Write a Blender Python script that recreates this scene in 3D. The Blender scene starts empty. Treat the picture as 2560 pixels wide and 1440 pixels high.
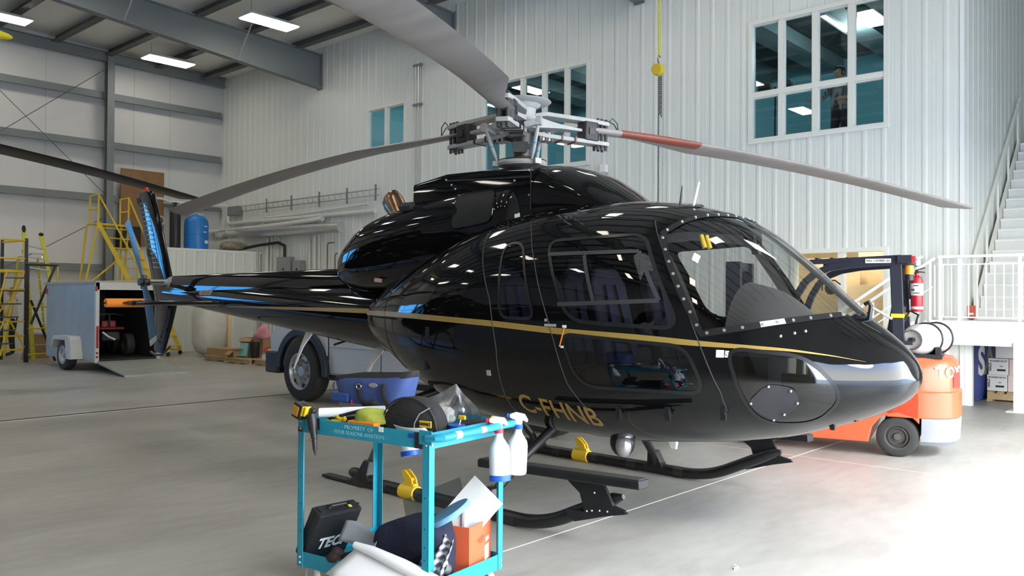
import bpy, bmesh, math, random
from mathutils import Vector, Matrix, Euler, Quaternion
PI = math.pi
R = math.radians
SC = bpy.context.scene
COL = SC.collection
random.seed(7)

# ------------------------------------------------------------ camera
def make_camera():
    yaw, pit, rol = R(48.15), R(0.65), R(0.345)
    fw = Vector((math.sin(yaw)*math.cos(pit), math.cos(yaw)*math.cos(pit), math.sin(pit)))
    rt = Vector((math.cos(yaw), -math.sin(yaw), 0)); up = rt.cross(fw)
    r2 = rt*math.cos(rol) + up*math.sin(rol); u2 = up*math.cos(rol) - rt*math.sin(rol)
    m = Matrix(((r2.x, u2.x, -fw.x, 0), (r2.y, u2.y, -fw.y, 0), (r2.z, u2.z, -fw.z, 1.58), (0, 0, 0, 1)))
    cd = bpy.data.cameras.new('camera'); cd.sensor_width = 36; cd.lens = 2110*36/2560
    cd.clip_start = 0.05; cd.clip_end = 300
    co = bpy.data.objects.new('camera', cd); COL.objects.link(co); co.matrix_world = m
    SC.camera = co
make_camera()

# ------------------------------------------------------------ sky, exposure
SKY = 15.0
def make_world():
    w = bpy.data.worlds.new('sky'); SC.world = w; w.use_nodes = True
    nt = w.node_tree; nt.nodes.clear()
    out = nt.nodes.new('ShaderNodeOutputWorld'); bg = nt.nodes.new('ShaderNodeBackground')
    tc = nt.nodes.new('ShaderNodeTexCoord'); sep = nt.nodes.new('ShaderNodeSeparateXYZ')
    cr = nt.nodes.new('ShaderNodeValToRGB')
    e = cr.color_ramp.elements
    e[0].position = 0.0; e[0].color = (1.0, 0.97, 0.92, 1)
    e[1].position = 0.75; e[1].color = (0.20, 0.48, 1.0, 1)
    k = e.new(0.30); k.color = (0.88, 0.93, 0.97, 1)
    nt.links.new(tc.outputs['Generated'], sep.inputs[0]); nt.links.new(sep.outputs['Z'], cr.inputs[0])
    nt.links.new(cr.outputs[0], bg.inputs[0]); bg.inputs[1].default_value = SKY
    nt.links.new(bg.outputs[0], out.inputs[0])
make_world()
def make_sun():
    l = bpy.data.lights.new('sun', 'SUN'); l.energy = 12.0; l.angle = R(24); l.color = (1.0, 0.96, 0.90)
    o = bpy.data.objects.new('sun', l); COL.objects.link(o)
    o.rotation_euler = Vector((0.10, 0.72, -0.69)).to_track_quat('-Z', 'Y').to_euler()
make_sun()
vs = SC.view_settings
vs.view_transform = 'Standard'; vs.look = 'None'; vs.gamma = 1.0; vs.exposure = -0.10
try: vs.use_curve_mapping = False
except Exception: pass
LAMP = 19.0          # strength of the ceiling fixtures

# ------------------------------------------------------------ materials
MATS = {}
def mat(name, col, rough=0.5, metal=0.0, var=0.06, scale=6.0, bump=0.0, bscale=40.0, coat=0.0, spec=0.5, stretch=None, rvar=0.0, emit=0.0, alpha=1.0, trans=0.0, ior=1.45):
    if name in MATS: return MATS[name]
    m = bpy.data.materials.new(name); m.use_nodes = True
    nt = m.node_tree; b = nt.nodes['Principled BSDF']; L = nt.links.new
    c = (col[0], col[1], col[2], 1)
    b.inputs['Roughness'].default_value = rough; b.inputs['Metallic'].default_value = metal
    b.inputs['Coat Weight'].default_value = coat; b.inputs['Coat Roughness'].default_value = 0.04
    b.inputs['Specular IOR Level'].default_value = spec; b.inputs['IOR'].default_value = ior
    b.inputs['Transmission Weight'].default_value = trans
    tc = nt.nodes.new('ShaderNodeTexCoord'); mp = nt.nodes.new('ShaderNodeMapping')
    L(tc.outputs['Object'], mp.inputs[0])
    if stretch: mp.inputs['Scale'].default_value = stretch
    if var > 0 or rvar > 0:
        n = nt.nodes.new('ShaderNodeTexNoise'); n.inputs['Scale'].default_value = scale; n.inputs['Detail'].default_value = 5
        L(mp.outputs[0], n.inputs['Vector'])
        mix = nt.nodes.new('ShaderNodeMix'); mix.data_type = 'RGBA'
        lo = tuple(max(0, x*(1-var*1.6)) for x in col) + (1,); hi = tuple(min(1, x*(1+var*1.2)) for x in col) + (1,)
        mix.inputs[6].default_value = lo; mix.inputs[7].default_value = hi
        L(n.outputs['Fac'], mix.inputs[0]); L(mix.outputs[2], b.inputs['Base Color'])
        if rvar > 0:
            mr = nt.nodes.new('ShaderNodeMapRange'); mr.inputs[3].default_value = max(0, rough-rvar); mr.inputs[4].default_value = min(1, rough+rvar)
            L(n.outputs['Fac'], mr.inputs[0]); L(mr.outputs[0], b.inputs['Roughness'])
    else: b.inputs['Base Color'].default_value = c
    if bump > 0:
        n2 = nt.nodes.new('ShaderNodeTexNoise'); n2.inputs['Scale'].default_value = bscale; n2.inputs['Detail'].default_value = 4
        L(mp.outputs[0], n2.inputs['Vector'])
        bp = nt.nodes.new('ShaderNodeBump'); bp.inputs['Strength'].default_value = bump; bp.inputs['Distance'].default_value = 0.01
        L(n2.outputs['Fac'], bp.inputs['Height']); L(bp.outputs[0], b.inputs['Normal'])
    if emit > 0:
        b.inputs['Emission Color'].default_value = c; b.inputs['Emission Strength'].default_value = emit
    MATS[name] = m
    return m

def glass_mat(name, tint=(0.9, 0.95, 0.95), ior=1.5, rough=0.0):
    if name in MATS: return MATS[name]
    m = bpy.data.materials.new(name); m.use_nodes = True
    nt = m.node_tree; nt.nodes.clear(); L = nt.links.new
    out = nt.nodes.new('ShaderNodeOutputMaterial'); mx = nt.nodes.new('ShaderNodeMixShader')
    tr = nt.nodes.new('ShaderNodeBsdfTransparent'); gl = nt.nodes.new('ShaderNodeBsdfGlossy'); lw = nt.nodes.new('ShaderNodeLayerWeight'); lw.inputs[0].default_value = 0.5; pw = nt.nodes.new('ShaderNodeMath'); pw.operation = 'POWER'; pw.inputs[1].default_value = 4.0; fr = nt.nodes.new('ShaderNodeMapRange'); L(lw.outputs['Facing'], pw.inputs[0]); L(pw.outputs[0], fr.inputs[0])
    tc = nt.nodes.new('ShaderNodeTexCoord'); n = nt.nodes.new('ShaderNodeTexNoise'); n.inputs['Scale'].default_value = 3
    mr = nt.nodes.new('ShaderNodeMix'); mr.data_type = 'RGBA'
    mr.inputs[6].default_value = tuple(x*0.97 for x in tint) + (1,); mr.inputs[7].default_value = tuple(tint) + (1,)
    L(tc.outputs['Object'], n.inputs['Vector']); L(n.outputs['Fac'], mr.inputs[0]); L(mr.outputs[2], tr.inputs[0])
    gl.inputs['Roughness'].default_value = rough; f0 = ((ior-1)/(ior+1))**2*1.7; fr.inputs[3].default_value = f0; fr.inputs[4].default_value = 0.95
    L(fr.outputs[0], mx.inputs[0]); L(tr.outputs[0], mx.inputs[1]); L(gl.outputs[0], mx.inputs[2]); L(mx.outputs[0], out.inputs[0])
    MATS[name] = m
    return m

# ------------------------------------------------------------ mesh builder
class MB:
    def __init__(s): s.v = []; s.f = []; s.M = Matrix.Identity(4)
    def tf(s, loc=(0, 0, 0), rot=(0, 0, 0), sc=(1, 1, 1)):
        s.M = Matrix.LocRotScale(Vector(loc), Euler(rot), Vector(sc)); return s
    def add(s, vs, fs):
        o = len(s.v); s.v += [tuple(s.M @ Vector(p)) for p in vs]; s.f += [tuple(i+o for i in f) for f in fs]; return s
    def box(s, c, d, rz=0.0, rot=None, taper=1.0):
        x, y, z = d[0]/2, d[1]/2, d[2]/2
        m = Euler(rot).to_matrix() if rot else Matrix.Rotation(rz, 3, 'Z')
        vs = []
        for k in (-1, 1):
            t = taper if k > 0 else 1.0
            for (i, j) in ((-1, -1), (1, -1), (1, 1), (-1, 1)):
                vs.append(Vector(c) + m @ Vector((i*x*t, j*y*t, k*z)))
        return s.add(vs, [(3, 2, 1, 0), (4, 5, 6, 7), (0, 1, 5, 4), (1, 2, 6, 5), (2, 3, 7, 6), (3, 0, 4, 7)])
    def bx(s, x0, x1, y0, y1, z0, z1): return s.box(((x0+x1)/2, (y0+y1)/2, (z0+z1)/2), (abs(x1-x0), abs(y1-y0), abs(z1-z0)))
    def beam(s, p, q, w, h, up=(0, 0, 1)):
        p, q = Vector(p), Vector(q); d = (q-p).normalized(); u = Vector(up)
        if abs(d.dot(u)) > 0.98: u = Vector((0, 1, 0))
        sd = d.cross(u).normalized(); u = sd.cross(d)
        vs = []
        for c in (p, q):
            for (i, j) in ((-1, -1), (1, -1), (1, 1), (-1, 1)): vs.append(c + sd*(i*w/2) + u*(j*h/2))
        return s.add(vs, [(3, 2, 1, 0), (4, 5, 6, 7), (0, 1, 5, 4), (1, 2, 6, 5), (2, 3, 7, 6), (3, 0, 4, 7)])
    def cyl(s, p, q, r0, r1=None, n=16, caps=True):
        r1 = r0 if r1 is None else r1
        return s.tube([p, q], [r0, r1], n, caps)
    def tube(s, path, r, n=8, caps=True, closed=False, flat=None):
        path = [Vector(p) for p in path]; k = len(path)
        rs = r if isinstance(r, (list, tuple)) else [r]*k
        vs = []; prev = None
        for i, p in enumerate(path):
            if closed: d = path[(i+1) % k] - path[i-1]
            else: d = path[min(i+1, k-1)] - path[max(i-1, 0)]
            if d.length < 1e-9: d = Vector((0, 0, 1))
            d.normalize()
            if prev is None:
                a = Vector((0, 0, 1)) if abs(d.z) < 0.9 else Vector((1, 0, 0))
                u = d.cross(a).normalized()
            else:
                u = prev - d*prev.dot(d); u.normalize()
            prev = u; w = d.cross(u)
            for j in range(n):
                t = 2*PI*(j+0.5)/n
                vs.append(p + u*(rs[i]*math.cos(t)) + w*(rs[i]*math.sin(t)*(flat or 1.0)))
        fs = []
        for i in range(k if closed else k-1):
            a, b = i*n, ((i+1) % k)*n
            for j in range(n): fs.append((a+j, a+(j+1) % n, b+(j+1) % n, b+j))
        if caps and not closed: fs += [tuple(range(n-1, -1, -1)), tuple(range((k-1)*n, k*n))]
        return s.add(vs, fs)
    def lathe(s, prof, n=24, o=(0, 0, 0), axis='Z', caps=True):
        o = Vector(o); vs = []
        for (r, h) in prof:
            for j in range(n):
                t = 2*PI*j/n; a, b = r*math.cos(t), r*math.sin(t)
                vs.append(o + Vector({'Z': (a, b, h), 'X': (h, a, b), 'Y': (b, h, a)}[axis]))
        fs = [(i*n+j, i*n+(j+1) % n, (i+1)*n+(j+1) % n, (i+1)*n+j) for i in range(len(prof)-1) for j in range(n)]
        if caps: fs += [tuple(range(n-1, -1, -1)), tuple(range((len(prof)-1)*n, len(prof)*n))]
        return s.add(vs, fs)
    def prism(s, poly, z0, z1, plane='XY'):
        f = {'XY': lambda a, b, c: (a, b, c), 'XZ': lambda a, b, c: (a, c, b), 'YZ': lambda a, b, c: (c, a, b)}[plane]
        n = len(poly)
        vs = [f(a, b, z0) for a, b in poly] + [f(a, b, z1) for a, b in poly]
        fs = [tuple(range(n-1, -1, -1)), tuple(range(n, 2*n))] + [(i, (i+1) % n, n+(i+1) % n, n+i) for i in range(n)]
        return s.add(vs, fs)
    def loft(s, rings, closed=True, caps=True):
        n = len(rings[0]); vs = [p for r in rings for p in r]; fs = []
        for i in range(len(rings)-1):
            for j in range(n if closed else n-1):
                fs.append((i*n+j, i*n+(j+1) % n, (i+1)*n+(j+1) % n, (i+1)*n+j))
        if caps and closed: fs += [tuple(range(n-1, -1, -1)), tuple(range((len(rings)-1)*n, len(rings)*n))]
        return s.add(vs, fs)
    def grid(s, fn, nu, nv):
        vs = [fn(i/nu, j/nv) for i in range(nu+1) for j in range(nv+1)]
        return s.add(vs, [(i*(nv+1)+j, (i+1)*(nv+1)+j, (i+1)*(nv+1)+j+1, i*(nv+1)+j+1) for i in range(nu) for j in range(nv)])
    def ball(s, c, r, n=12, sc=(1, 1, 1)):
        c = Vector(c); vs = []; m = n//2
        for i in range(m+1):
            a = PI*i/m - PI/2
            for j in range(n):
                t = 2*PI*j/n
                vs.append(c + Vector((r*sc[0]*math.cos(a)*math.cos(t), r*sc[1]*math.cos(a)*math.sin(t), r*sc[2]*math.sin(a))))
        return s.add(vs, [(i*n+j, i*n+(j+1) % n, (i+1)*n+(j+1) % n, (i+1)*n+j) for i in range(m) for j in range(n)])
    def build(s, name, material, parent=None, smooth=True, ang=35, bev=0.0, seg=2, sub=0, solid=0.0, fix=True, weld=False):
        me = bpy.data.meshes.new(name); me.from_pydata(s.v, [], s.f); me.validate()
        if fix:
            b = bmesh.new(); b.from_mesh(me); (bmesh.ops.remove_doubles(b, verts=b.verts, dist=1e-5) if weld else None)
            bmesh.ops.recalc_face_normals(b, faces=b.faces); b.to_mesh(me); b.free()
        if material: me.materials.append(material)
        if smooth:
            me.polygons.foreach_set('use_smooth', [True]*len(me.polygons))
            me.set_sharp_from_angle(angle=R(ang))
        o = bpy.data.objects.new(name, me); COL.objects.link(o)
        if parent is not None: o.parent = parent
        if solid:
            md = o.modifiers.new('solid', 'SOLIDIFY'); md.thickness = solid; md.offset = 0
        if bev > 0:
            md = o.modifiers.new('bevel', 'BEVEL'); md.width = bev; md.segments = seg; md.limit_method = 'ANGLE'; md.angle_limit = R(40); md.harden_normals = False
        if sub:
            md = o.modifiers.new('sub', 'SUBSURF'); md.levels = sub; md.render_levels = sub
        return o

def tag(o, label, cat, group=None, kind=None):
    if label: o['label'] = label
    if cat: o['category'] = cat
    if group: o['group'] = group
    if kind: o['kind'] = kind
    return o
def struct(o, label=None):
    o['kind'] = 'structure'
    if label: o['label'] = label
    return o
def stuff(o): o['kind'] = 'stuff'; return o
def thing(name, label, cat, loc=(0, 0, 0), rz=0.0, group=None, rot=None):
    o = bpy.data.objects.new(name, None); COL.objects.link(o); o.empty_display_size = 0.2
    o.location = loc; o.rotation_euler = rot if rot else (0, 0, rz)
    return tag(o, label, cat, group)
def copy_tree(o, parent=None):
    c = o.copy(); COL.objects.link(c); c.parent = parent
    if parent is None: pass
    for ch in list(o.children): copy_tree(ch, c)
    return c
def place(o, loc, rz=None, label=None):
    o.location = loc
    if rz is not None: o.rotation_euler = (0, 0, rz)
    if label: o['label'] = label
    return o
def text_mesh(txt, size, material, name='lettering', parent=None, loc=(0, 0, 0), rot=(0, 0, 0), ext=0.001, align='CENTER', sx=1.0, mapf=None, bold=0.0, shear=0.0):
    cu = bpy.data.curves.new(name, 'FONT'); cu.body = txt; cu.size = size; cu.extrude = ext; cu.align_x = align; cu.align_y = 'CENTER'; cu.offset = bold; cu.shear = shear
    cu.resolution_u = 5
    t = bpy.data.objects.new(name+'_tmp', cu); COL.objects.link(t)
    dg = bpy.context.evaluated_depsgraph_get(); me = bpy.data.meshes.new_from_object(t.evaluated_get(dg))
    bpy.data.objects.remove(t); bpy.data.curves.remove(cu)
    me.name = name
    if mapf:
        b = bmesh.new(); b.from_mesh(me); bmesh.ops.triangulate(b, faces=b.faces)
        for _ in range(3):
            lim = size*0.12; ed = [e for e in b.edges if e.calc_length() > lim]
            if not ed: break
            bmesh.ops.subdivide_edges(b, edges=ed, cuts=1); bmesh.ops.triangulate(b, faces=b.faces)
        b.to_mesh(me); b.free()
    for v in me.vertices:
        v.co.x *= sx
        if mapf: v.co = Vector(mapf(v.co))
    me.materials.clear(); me.materials.append(material)
    o = bpy.data.objects.new(name, me); COL.objects.link(o)
    if not mapf: o.location = loc; o.rotation_euler = rot
    if parent is not None: o.parent = parent
    return o
def smooth_interp(xs, ys):
    # monotone-ish cubic (Catmull-Rom / finite difference) interpolation
    n = len(xs); m = []
    for i in range(n):
        if i == 0: m.append((ys[1]-ys[0])/(xs[1]-xs[0]))
        elif i == n-1: m.append((ys[-1]-ys[-2])/(xs[-1]-xs[-2]))
        else:
            a = (ys[i]-ys[i-1])/(xs[i]-xs[i-1]); b = (ys[i+1]-ys[i])/(xs[i+1]-xs[i])
            m.append(0 if a*b <= 0 else 2*a*b/(a+b))
    def f(x):
        if x <= xs[0]: return ys[0]
        if x >= xs[-1]: return ys[-1]
        lo = 0
        while xs[lo+1] < x: lo += 1
        h = xs[lo+1]-xs[lo]; t = (x-xs[lo])/h
        return ((2*t**3-3*t*t+1)*ys[lo] + (t**3-2*t*t+t)*h*m[lo] + (-2*t**3+3*t*t)*ys[lo+1] + (t**3-t*t)*h*m[lo+1])
    return f
def rrect(w, h, r, n=5, cx=0, cy=0):
    out = []
    for (sx, sy, a0) in ((1, 1, 0), (-1, 1, PI/2), (-1, -1, PI), (1, -1, 1.5*PI)):
        for k in range(n+1):
            a = a0 + PI/2*k/n
            out.append((cx+sx*(w/2-r)+r*math.cos(a), cy+sy*(h/2-r)+r*math.sin(a)))
    return out
def inpoly(x, y, P):
    c = False; n = len(P); j = n-1
    for i in range(n):
        if (P[i][1] > y) != (P[j][1] > y) and x < (P[j][0]-P[i][0])*(y-P[i][1])/(P[j][1]-P[i][1])+P[i][0]: c = not c
        j = i
    return c
def round_poly(P, r, n=6):
    out = []; k = len(P)
    for i in range(k):
        p, a, b = Vector(P[i]), Vector(P[i-1]), Vector(P[(i+1) % k])
        d1 = (a-p); d2 = (b-p); rr = min(r if not isinstance(r, (list, tuple)) else r[i], d1.length*0.49, d2.length*0.49)
        q1 = p+d1.normalized()*rr; q2 = p+d2.normalized()*rr
        for t in range(n+1):
            u = t/n; out.append(tuple(q1*(1-u)**2 + p*2*u*(1-u) + q2*u*u))
    return out
# ============================================================ THE HANGAR
XW, YB, XL, YF = 14.0, 25.25, -9.0, -1.6
def ceil_z(x): return 8.57 + 0.045*(14-x) if x > 2.5 else 8.57+0.045*11.5 - 0.045*(2.5-x)

def floor_mat():
    m = bpy.data.materials.new('polished_concrete'); m.use_nodes = True
    nt = m.node_tree; b = nt.nodes['Principled BSDF']; L = nt.links.new
    tc = nt.nodes.new('ShaderNodeTexCoord'); mp = nt.nodes.new('ShaderNodeMapping'); mp.inputs['Scale'].default_value = (0.6, 1.5, 1); mp.inputs['Rotation'].default_value = (0, 0, 0.6)
    L(tc.outputs['Object'], mp.inputs[0])
    n1 = nt.nodes.new('ShaderNodeTexNoise'); n1.inputs['Scale'].default_value = 0.9; n1.inputs['Detail'].default_value = 7; n1.inputs['Distortion'].default_value = 0.6
    n2 = nt.nodes.new('ShaderNodeTexNoise'); n2.inputs['Scale'].default_value = 7; n2.inputs['Detail'].default_value = 6
    L(mp.outputs[0], n1.inputs['Vector']); L(mp.outputs[0], n2.inputs['Vector'])
    mx = nt.nodes.new('ShaderNodeMix'); mx.data_type = 'FLOAT'; mx.inputs[0].default_value = 0.35
    L(n1.outputs['Fac'], mx.inputs[2]); L(n2.outputs['Fac'], mx.inputs[3])
    cr = nt.nodes.new('ShaderNodeValToRGB'); e = cr.color_ramp.elements
    e[0].position = 0.33; e[0].color = (0.275, 0.262, 0.23, 1); e[1].position = 0.66; e[1].color = (0.40, 0.383, 0.345, 1)
    k = e.new(0.5); k.color = (0.345, 0.33, 0.295, 1)
    L(mx.outputs[0], cr.inputs[0]); L(cr.outputs[0], b.inputs['Base Color'])
    mr = nt.nodes.new('ShaderNodeMapRange'); mr.inputs[3].default_value = 0.36; mr.inputs[4].default_value = 0.5
    L(n1.outputs['Fac'], mr.inputs[0]); L(mr.outputs[0], b.inputs['Roughness'])
    b.inputs['Specular IOR Level'].default_value = 0.4
    return m

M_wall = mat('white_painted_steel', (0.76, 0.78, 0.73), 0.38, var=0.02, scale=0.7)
M_vinyl = mat('white_vinyl_insulation', (0.66, 0.64, 0.61), 0.32, var=0.03, scale=0.5, bump=0.6, bscale=1.6, stretch=(3.0, 3.0, 0.35))
M_ceil = mat('ceiling_insulation', (0.84, 0.82, 0.74), 0.5, var=0.05, scale=0.8, bump=0.4, bscale=1.2)
M_steel = mat('grey_primer_steel', (0.20, 0.215, 0.215), 0.5, var=0.06, scale=2)
M_steel_d = mat('dark_primer_steel', (0.115, 0.115, 0.11), 0.55, var=0.1, scale=2)
M_white = mat('white_paint', (0.85, 0.86, 0.83), 0.4, var=0.02)
M_trim = mat('cream_window_trim', (0.80, 0.80, 0.73), 0.4, var=0.02)
M_black = mat('black_rubber', (0.015, 0.015, 0.016), 0.6, var=0.2)
M_bplastic = mat('black_plastic', (0.02, 0.02, 0.022), 0.4, var=0.15)
M_teal_room = mat('teal_room_paint', (0.17, 0.46, 0.54), 0.6, var=0.06, scale=1)
M_room_grey = mat('grey_room_paint', (0.17, 0.24, 0.25), 0.7, var=0.08, scale=1)
M_ply = mat('plywood', (0.75, 0.58, 0.35), 0.6, var=0.12, scale=2.5, stretch=(1, 1, 6))
M_wood_brown = mat('brown_plywood', (0.26, 0.135, 0.055), 0.6, var=0.18, scale=3)
M_card = mat('cardboard', (0.42, 0.27, 0.14), 0.8, var=0.12, scale=4)
M_pallet = mat('pallet_wood', (0.50, 0.37, 0.20), 0.75, var=0.2, scale=5, stretch=(1, 6, 6))
M_glass = glass_mat('window_glass', (0.86, 0.93, 0.94), 1.45)
M_lamp = mat('lamp_diffuser', (1.0, 0.95, 0.84), 0.4, var=0, emit=LAMP)
M_galv = mat('galvanised_steel', (0.55, 0.56, 0.55), 0.35, 0.9, var=0.1, scale=8)
M_alu = mat('aluminium', (0.62, 0.63, 0.63), 0.3, 0.9, var=0.05)
M_chrome = mat('chrome', (0.8, 0.8, 0.8), 0.12, 1.0, var=0.02)

fl = MB().bx(XL-0.5, 19.6, YF, YB+0.5, -0.3, 0).build('floor', floor_mat(), smooth=False); struct(fl)
ap = MB().bx(-70, 90, -90, YF, -0.32, -0.02).bx(-70, 90, YB+0.5, 110, -0.32, -0.05).bx(-70, XL-0.5, YF, YB+0.5, -0.32, -0.05).build('floor_apron', mat('apron_concrete', (0.55, 0.54, 0.51), 0.8, var=0.1, scale=0.4), smooth=False); struct(ap, 'pale concrete apron outside the open hangar door')
# joints cut in the slab
dr = MB()
dr.bx(XL, XW, 11.69, 11.715, 0, 0.004); dr.bx(XL, XW, 11.825, 11.85, 0, 0.004)
dr.build('floor_drain_edge', mat('pale_drain_edge', (0.48, 0.45, 0.38), 0.5), fl, smooth=False)
d2 = MB().bx(XL, XW, 11.715, 11.825, 0, 0.003).build('floor_drain_grate', mat('drain_grate', (0.05, 0.045, 0.04), 0.7, var=0.5, scale=60), fl, smooth=False)
M_joint = mat('pale_joint_sealant', (0.62, 0.60, 0.55), 0.6)
MB().bx(1.0, XW, 3.545, 3.555, 0, 0.002).build('floor_joint', M_joint, fl, smooth=False)
MB().bx(8.28, 8.287, -1.0, 11.7, 0, 0.002).build('floor_joint', M_joint, fl, smooth=False)
MB().bx(1.0, XW, -0.6, -0.592, 0, 0.002).build('floor_joint', M_joint, fl, smooth=False)

# ---- ribbed sheet walls: every sheet is its own piece
def rib_pts(a, b, pitch=0.305, off=0.0):
    pts = {a: None, b: None}
    k = math.floor((a-off)/pitch) - 1
    out = []
    while True:
        c = off + k*pitch
        if c > b + pitch: break
        for d, h in ((-0.05, 0), (-0.02, 0.011), (0.02, 0.011), (0.05, 0), (0.10, 0), (0.115, 0.002), (0.13, 0.002), (0.145, 0), (0.16, 0), (0.175, 0.002), (0.19, 0.002), (0.205, 0)):
            out.append((c+d, h))
        k += 1
    def hgt(x):
        for (x0, h0), (x1, h1) in zip(out, out[1:]):
            if x0 <= x <= x1: return h0 + (h1-h0)*(x-x0)/(x1-x0)
        return 0
    res = [(a, hgt(a))] + [(x, h) for x, h in out if a < x < b] + [(b, hgt(b))]
    return res
def sheet_wall(parent, org, du, n, u0, u1, z0f, z1f, holes=(), width=0.915, m=M_wall):
    # org + du*u + n*height ; holes in (u0,u1,z0,z1)
    cuts = set([u0, u1])
    for h in holes: cuts.update((h[0], h[1]))
    cuts = sorted(c for c in cuts if u0 <= c <= u1)
    org, du, n = Vector(org), Vector(du), Vector(n)
    for a, b in zip(cuts, cuts[1:]):
        k = max(1, round((b-a)/width))
        for i in range(k):
            s0, s1 = a+(b-a)*i/k, a+(b-a)*(i+1)/k
            mid = (s0+s1)/2
            spans = [(z0f, None)]
            zs = sorted([(h[2], h[3]) for h in holes if h[0] <= mid <= h[1]])
            bands = []; cur = z0f
            for (ha, hb) in zs:
                if ha > cur: bands.append((cur, ha))
                cur = hb
            bands.append((cur, None))
            for (za, zb) in bands:
                mb = MB(); pts = rib_pts(s0, s1)
                vs = []; fs = []
                for (u, h) in pts:
                    p = org + du*u + n*h
                    vs.append((p.x, p.y, za)); vs.append((p.x, p.y, zb if zb is not None else z1f(u)))
                for q in range(len(pts)-1): fs.append((2*q, 2*q+2, 2*q+3, 2*q+1))
                mb.add(vs, fs).build('panel', m, parent, smooth=False, fix=False)

wr = MB().bx(XW+0.06, XW+0.10, 3.43, YB, 8.5, 8.57).build('wall_right', M_white, smooth=False); struct(wr)
WIN = [(4.49, 6.89, 4.33, 6.52), (10.41, 13.50, 4.33, 6.51), (16.14, 17.72, 5.40, 6.54), (4.50, 6.10, 0.0, 2.43)]
sheet_wall(wr, (XW, 0, 0), (0, 1, 0), (-1, 0, 0), 3.43, YB, 0.0, lambda u: 8.57, WIN)
# windows of the upper room
def window(name, y0, y1, z0, z1, ncol, zbar, x=XW):
    w = MB(); f = 0.075
    w.bx(x-0.035, x+0.10, y0, y1, z0, z0+f); w.bx(x-0.035, x+0.10, y0, y1, z1-f, z1)
    w.bx(x-0.035, x+0.10, y0, y0+f, z0+f, z1-f); w.bx(x-0.035, x+0.10, y1-f, y1, z0+f, z1-f)
    root = w.build(name, M_trim, smooth=False); struct(root)
    for k in range(1, ncol):
        yy = y0+(y1-y0)*k/ncol
        MB().bx(x-0.02, x+0.09, yy-0.045, yy+0.045, z0+f, z1-f).build('mullion', M_trim, root, smooth=False)
    rows = [(z0+f, z1-f)]
    if zbar:
        MB().bx(x-0.025, x+0.085, y0+f, y1-f, zbar-0.04, zbar+0.04).build('transom', M_trim, root, smooth=False)
        rows = [(z0+f, zbar-0.04), (zbar+0.04, z1-f)]
    for k in range(ncol):
        ya, yb = y0+(y1-y0)*k/ncol, y0+(y1-y0)*(k+1)/ncol
        for (za, zb) in rows:
            MB().bx(x+0.045, x+0.051, ya+0.045, yb-0.045, za, zb).build('pane', M_glass, root, smooth=False)
            g = MB()
            for (c0, c1, d0, d1) in ((ya+0.04, yb-0.04, za, za+0.025), (ya+0.04, yb-0.04, zb-0.025, zb), (ya+0.04, ya+0.065, za+0.025, zb-0.025), (yb-0.065, yb-0.04, za+0.025, zb-0.025)):
                g.bx(x+0.01, x+0.06, c0, c1, d0, d1)
            g.build('sash', M_trim, root, smooth=False)
    return root
window('window_1', *WIN[0], 4, 5.19)
window('window_2', *WIN[1], 5, 5.19)
window('window_3', *WIN[2], 2, None)
# the room behind those windows
rm = MB().bx(XW+0.1, 20, 3.5, 19, 3.9, 4.05).build('floor_upper_room', M_room_grey, smooth=False); struct(rm, 'floor of the upper room behind the windows')
rw = MB().bx(19.9, 20, 3.5, 19, 4.05, 7.4).bx(XW+0.1, 20, 18.9, 19, 4.05, 7.4).bx(XW+0.1, 20, 3.45, 3.5, 4.05, 7.4).build('wall_upper_room', M_teal_room, smooth=False); struct(rw, 'teal wall of the upper room')
rc = MB().bx(XW+0.1, 20, 3.5, 19, 7.3, 7.4).build('ceiling_upper_room', M_room_grey, smooth=False); struct(rc, 'grey open ceiling of the upper room')
for k in range(9):
    MB().bx(XW+0.2, 19.9, 4.2+1.6*k, 4.75+1.6*k, 6.95, 7.28).build('ceiling_joist', M_room_grey, rc, smooth=False)
for k in range(8):
    MB().bx(XW+0.25, 19.8, 4.85+1.6*k, 5.7+1.6*k, 7.2, 7.28).build('dark_ceiling_bay', mat('dark_ceiling_bay', (0.03, 0.04, 0.045), 0.8), rc, smooth=False)
for k, (x, y) in enumerate(((16.2, 6.2), (17.6, 11.5), (16.6, 16))):
    t = thing('ceiling_strip_light', ['slim strip light hanging in the upper room behind the four-column window', 'slim strip light hanging in the upper room behind the five-column window', 'slim strip light hanging in the upper room behind the small two-pane window'][k], 'light', (x, y, 6.9), group='strip lights of the upper room')
    MB().bx(-0.6, 0.6, -0.06, 0.06, 0.0, 0.06).build('housing', M_white, t, smooth=False)
    MB().cyl((-0.58, 0, -0.015), (0.58, 0, -0.015), 0.02, n=10).build('tube', mat('strip_tube', (0.8, 1, 1), 0.4, var=0, emit=LAMP*1.2), t)
for k, (x, y) in enumerate(((16.8, 6.0), (17.2, 11.8), (16.6, 16.6))):  # bare point lights added to brighten the upper room beyond its strip lights
    ul = bpy.data.lights.new('upper_room_fill', 'POINT'); ul.energy = 75; ul.color = (0.9, 1.0, 1.0); ul.shadow_soft_size = 0.3
    uo = bpy.data.objects.new('upper_room_fill', ul); COL.objects.link(uo); uo.location = (x, y, 6.7)
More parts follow.
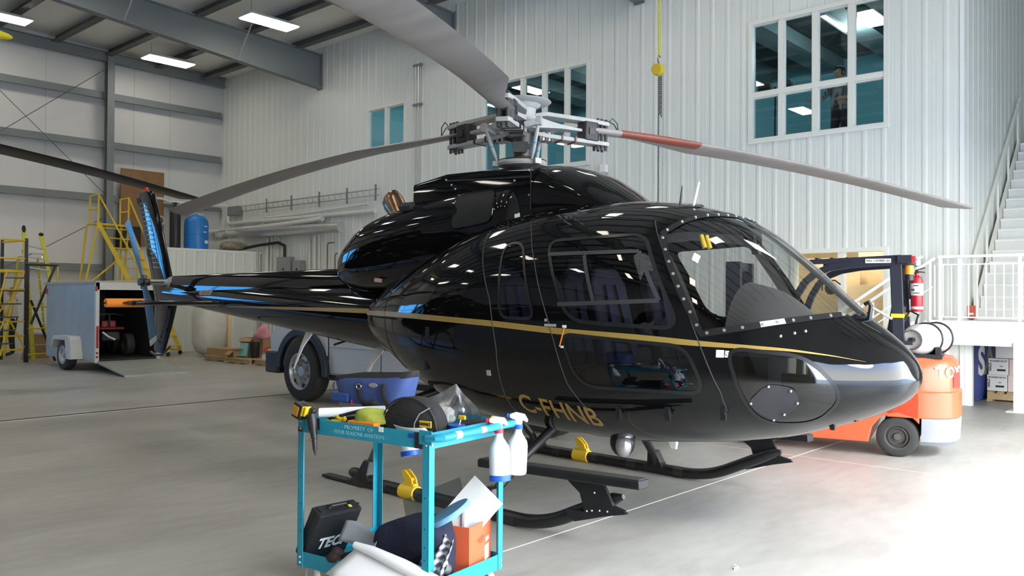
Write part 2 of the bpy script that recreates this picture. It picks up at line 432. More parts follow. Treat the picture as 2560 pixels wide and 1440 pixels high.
# door opening with plywood stacked behind
dfm = MB()
for (a, b, c, d) in ((4.50, 4.57, 0, 2.36), (6.03, 6.10, 0, 2.36), (4.50, 6.10, 2.36, 2.43)): dfm.bx(XW-0.03, XW+0.15, a, b, c, d)
dd = dfm.build('door_1', M_trim, smooth=False); struct(dd, 'cream framed double opening behind the forklift')
MB().bx(XW-0.01, XW+0.12, 5.2, 5.3, 0, 2.36).build('door_mullion', M_trim, dd, smooth=False)
rl = MB().bx(XW+0.1, 17.5, 3.5, 7.5, -0.02, 0.0).build('floor_store_room', mat('store_floor', (0.4, 0.38, 0.33), 0.7), smooth=False); struct(rl, 'store room floor beyond the opening')
rlw = MB().bx(17.4, 17.5, 3.5, 7.5, 0, 3.9).bx(XW+0.1, 17.5, 7.4, 7.5, 0, 3.9).build('wall_store_room', mat('store_wall', (0.62, 0.5, 0.33), 0.7), smooth=False); struct(rlw, 'store room wall beyond the opening')
for k, (y0, y1, z1, x) in enumerate(((4.3, 5.5, 1.83, 14.55), (5.2, 6.6, 2.30, 14.75), (4.0, 5.3, 2.40, 14.95), (5.5, 7.2, 1.6, 14.45))):
    o = MB().box(((0), (y0+y1)/2, z1/2+0.004), (0.02, y1-y0, z1)).build('plywood_sheet', M_ply, smooth=False)
    o.location = (x, 0, 0.0)
    tag(o, ['pale plywood sheet upright in the opening behind the forklift, second lowest', 'tall pale plywood sheet upright behind the opening beside its cream mullion', 'tallest pale plywood sheet standing at the back of the opening', 'lowest pale plywood sheet standing in the opening'][k], 'plywood', 'plywood sheets in the store opening')
sl = bpy.data.lights.new('store_light', 'POINT'); sl.energy = 150; sl.color = (1, 0.90, 0.72); sl.shadow_soft_size = 0.15
slo = bpy.data.objects.new('store_light', sl); COL.objects.link(slo); slo.location = (14.3, 5.3, 3.3)

# ---- alcove with the stair
al = MB().bx(XW-0.02, XW+0.12, 3.40, 3.46, 0, 8.57).bx(XW, XW+0.1, 3.30, 3.395, 0, 1.0).build('wall_alcove', M_white, smooth=False); struct(al)
sheet_wall(al, (0, 3.43, 0), (1, 0, 0), (0, -1, 0), XW, 19.0, 0.0, lambda u: 8.57)
sheet_wall(al, (19.0, 0, 0), (0, 1, 0), (-1, 0, 0), 0.3, 3.43, 0.0, lambda u: 8.57)
wr2 = MB().bx(XW, XW+0.1, YF, 0.3, 0, 8.57).bx(XW, 19, 0.2, 0.3, 0, 8.57).build('wall_right_near', M_wall, smooth=False); struct(wr2)
MB().bx(XW, 19.1, 0.2, YB, 8.56, 8.6).build('ceiling_alcove', M_ceil, smooth=False)['kind'] = 'structure'

# ---- far wall: white vinyl insulation between grey girts
BWX = 3.4; BZ0, BZ1 = 2.5, 4.5
wb_ = MB().bx(BWX, XW, YB, YB+0.1, 0, 9.3).bx(XL, BWX, YB, YB+0.1, 0, BZ0).bx(XL, BWX, YB, YB+0.1, BZ1, 9.3)
for k in range(5): wb_.bx(XL+3.0*k, XL+3.0*k+0.4, YB, YB+0.1, BZ0, BZ1)
wb_ = wb_.build('wall_back', M_vinyl, smooth=False); struct(wb_)
M_blueglass = glass_mat('blue_tinted_glass', (0.24, 0.55, 0.85), 1.45)  # for unseen windows, tinted to give the black paint its blue reflections
for k in range(4):
    x0 = XL+3.0*k+0.4; x1 = x0+2.6; w = MB()
    w.bx(x0, x1, YB-0.02, YB+0.08, BZ0, BZ0+0.06).bx(x0, x1, YB-0.02, YB+0.08, BZ1-0.06, BZ1).bx(x0, x0+0.06, YB-0.02, YB+0.08, BZ0+0.06, BZ1-0.06).bx(x1-0.06, x1, YB-0.02, YB+0.08, BZ0+0.06, BZ1-0.06)
    w.bx((x0+x1)/2-0.03, (x0+x1)/2+0.03, YB-0.02, YB+0.08, BZ0+0.06, BZ1-0.06).bx(x0+0.06, (x0+x1)/2-0.03, YB-0.02, YB+0.08, 3.47, 3.53).bx((x0+x1)/2+0.03, x1-0.06, YB-0.02, YB+0.08, 3.47, 3.53)
    w = w.build('window_%d' % (k+12), M_trim, smooth=False); struct(w)
    MB().bx(x0+0.03, x1-0.03, YB+0.03, YB+0.035, BZ0+0.03, BZ1-0.03).build('pane', M_blueglass, w, smooth=False)
for z in (7.36, 5.94, 4.39, 2.37):
    g = MB(); g.bx(3.6, 13.92, YB-0.20, YB-0.19, z-0.1, z+0.09); g.bx(3.6, 13.92, YB-0.2, YB, z+0.09, z+0.1); g.bx(3.6, 13.92, YB-0.26, YB-0.19, z-0.11, z-0.10)
    g.build('girt', M_steel, wb_, smooth=False)
for x in (10.35, 3.9, -2.6):
    c = MB(); c.bx(x-0.1, x+0.1, YB-0.42, YB-0.40, 0, 8.45); c.bx(x-0.1, x+0.1, YB-0.22, YB-0.20, 0, 8.45); c.bx(x-0.008, x+0.008, YB-0.4, YB-0.2, 0, 8.45)
    c.build('column', M_steel, wb_, smooth=False)
for (p, q) in (((10.3, 8.15), (4.0, 3.0)), ((10.3, 4.45), (5.4, 8.9)), ((10.3, 3.85), (4.0, -0.9+1.0))):
    MB().cyl((p[0], YB-0.3, p[1]), (q[0], YB-0.3, q[1]), 0.010, n=6).build('brace_rod', M_steel_d, wb_)
for x in (11.2, 12.3, 8.75):
    MB().bx(x-0.006, x+0.006, YB-0.012, YB, 0.1, 8.4).build('insulation_seam', mat('seam_grey', (0.56, 0.55, 0.53), 0.6), wb_, smooth=False)
eb = MB()
for (z0, z1, w) in ((0, 0.02, 0.2), (0.26, 0.28, 0.2), (0.0, 0.28, 0.015)):
    vs = [(XL, YB-0.3-w/2, 8.64+z0), (XL, YB-0.3+w/2, 8.64+z0), (XL, YB-0.3+w/2, 8.64+z1), (XL, YB-0.3-w/2, 8.64+z1),
          (13.97, YB-0.3-w/2, 8.25+z0), (13.97, YB-0.3+w/2, 8.25+z0), (13.97, YB-0.3+w/2, 8.25+z1), (13.97, YB-0.3-w/2, 8.25+z1)]
    eb.add(vs, [(0, 1, 2, 3), (7, 6, 5, 4), (0, 4, 5, 1), (1, 5, 6, 2), (2, 6, 7, 3), (3, 7, 4, 0)])
struct(eb.build('roof_beam', M_steel, smooth=False), 'grey end beam under the roof along the far wall')

# ---- roof
cl = MB()
cl.add([(XW, YF, ceil_z(XW)), (XW, YB+0.1, ceil_z(XW)), (2.5, YB+0.1, ceil_z(2.5)), (2.5, YF, ceil_z(2.5))], [(0, 1, 2, 3)])
cl.add([(2.5, YF, ceil_z(2.5)), (2.5, YB+0.1, ceil_z(2.5)), (XL-0.1, YB+0.1, ceil_z(XL)), (XL-0.1, YF, ceil_z(XL))], [(0, 1, 2, 3)])
cl = cl.build('ceiling', M_ceil, smooth=False); struct(cl)
px = 13.3
while px > XL:
    z = ceil_z(px)
    p = MB(); p.bx(px-0.01, px+0.01, YF, YB-0.1, z-0.22, z-0.002); p.bx(px-0.19, px+0.01, YF, YB-0.1, z-0.235, z-0.22)
    p.build('purlin', M_steel_d, cl, smooth=False); px -= 1.45
es = MB()
for (xa, xb) in ((2.5, 13.6), (XL, 2.5)):
    es.beam((xa, 21.4, ceil_z(xa)-0.26), (xb, 21.4, ceil_z(xb)-0.26), 0.16, 0.03); es.beam((xa, 21.32, ceil_z(xa)-0.2), (xb, 21.32, ceil_z(xb)-0.2), 0.012, 0.14)
struct(es.build('roof_strut', mat('strut_grey', (0.27, 0.27, 0.245), 0.55), smooth=False), 'pale grey strut under the roof between the far beam and the end beam')
RAF = (19.8, 14.5, 9.2, 3.9)
for i, y in enumerate(RAF):
    r = MB()
    def zt(x): return ceil_z(x)-0.21
    def zb(x): return 7.40+0.093*(14-x) if x > 2.5 else 7.40+0.093*11.5-0.093*(2.5-x)
    for (fa, fb, w) in ((zt, lambda x: zt(x)-0.03, 0.22), (lambda x: zb(x)+0.03, zb, 0.22), (zt, zb, 0.014)):
        for (xa, xb) in ((2.5, 13.98), (XL, 2.5)):
            vs = []
            for x in (xa, xb):
                vs += [(x, y-w/2, fb(x)), (x, y+w/2, fb(x)), (x, y+w/2, fa(x)), (x, y-w/2, fa(x))]
            r.add(vs, [(3, 2, 1, 0), (4, 5, 6, 7), (0, 1, 5, 4), (1, 2, 6, 5), (2, 3, 7, 6), (3, 0, 4, 7)])
    r.bx(13.96, 13.985, y-0.12, y+0.12, zb(14)-0.03, zt(14)+0.02)
    ro = r.build('roof_beam', M_steel, smooth=False); struct(ro, 'deep grey tapered steel roof beam')
    for x in (11.4, 8.5, 5.6):
        for sgn in (-1,):
            MB().beam((x, y+sgn*0.06, zb(x)+0.05), (x, y+sgn*0.75, ceil_z(x)-0.2), 0.05, 0.012, up=(1, 0, 0)).build('flange_brace', mat('pale_brace', (0.50, 0.49, 0.42), 0.6), ro, smooth=False)

# ---- ceiling fixtures
def fixture():
    t = thing('ceiling_light', 'white rectangular fluorescent high-bay light under the roof', 'light', group='high-bay lights under the hangar roof')
    h = MB(); h.loft([[(-0.66, -0.2, 0.09), (0.66, -0.2, 0.09), (0.66, 0.2, 0.09), (-0.66, 0.2, 0.09)], [(-0.68, -0.3, 0), (0.68, -0.3, 0), (0.68, 0.3, 0), (-0.68, 0.3, 0)]])
    h.build('housing', M_white, t, smooth=False)
    MB().bx(-0.65, 0.65, -0.27, 0.27, -0.025, -0.001).build('diffuser', M_lamp, t, smooth=False)
    for sx in (-0.5, 0.5):
        MB().cyl((sx, 0, 0.08), (sx, 0, 0.42), 0.004, n=5).build('hanger', M_steel_d, t)
    return t
fx0 = fixture(); first = True
for x in (11.3, 7.0, 2.6, -1.8, -6.2):
    for y in (23.3, 18.1, 12.6, 7.2, 1.6):
        t = fx0 if first else copy_tree(fx0); first = False
        t.location = (x, y, ceil_z(x)-0.44)
        where = {23.3: 'beside the far end beam', 18.1: 'between the far two deep beams', 12.6: 'between the middle beams', 7.2: 'between the near beams', 1.6: 'by the open door'}[y]
        t['label'] = 'white rectangular fluorescent high-bay light under the roof ' + where

# ---- walls out of the frame: the open door side and the darkened left side
wf = MB()
DX0, DX1, DZ = 1.0, 11.5, 3.9
wf.bx(XL, DX0, YF-0.1, YF, 0, 9.2); wf.bx(DX1, XW+0.1, YF-0.1, YF, 0, 9.2); wf.bx(DX0, DX1, YF-0.1, YF, DZ, 9.2)
wf = wf.build('wall_front', M_wall, smooth=False); struct(wf)
wl = MB().bx(XL-0.1, XL, YF, YB, 0, 9.2).build('wall_left', mat('darkened_wall', (0.35, 0.34, 0.32), 0.5), smooth=False); struct(wl)  # unseen wall, grey darkened so the black paint reflects an unlit side
# ============================================================ HELICOPTER: body surface
# frame: x forward from the mast, y to port, z up from the floor
_F  = [-1.78, -1.74, -1.64, -1.45, -1.15, -0.70, -0.20, 0.30, 0.80, 1.20, 1.55, 1.85, 2.05, 2.40, 2.70, 2.85, 2.98, 3.08, 3.14, 3.17]
_TP = [1.44, 1.55, 1.64, 1.74, 1.86, 2.02, 2.17, 2.27, 2.31, 2.305, 2.275, 2.205, 2.115, 1.865, 1.605, 1.475, 1.375, 1.285, 1.20, 1.10]
_BT = [1.34, 1.23, 1.12, 1.03, 0.91, 0.74, 0.61, 0.555, 0.535, 0.54, 0.555, 0.585, 0.61, 0.675, 0.77, 0.825, 0.885, 0.945, 1.01, 1.09]
_W  = [0.10, 0.32, 0.46, 0.55, 0.66, 0.80, 0.90, 0.935, 0.94, 0.935, 0.925, 0.895, 0.865, 0.775, 0.645, 0.55, 0.44, 0.32, 0.20, 0.03]
_ZC = [1.39, 1.39, 1.38, 1.36, 1.33, 1.30, 1.27, 1.25, 1.24, 1.23, 1.22, 1.20, 1.18, 1.14, 1.11, 1.10, 1.10, 1.10, 1.10, 1.095]
_NU = [2.0, 2.0, 2.1, 2.2, 2.3, 2.4, 2.6, 2.8, 2.9, 2.9, 2.8, 2.6, 2.5, 2.2, 2.0, 1.95, 1.95, 2.0, 2.0, 2.0]
_NL = [2.0, 2.0, 2.1, 2.2, 2.3, 2.5, 2.6, 2.7, 2.7, 2.7, 2.6, 2.5, 2.4, 2.2, 2.1, 2.0, 2.0, 2.0, 2.0, 2.0]
fTP, fBT, fW, fZC, fNU, fNL = [smooth_interp(_F, a) for a in (_TP, _BT, _W, _ZC, _NU, _NL)]
def halfw(F, U):
    zc, w = fZC(F), fW(F)
    if U >= zc: h, n = fTP(F)-zc, fNU(F)
    else: h, n = zc-fBT(F), fNL(F)
    t = abs(U-zc)/max(h, 1e-6)
    if t >= 1: return 0.0
    return w*(1-t**n)**(1/n)
def body_ring(F, N=120):
    zc, w, tp, bt, nu, nl = fZC(F), fW(F), fTP(F), fBT(F), fNU(F), fNL(F)
    out = []
    for j in range(N):
        t = 2*PI*j/N; c, s = math.cos(t), math.sin(t)
        n = nu if s >= 0 else nl; h = (tp-zc) if s >= 0 else (zc-bt)
        out.append((F, w*math.copysign(abs(c)**(2/n), c), zc+h*math.copysign(abs(s)**(2/n), s)))
    return out
def on_body(F, U, off=0.0, side=-1):
    # point on the skin, pushed out along the normal; side -1 = starboard
    e = 0.01
    w = halfw(F, U); dF = (halfw(F+e, U)-halfw(F-e, U))/(2*e); dU = (halfw(F, U+e)-halfw(F, U-e))/(2*e)
    n = Vector((-dF, 1, -dU)); n.normalize()
    p = Vector((F, w, U)) + n*off
    return Vector((p.x, side*p.y, p.z))
# ============================================================ HELICOPTER
M_blk = mat('gloss_black_paint', (0.004, 0.004, 0.0045), 0.04, var=0.0, coat=0.0, spec=0.5)
M_blk2 = mat('satin_black_metal', (0.012, 0.012, 0.013), 0.35, var=0.2, scale=12)
M_mesh = mat('intake_screen', (0.012, 0.012, 0.012), 0.7, var=0.6, scale=160)
M_gold = mat('gold_stripe', (0.42, 0.28, 0.075), 0.35, 0.25, var=0.05)
M_gold_d = mat('gold_lettering', (0.36, 0.22, 0.06), 0.4, 0.2, var=0.05)
M_seal = mat('window_seal', (0.014, 0.014, 0.015), 0.3, var=0.1); M_slide = mat('slider_grey', (0.045, 0.045, 0.048), 0.4)
M_clear = glass_mat('clear_perspex', (0.80, 0.82, 0.82), 1.49)
M_tint = glass_mat('tinted_perspex', (0.20, 0.20, 0.23), 1.49)
M_chin = glass_mat('chin_perspex', (0.42, 0.43, 0.45), 1.6)
M_lgrey = mat('light_grey_metal', (0.38, 0.38, 0.36), 0.4, 0.1, var=0.12, scale=14)
M_hub = mat('hub_off_white', (0.35, 0.35, 0.33), 0.45, var=0.1, scale=16)
M_dmetal = mat('dark_metal', (0.06, 0.058, 0.056), 0.4, 0.6, var=0.25, scale=20)
M_blade = mat('blade_grey_brown', (0.31, 0.28, 0.255), 0.42, var=0.22, scale=2.2, stretch=(0.6, 3, 3), rvar=0.06)
M_red = mat('red_brown_tape', (0.22, 0.06, 0.04), 0.45, var=0.12, scale=8)
M_trim_in = mat('cabin_lining', (0.34, 0.31, 0.28), 0.7, var=0.1)
M_cab_dark = mat('cabin_dark', (0.035, 0.035, 0.038), 0.7, var=0.15)
M_seat = mat('seat_fabric_blue_grey', (0.05, 0.055, 0.075), 0.85, var=0.2, scale=20)
M_belt = mat('belt_blue', (0.035, 0.05, 0.12), 0.8)
M_yel = mat('safety_yellow', (0.80, 0.52, 0.03), 0.4, var=0.08)
M_orange = mat('orange_foam', (0.95, 0.30, 0.03), 0.7, var=0.06)
M_screw = mat('screw_metal', (0.55, 0.55, 0.55), 0.3, 0.8, var=0.1)
M_bronze = mat('bronze_exhaust', (0.24, 0.15, 0.09), 0.25, 0.9, var=0.3, scale=10)
M_beacon = mat('red_beacon', (0.55, 0.03, 0.03), 0.2, var=0.05, coat=0.5)
M_dkred = mat('placard_pink', (0.55, 0.36, 0.33), 0.5, var=0.1)
M_skid = mat('skid_black', (0.014, 0.014, 0.015), 0.32, var=0.3, scale=10, rvar=0.08)

HELI = thing('helicopter', 'gloss black helicopter with a gold stripe parked on its skids', 'helicopter', (5.495, 4.745, 0), R(-91.2))

# ---- body shell, with the glazing cut out of it
def ws_top(y):
    F = 1.985-0.185*(abs(y)/0.68)**2.0; zc, h, n, w = fZC(F), fTP(F)-fZC(F), fNU(F), fW(F)
    return F, zc+h*max(0.0, 1-(abs(y)/w)**n)**(1/n)
WS = [(1.80, 2.0), (2.18, 1.365), (2.50, 1.425), (2.70, 1.465), (2.95, 1.50), (2.95, 1.62), (2.3, 2.15), (2.01, 2.30)] + [ws_top(0.068*k) for k in range(0, 11)]
UPW = round_poly([(0.935, 1.985), (1.70, 2.005), (2.055, 1.39), (1.205, 1.425)], [0.10, 0.10, 0.14, 0.16])
LOW = round_poly([(1.15, 1.335), (2.085, 1.285), (2.215, 1.0), (1.30, 0.985)], [0.10, 0.10, 0.12, 0.16])
SML = round_poly([(0.50, 1.985), (0.70, 1.985), (0.91, 1.43), (0.575, 1.435)], [0.10, 0.10, 0.08, 0.08])
CHIN = round_poly([(2.33, 1.285), (2.76, 1.245), (2.93, 1.02), (2.72, 0.83), (2.46, 0.82)], [0.10, 0.14, 0.12, 0.14, 0.10], 8)
REG = [('windscreen', WS, M_clear), ('door_window', UPW, M_tint), ('lower_door_window', LOW, M_tint), ('rear_side_window', SML, M_tint), ('chin_window', CHIN, M_chin)]
def build_body():
    Fs = []
    f = -1.78
    while f < 0.3: Fs.append(f); f += 0.05
    f = 0.3
    while f < 2.9: Fs.append(f); f += 0.016
    while f < 3.169: Fs.append(f); f += 0.010
    Fs.append(3.17)
    N = 240
    rings = [body_ring(F, N) for F in Fs]
    buckets = {}
    for i in range(len(Fs)-1):
        for j in range(N):
            q = (rings[i][j], rings[i][(j+1) % N], rings[i+1][(j+1) % N], rings[i+1][j])
            cF = sum(p[0] for p in q)/4; cU = sum(p[2] for p in q)/4; cy = sum(p[1] for p in q)/4
            key = 'body'
            for (nm, P, m) in REG:
                if inpoly(cF, cU, P): key = (nm, -1 if cy < 0 else 1); break
            buckets.setdefault(key, []).append(((i, j), (i, (j+1) % N), (i+1, (j+1) % N), (i+1, j)))
    for key, qs in buckets.items():
        idx = {}; vs = []; fs = []
        for q in qs:
            ff = []
            for k in q:
                if k not in idx: idx[k] = len(vs); vs.append(rings[k[0]][k[1]])
                ff.append(idx[k])
            fs.append(tuple(ff))
        mb = MB()
        if key == 'body':
            mb.add(vs, fs); n0 = len(mb.v)
            mb.add(rings[0], [tuple(range(N))]); mb.add(rings[-1], [tuple(range(N))])
            o = mb.build('fuselage', M_blk, HELI, ang=60)
            o['label'] = 'gloss black cabin and fuselage skin'
        else:
            nm, sd = key; m = [r[2] for r in REG if r[0] == nm][0]
            if sd > 0 and m is M_tint: m = glass_mat('pale_perspex', (0.72, 0.73, 0.73), 1.49)
            mb.add(vs, fs).build(nm, m, HELI, ang=60)
build_body()

def ribbon(path, width, off, name, m, parent=HELI, side=-1, closed=False, taper=None, surf=on_body, thick=0.0):
    pts = [surf(F, U, off, side) for F, U in path]; n = len(pts); vs = []; fs = []
    for i, p in enumerate(pts):
        a, b = (pts[i-1], pts[(i+1) % n]) if closed else (pts[max(i-1, 0)], pts[min(i+1, n-1)])
        t = (b-a).normalized(); nr = (surf(path[i][0], path[i][1], off+0.02, side)-p).normalized()
        s = t.cross(nr).normalized(); w = width*(taper(i/(n-1)) if taper else 1)
        vs += [p+s*w/2, p-s*w/2]
    for i in range(n if closed else n-1):
        k = (i+1) % n; fs.append((2*i, 2*i+1, 2*k+1, 2*k))
    return MB().add(vs, fs).build(name, m, parent, ang=80)
def dense(P, step=0.03, closed=True):
    out = []; n = len(P)
    for i in range(n if closed else n-1):
        a, b = Vector(P[i]), Vector(P[(i+1) % n]); k = max(1, int((b-a).length/step))
        for j in range(k): out.append(tuple(a+(b-a)*j/k))
    if not closed: out.append(P[-1])
    return out
for sd in (-1, 1):
    for nm, P, w in (('door_window_seal', UPW, 0.026), ('lower_window_seal', LOW, 0.024), ('rear_window_seal', SML, 0.022), ('chin_window_seal', CHIN, 0.024)):
        ribbon(dense(P, 0.025), w, 0.004, nm, M_seal, side=sd, closed=True)
    # windscreen border with its row of screws
    edge = dense([(2.80, 1.487), (2.70, 1.466), (2.50, 1.425), (2.18, 1.365)], 0.03, False) + dense([(2.18, 1.365), (1.80, 2.0)], 0.03, False)[1:] 
    wf_ = ribbon(edge, 0.042, 0.005, 'windscreen_frame', M_blk2, side=sd)
    acc = 0; last = None; sc = MB()
    for (F, U) in edge:
        p = on_body(F, U, 0.006, sd)
        if last is not None: acc += (p-last).length
        if last is None or acc >= 0.085:
            nr = (on_body(F, U, 0.02, sd)-p).normalized(); acc = 0
            sc.cyl(p-nr*0.002, p+nr*0.004, 0.011, 0.009, n=10)
            last = p
        last = p
    stuff(sc.build('frame_screws', M_screw, wf_))
    # door and panel seams
    for P in ([(1.70, 2.10), (1.80, 1.96), (2.02, 1.645), (2.16, 1.33), (2.29, 1.015), (2.30, 0.90)],
              [(0.62, 2.16), (0.73, 2.05), (0.85, 1.85), (1.037, 1.426), (1.20, 0.99), (1.32, 0.82)],
              [(0.2, 2.1), (0.227, 2.02), (0.46, 1.56), (0.54, 1.21), (0.575, 0.79), (0.6, 0.66)],
              [(0.66, 2.135), (1.2, 2.16), (1.68, 2.115)], [(-1.05, 1.78), (-1.12, 1.5), (-1.05, 1.2), (-0.9, 0.95)]):
        d = dense(P, 0.04, False)
        MB().tube([on_body(F, U, 0.001, sd) for F, U in d], 0.0045, 5).build('panel_seam', M_cab_dark, HELI)
    # gold stripe
    sp = [(-1.62, 1.428), (-1.2, 1.43), (-0.759, 1.427), (0.367, 1.393), (1.146, 1.351), (1.781, 1.327), (2.246, 1.302), (2.609, 1.283), (2.836, 1.252), (3.0, 1.216)]
    fs_ = smooth_interp([a for a, b in sp], [b for a, b in sp])
    path = [(-1.62+4.62*i/150, fs_(-1.62+4.62*i/150)) for i in range(151)]
    ribbon(path, 0.043, 0.003, 'gold_stripe', M_gold, side=sd, taper=lambda t: 1.0 if t < 0.72 else max(0.02, 1-((t-0.72)/0.28)**1.4))
# sliding panel frame inside the starboard door window
for P in ([(0.975, 1.885), (1.70, 1.885)], [(1.12, 1.535), (1.90, 1.565)], [(1.70, 1.885), (1.90, 1.565)], [(1.295, 1.87), (1.424, 1.555)]):
    ribbon(dense(P, 0.04, False), 0.028, 0.009, 'slider_frame', M_slide)
# centre post of the windscreen
cp = MB(); vs = []; fs = []
for i in range(31):
    F = 1.97+0.87*i/30; z = fTP(F)
    for y in (-0.055, -0.02, 0.02, 0.055): vs.append((F, y, z+(0.010 if abs(y) < 0.03 else 0.001)))
for i in range(30):
    for j in range(3): fs.append((i*4+j, i*4+j+1, i*4+j+5, i*4+j+4))
cp.add(vs, fs).build('windscreen_post', M_seal, HELI, ang=80)
tp = MB(); vs = []; fs = []; sc = MB()
for i in range(41):
    y = -0.68+1.36*i/40; F0_, U0_ = ws_top(y)
    for dF in (-0.022, 0.022):
        F = F0_+dF; zc, h, n, w = fZC(F), fTP(F)-fZC(F), fNU(F), fW(F); vs.append((F, y, zc+h*max(0.0, 1-(abs(y)/w)**n)**(1/n)+0.006))
    if i % 3 == 1: sc.ball((F0_, y, U0_+0.008), 0.010, 8)
for i in range(40): fs.append((2*i, 2*i+1, 2*i+3, 2*i+2))
tp = tp.add(vs, fs).build('windscreen_top_strip', M_blk2, HELI, ang=80)
stuff(sc.build('strip_screws', M_screw, tp))
# plate, patches, lettering and small hardware on the starboard skin
pl = round_poly([(2.425, 0.955), (2.56, 1.085), (2.70, 1.06), (2.70, 0.965), (2.54, 0.835)], 0.06, 6)
cen = (sum(a for a, b in pl)/len(pl), sum(b for a, b in pl)/len(pl)); vs = [on_body(cen[0], cen[1], 0.012)] + [on_body(F, U, 0.010) for F, U in pl]
po = MB().add(vs, [(0, i+1, (i+1) % len(pl)+1) for i in range(len(pl))]).build('chin_cover_plate', M_cab_dark, HELI, ang=80)
sc = MB()
for (F, U) in ((2.45, 0.96), (2.56, 1.065), (2.67, 1.045), (2.69, 0.975), (2.60, 0.90), (2.53, 0.86)): sc.ball(on_body(F, U, 0.013), 0.009, 8)
stuff(sc.build('plate_screws', M_screw, po))
def skin_text(txt, F0, U0, size, slope, m, name, sx=1.0):
    def f(co):
        p = on_body(F0 + co.x*sx, U0 + co.y + slope*co.x*sx, 0.003+max(0, co.z)*0.5); return p
    return text_mesh(txt, size, m, name, HELI, mapf=f, ext=0.001, bold=0.003)
skin_text('C-FHNB', 1.035, 0.785, 0.19, -0.08, M_gold_d, 'registration', 1.02)
skin_text('5', 2.335, 1.245, 0.05, 0, M_white, 'number_five')
for (F, U, w, h, m, nm) in ((2.295, 1.248, 0.045, 0.045, M_white, 'white_square_sticker'), (1.06, 1.39, 0.10, 0.018, M_lgrey, 'door_handle'), (1.02, 1.425, 0.02, 0.02, M_lgrey, 'door_lock'), (1.185, 1.385, 0.03, 0.018, M_white, 'door_tag'), (1.17, 1.245, 0.025, 0.016, M_white, 'door_tag'), (0.45, 1.02, 0.04, 0.04, M_lgrey, 'fuel_port')):
    q = [on_body(F+a*w/2, U+b*h/2, 0.006) for a, b in ((-1, -1), (1, -1), (1, 1), (-1, 1))]; q2 = [on_body(F+a*w/2, U+b*h/2, -0.002) for a, b in ((-1, -1), (1, -1), (1, 1), (-1, 1))]
    MB().add(q2+q, [(3, 2, 1, 0), (4, 5, 6, 7), (0, 1, 5, 4), (1, 2, 6, 5), (2, 3, 7, 6), (3, 0, 4, 7)]).build(nm, m, HELI, smooth=False)
ribbon([(1.15, 1.245), (1.19, 1.375)], 0.012, 0.008, 'orange_door_strap', M_orange)
for (F, U) in ((1.572, 0.83), (1.93, 0.86), (2.281, 0.89)):
    p = on_body(F, U, 0.0)
    MB().box(p+Vector((0, -0.012, 0)), (0.03, 0.03, 0.07)).box(p+Vector((0.005, -0.022, -0.035)), (0.035, 0.012, 0.03)).build('tie_bracket', M_blk2, HELI, smooth=False)
for (F, U) in ((-0.28, 1.30), (-0.33, 1.03)):
    p = on_body(F, U, 0.0); MB().box(p, (0.02, 0.03, 0.08)).build('latch', M_blk2, HELI, smooth=False)
# windscreen patch, nose screws, wiper stub, belly aerial
ribbon(dense([(2.49, 1.425), (2.60, 1.446)], 0.03, False), 0.045, 0.008, 'clear_patch', mat('patch_grey', (0.45, 0.45, 0.43), 0.4), taper=lambda t: 0.8)
sc = MB()
for (F, U) in ((2.60, 1.36), (2.66, 1.378), (2.705, 1.39)): sc.ball(on_body(F, U, 0.001), 0.010, 8)
stuff(sc.build('nose_screws', M_screw, HELI))
wp = MB().tube([(2.87, 0.03, 1.44), (2.885, 0.03, 1.54), (2.87, 0.03, 1.565), (2.845, 0.03, 1.55)], 0.014, 8)
wp = wp.build('wire_cutter', M_blk2, HELI); MB().cyl((2.885, 0.03, 1.535), (2.98, 0.12, 1.46), 0.008, n=8).build('cutter_rod', M_lgrey, wp)
MB().box((2.72, -0.16, 0.80), (0.03, 0.02, 0.07)).box((2.78, -0.1, 0.84), (0.14, 0.05, 0.03)).build('belly_antenna', M_blk2, HELI, smooth=False)
MB().loft([[(1.42, -0.02, 0.56), (1.50, -0.02, 0.56), (1.50, 0.02, 0.56), (1.42, 0.02, 0.56)], [(1.45, -0.012, 0.47), (1.49, -0.012, 0.47), (1.49, 0.012, 0.47), (1.45, 0.012, 0.47)]]).build('belly_aerial', M_white, HELI, smooth=False)
# landing light
ll = MB().ball((1.29, -0.40, 0.545), 0.085, 18, (1.15, 0.9, 1.25)); ll = ll.build('landing_light', M_blk2, HELI)
MB().ball((1.325, -0.435, 0.53), 0.072, 16, (0.85, 0.8, 1.2)).build('lens', mat('lamp_lens', (0.45, 0.45, 0.45), 0.12, 0.6, var=0.05), ll)
# ---- roof hatch and roof antennas
hz = fTP(1.55)
MB().lathe([(0.30, 0.0), (0.28, 0.012), (0.0, 0.022)], 32, (0, 0, 0)).tf().build('roof_blister', M_blk, HELI).matrix_local = Matrix.Translation((1.50, -0.22, hz-0.035)) @ Euler((R(9), R(5), 0)).to_matrix().to_4x4()
MB().lathe([(0.06, 0), (0.06, 0.012), (0.04, 0.03), (0.0, 0.035)], 20, (1.03, -0.22, 2.285)).build('gps_antenna', M_white, HELI)
MB().cyl((1.62, 0.0, 2.24), (1.66, 0.02, 2.43), 0.012, 0.008, 8).build('white_whip_antenna', M_white, HELI)
MB().cyl((1.48, 0.05, 2.24), (1.50, 0.05, 2.42), 0.012, 0.004, 8).build('black_whip_antenna', M_blk2, HELI)

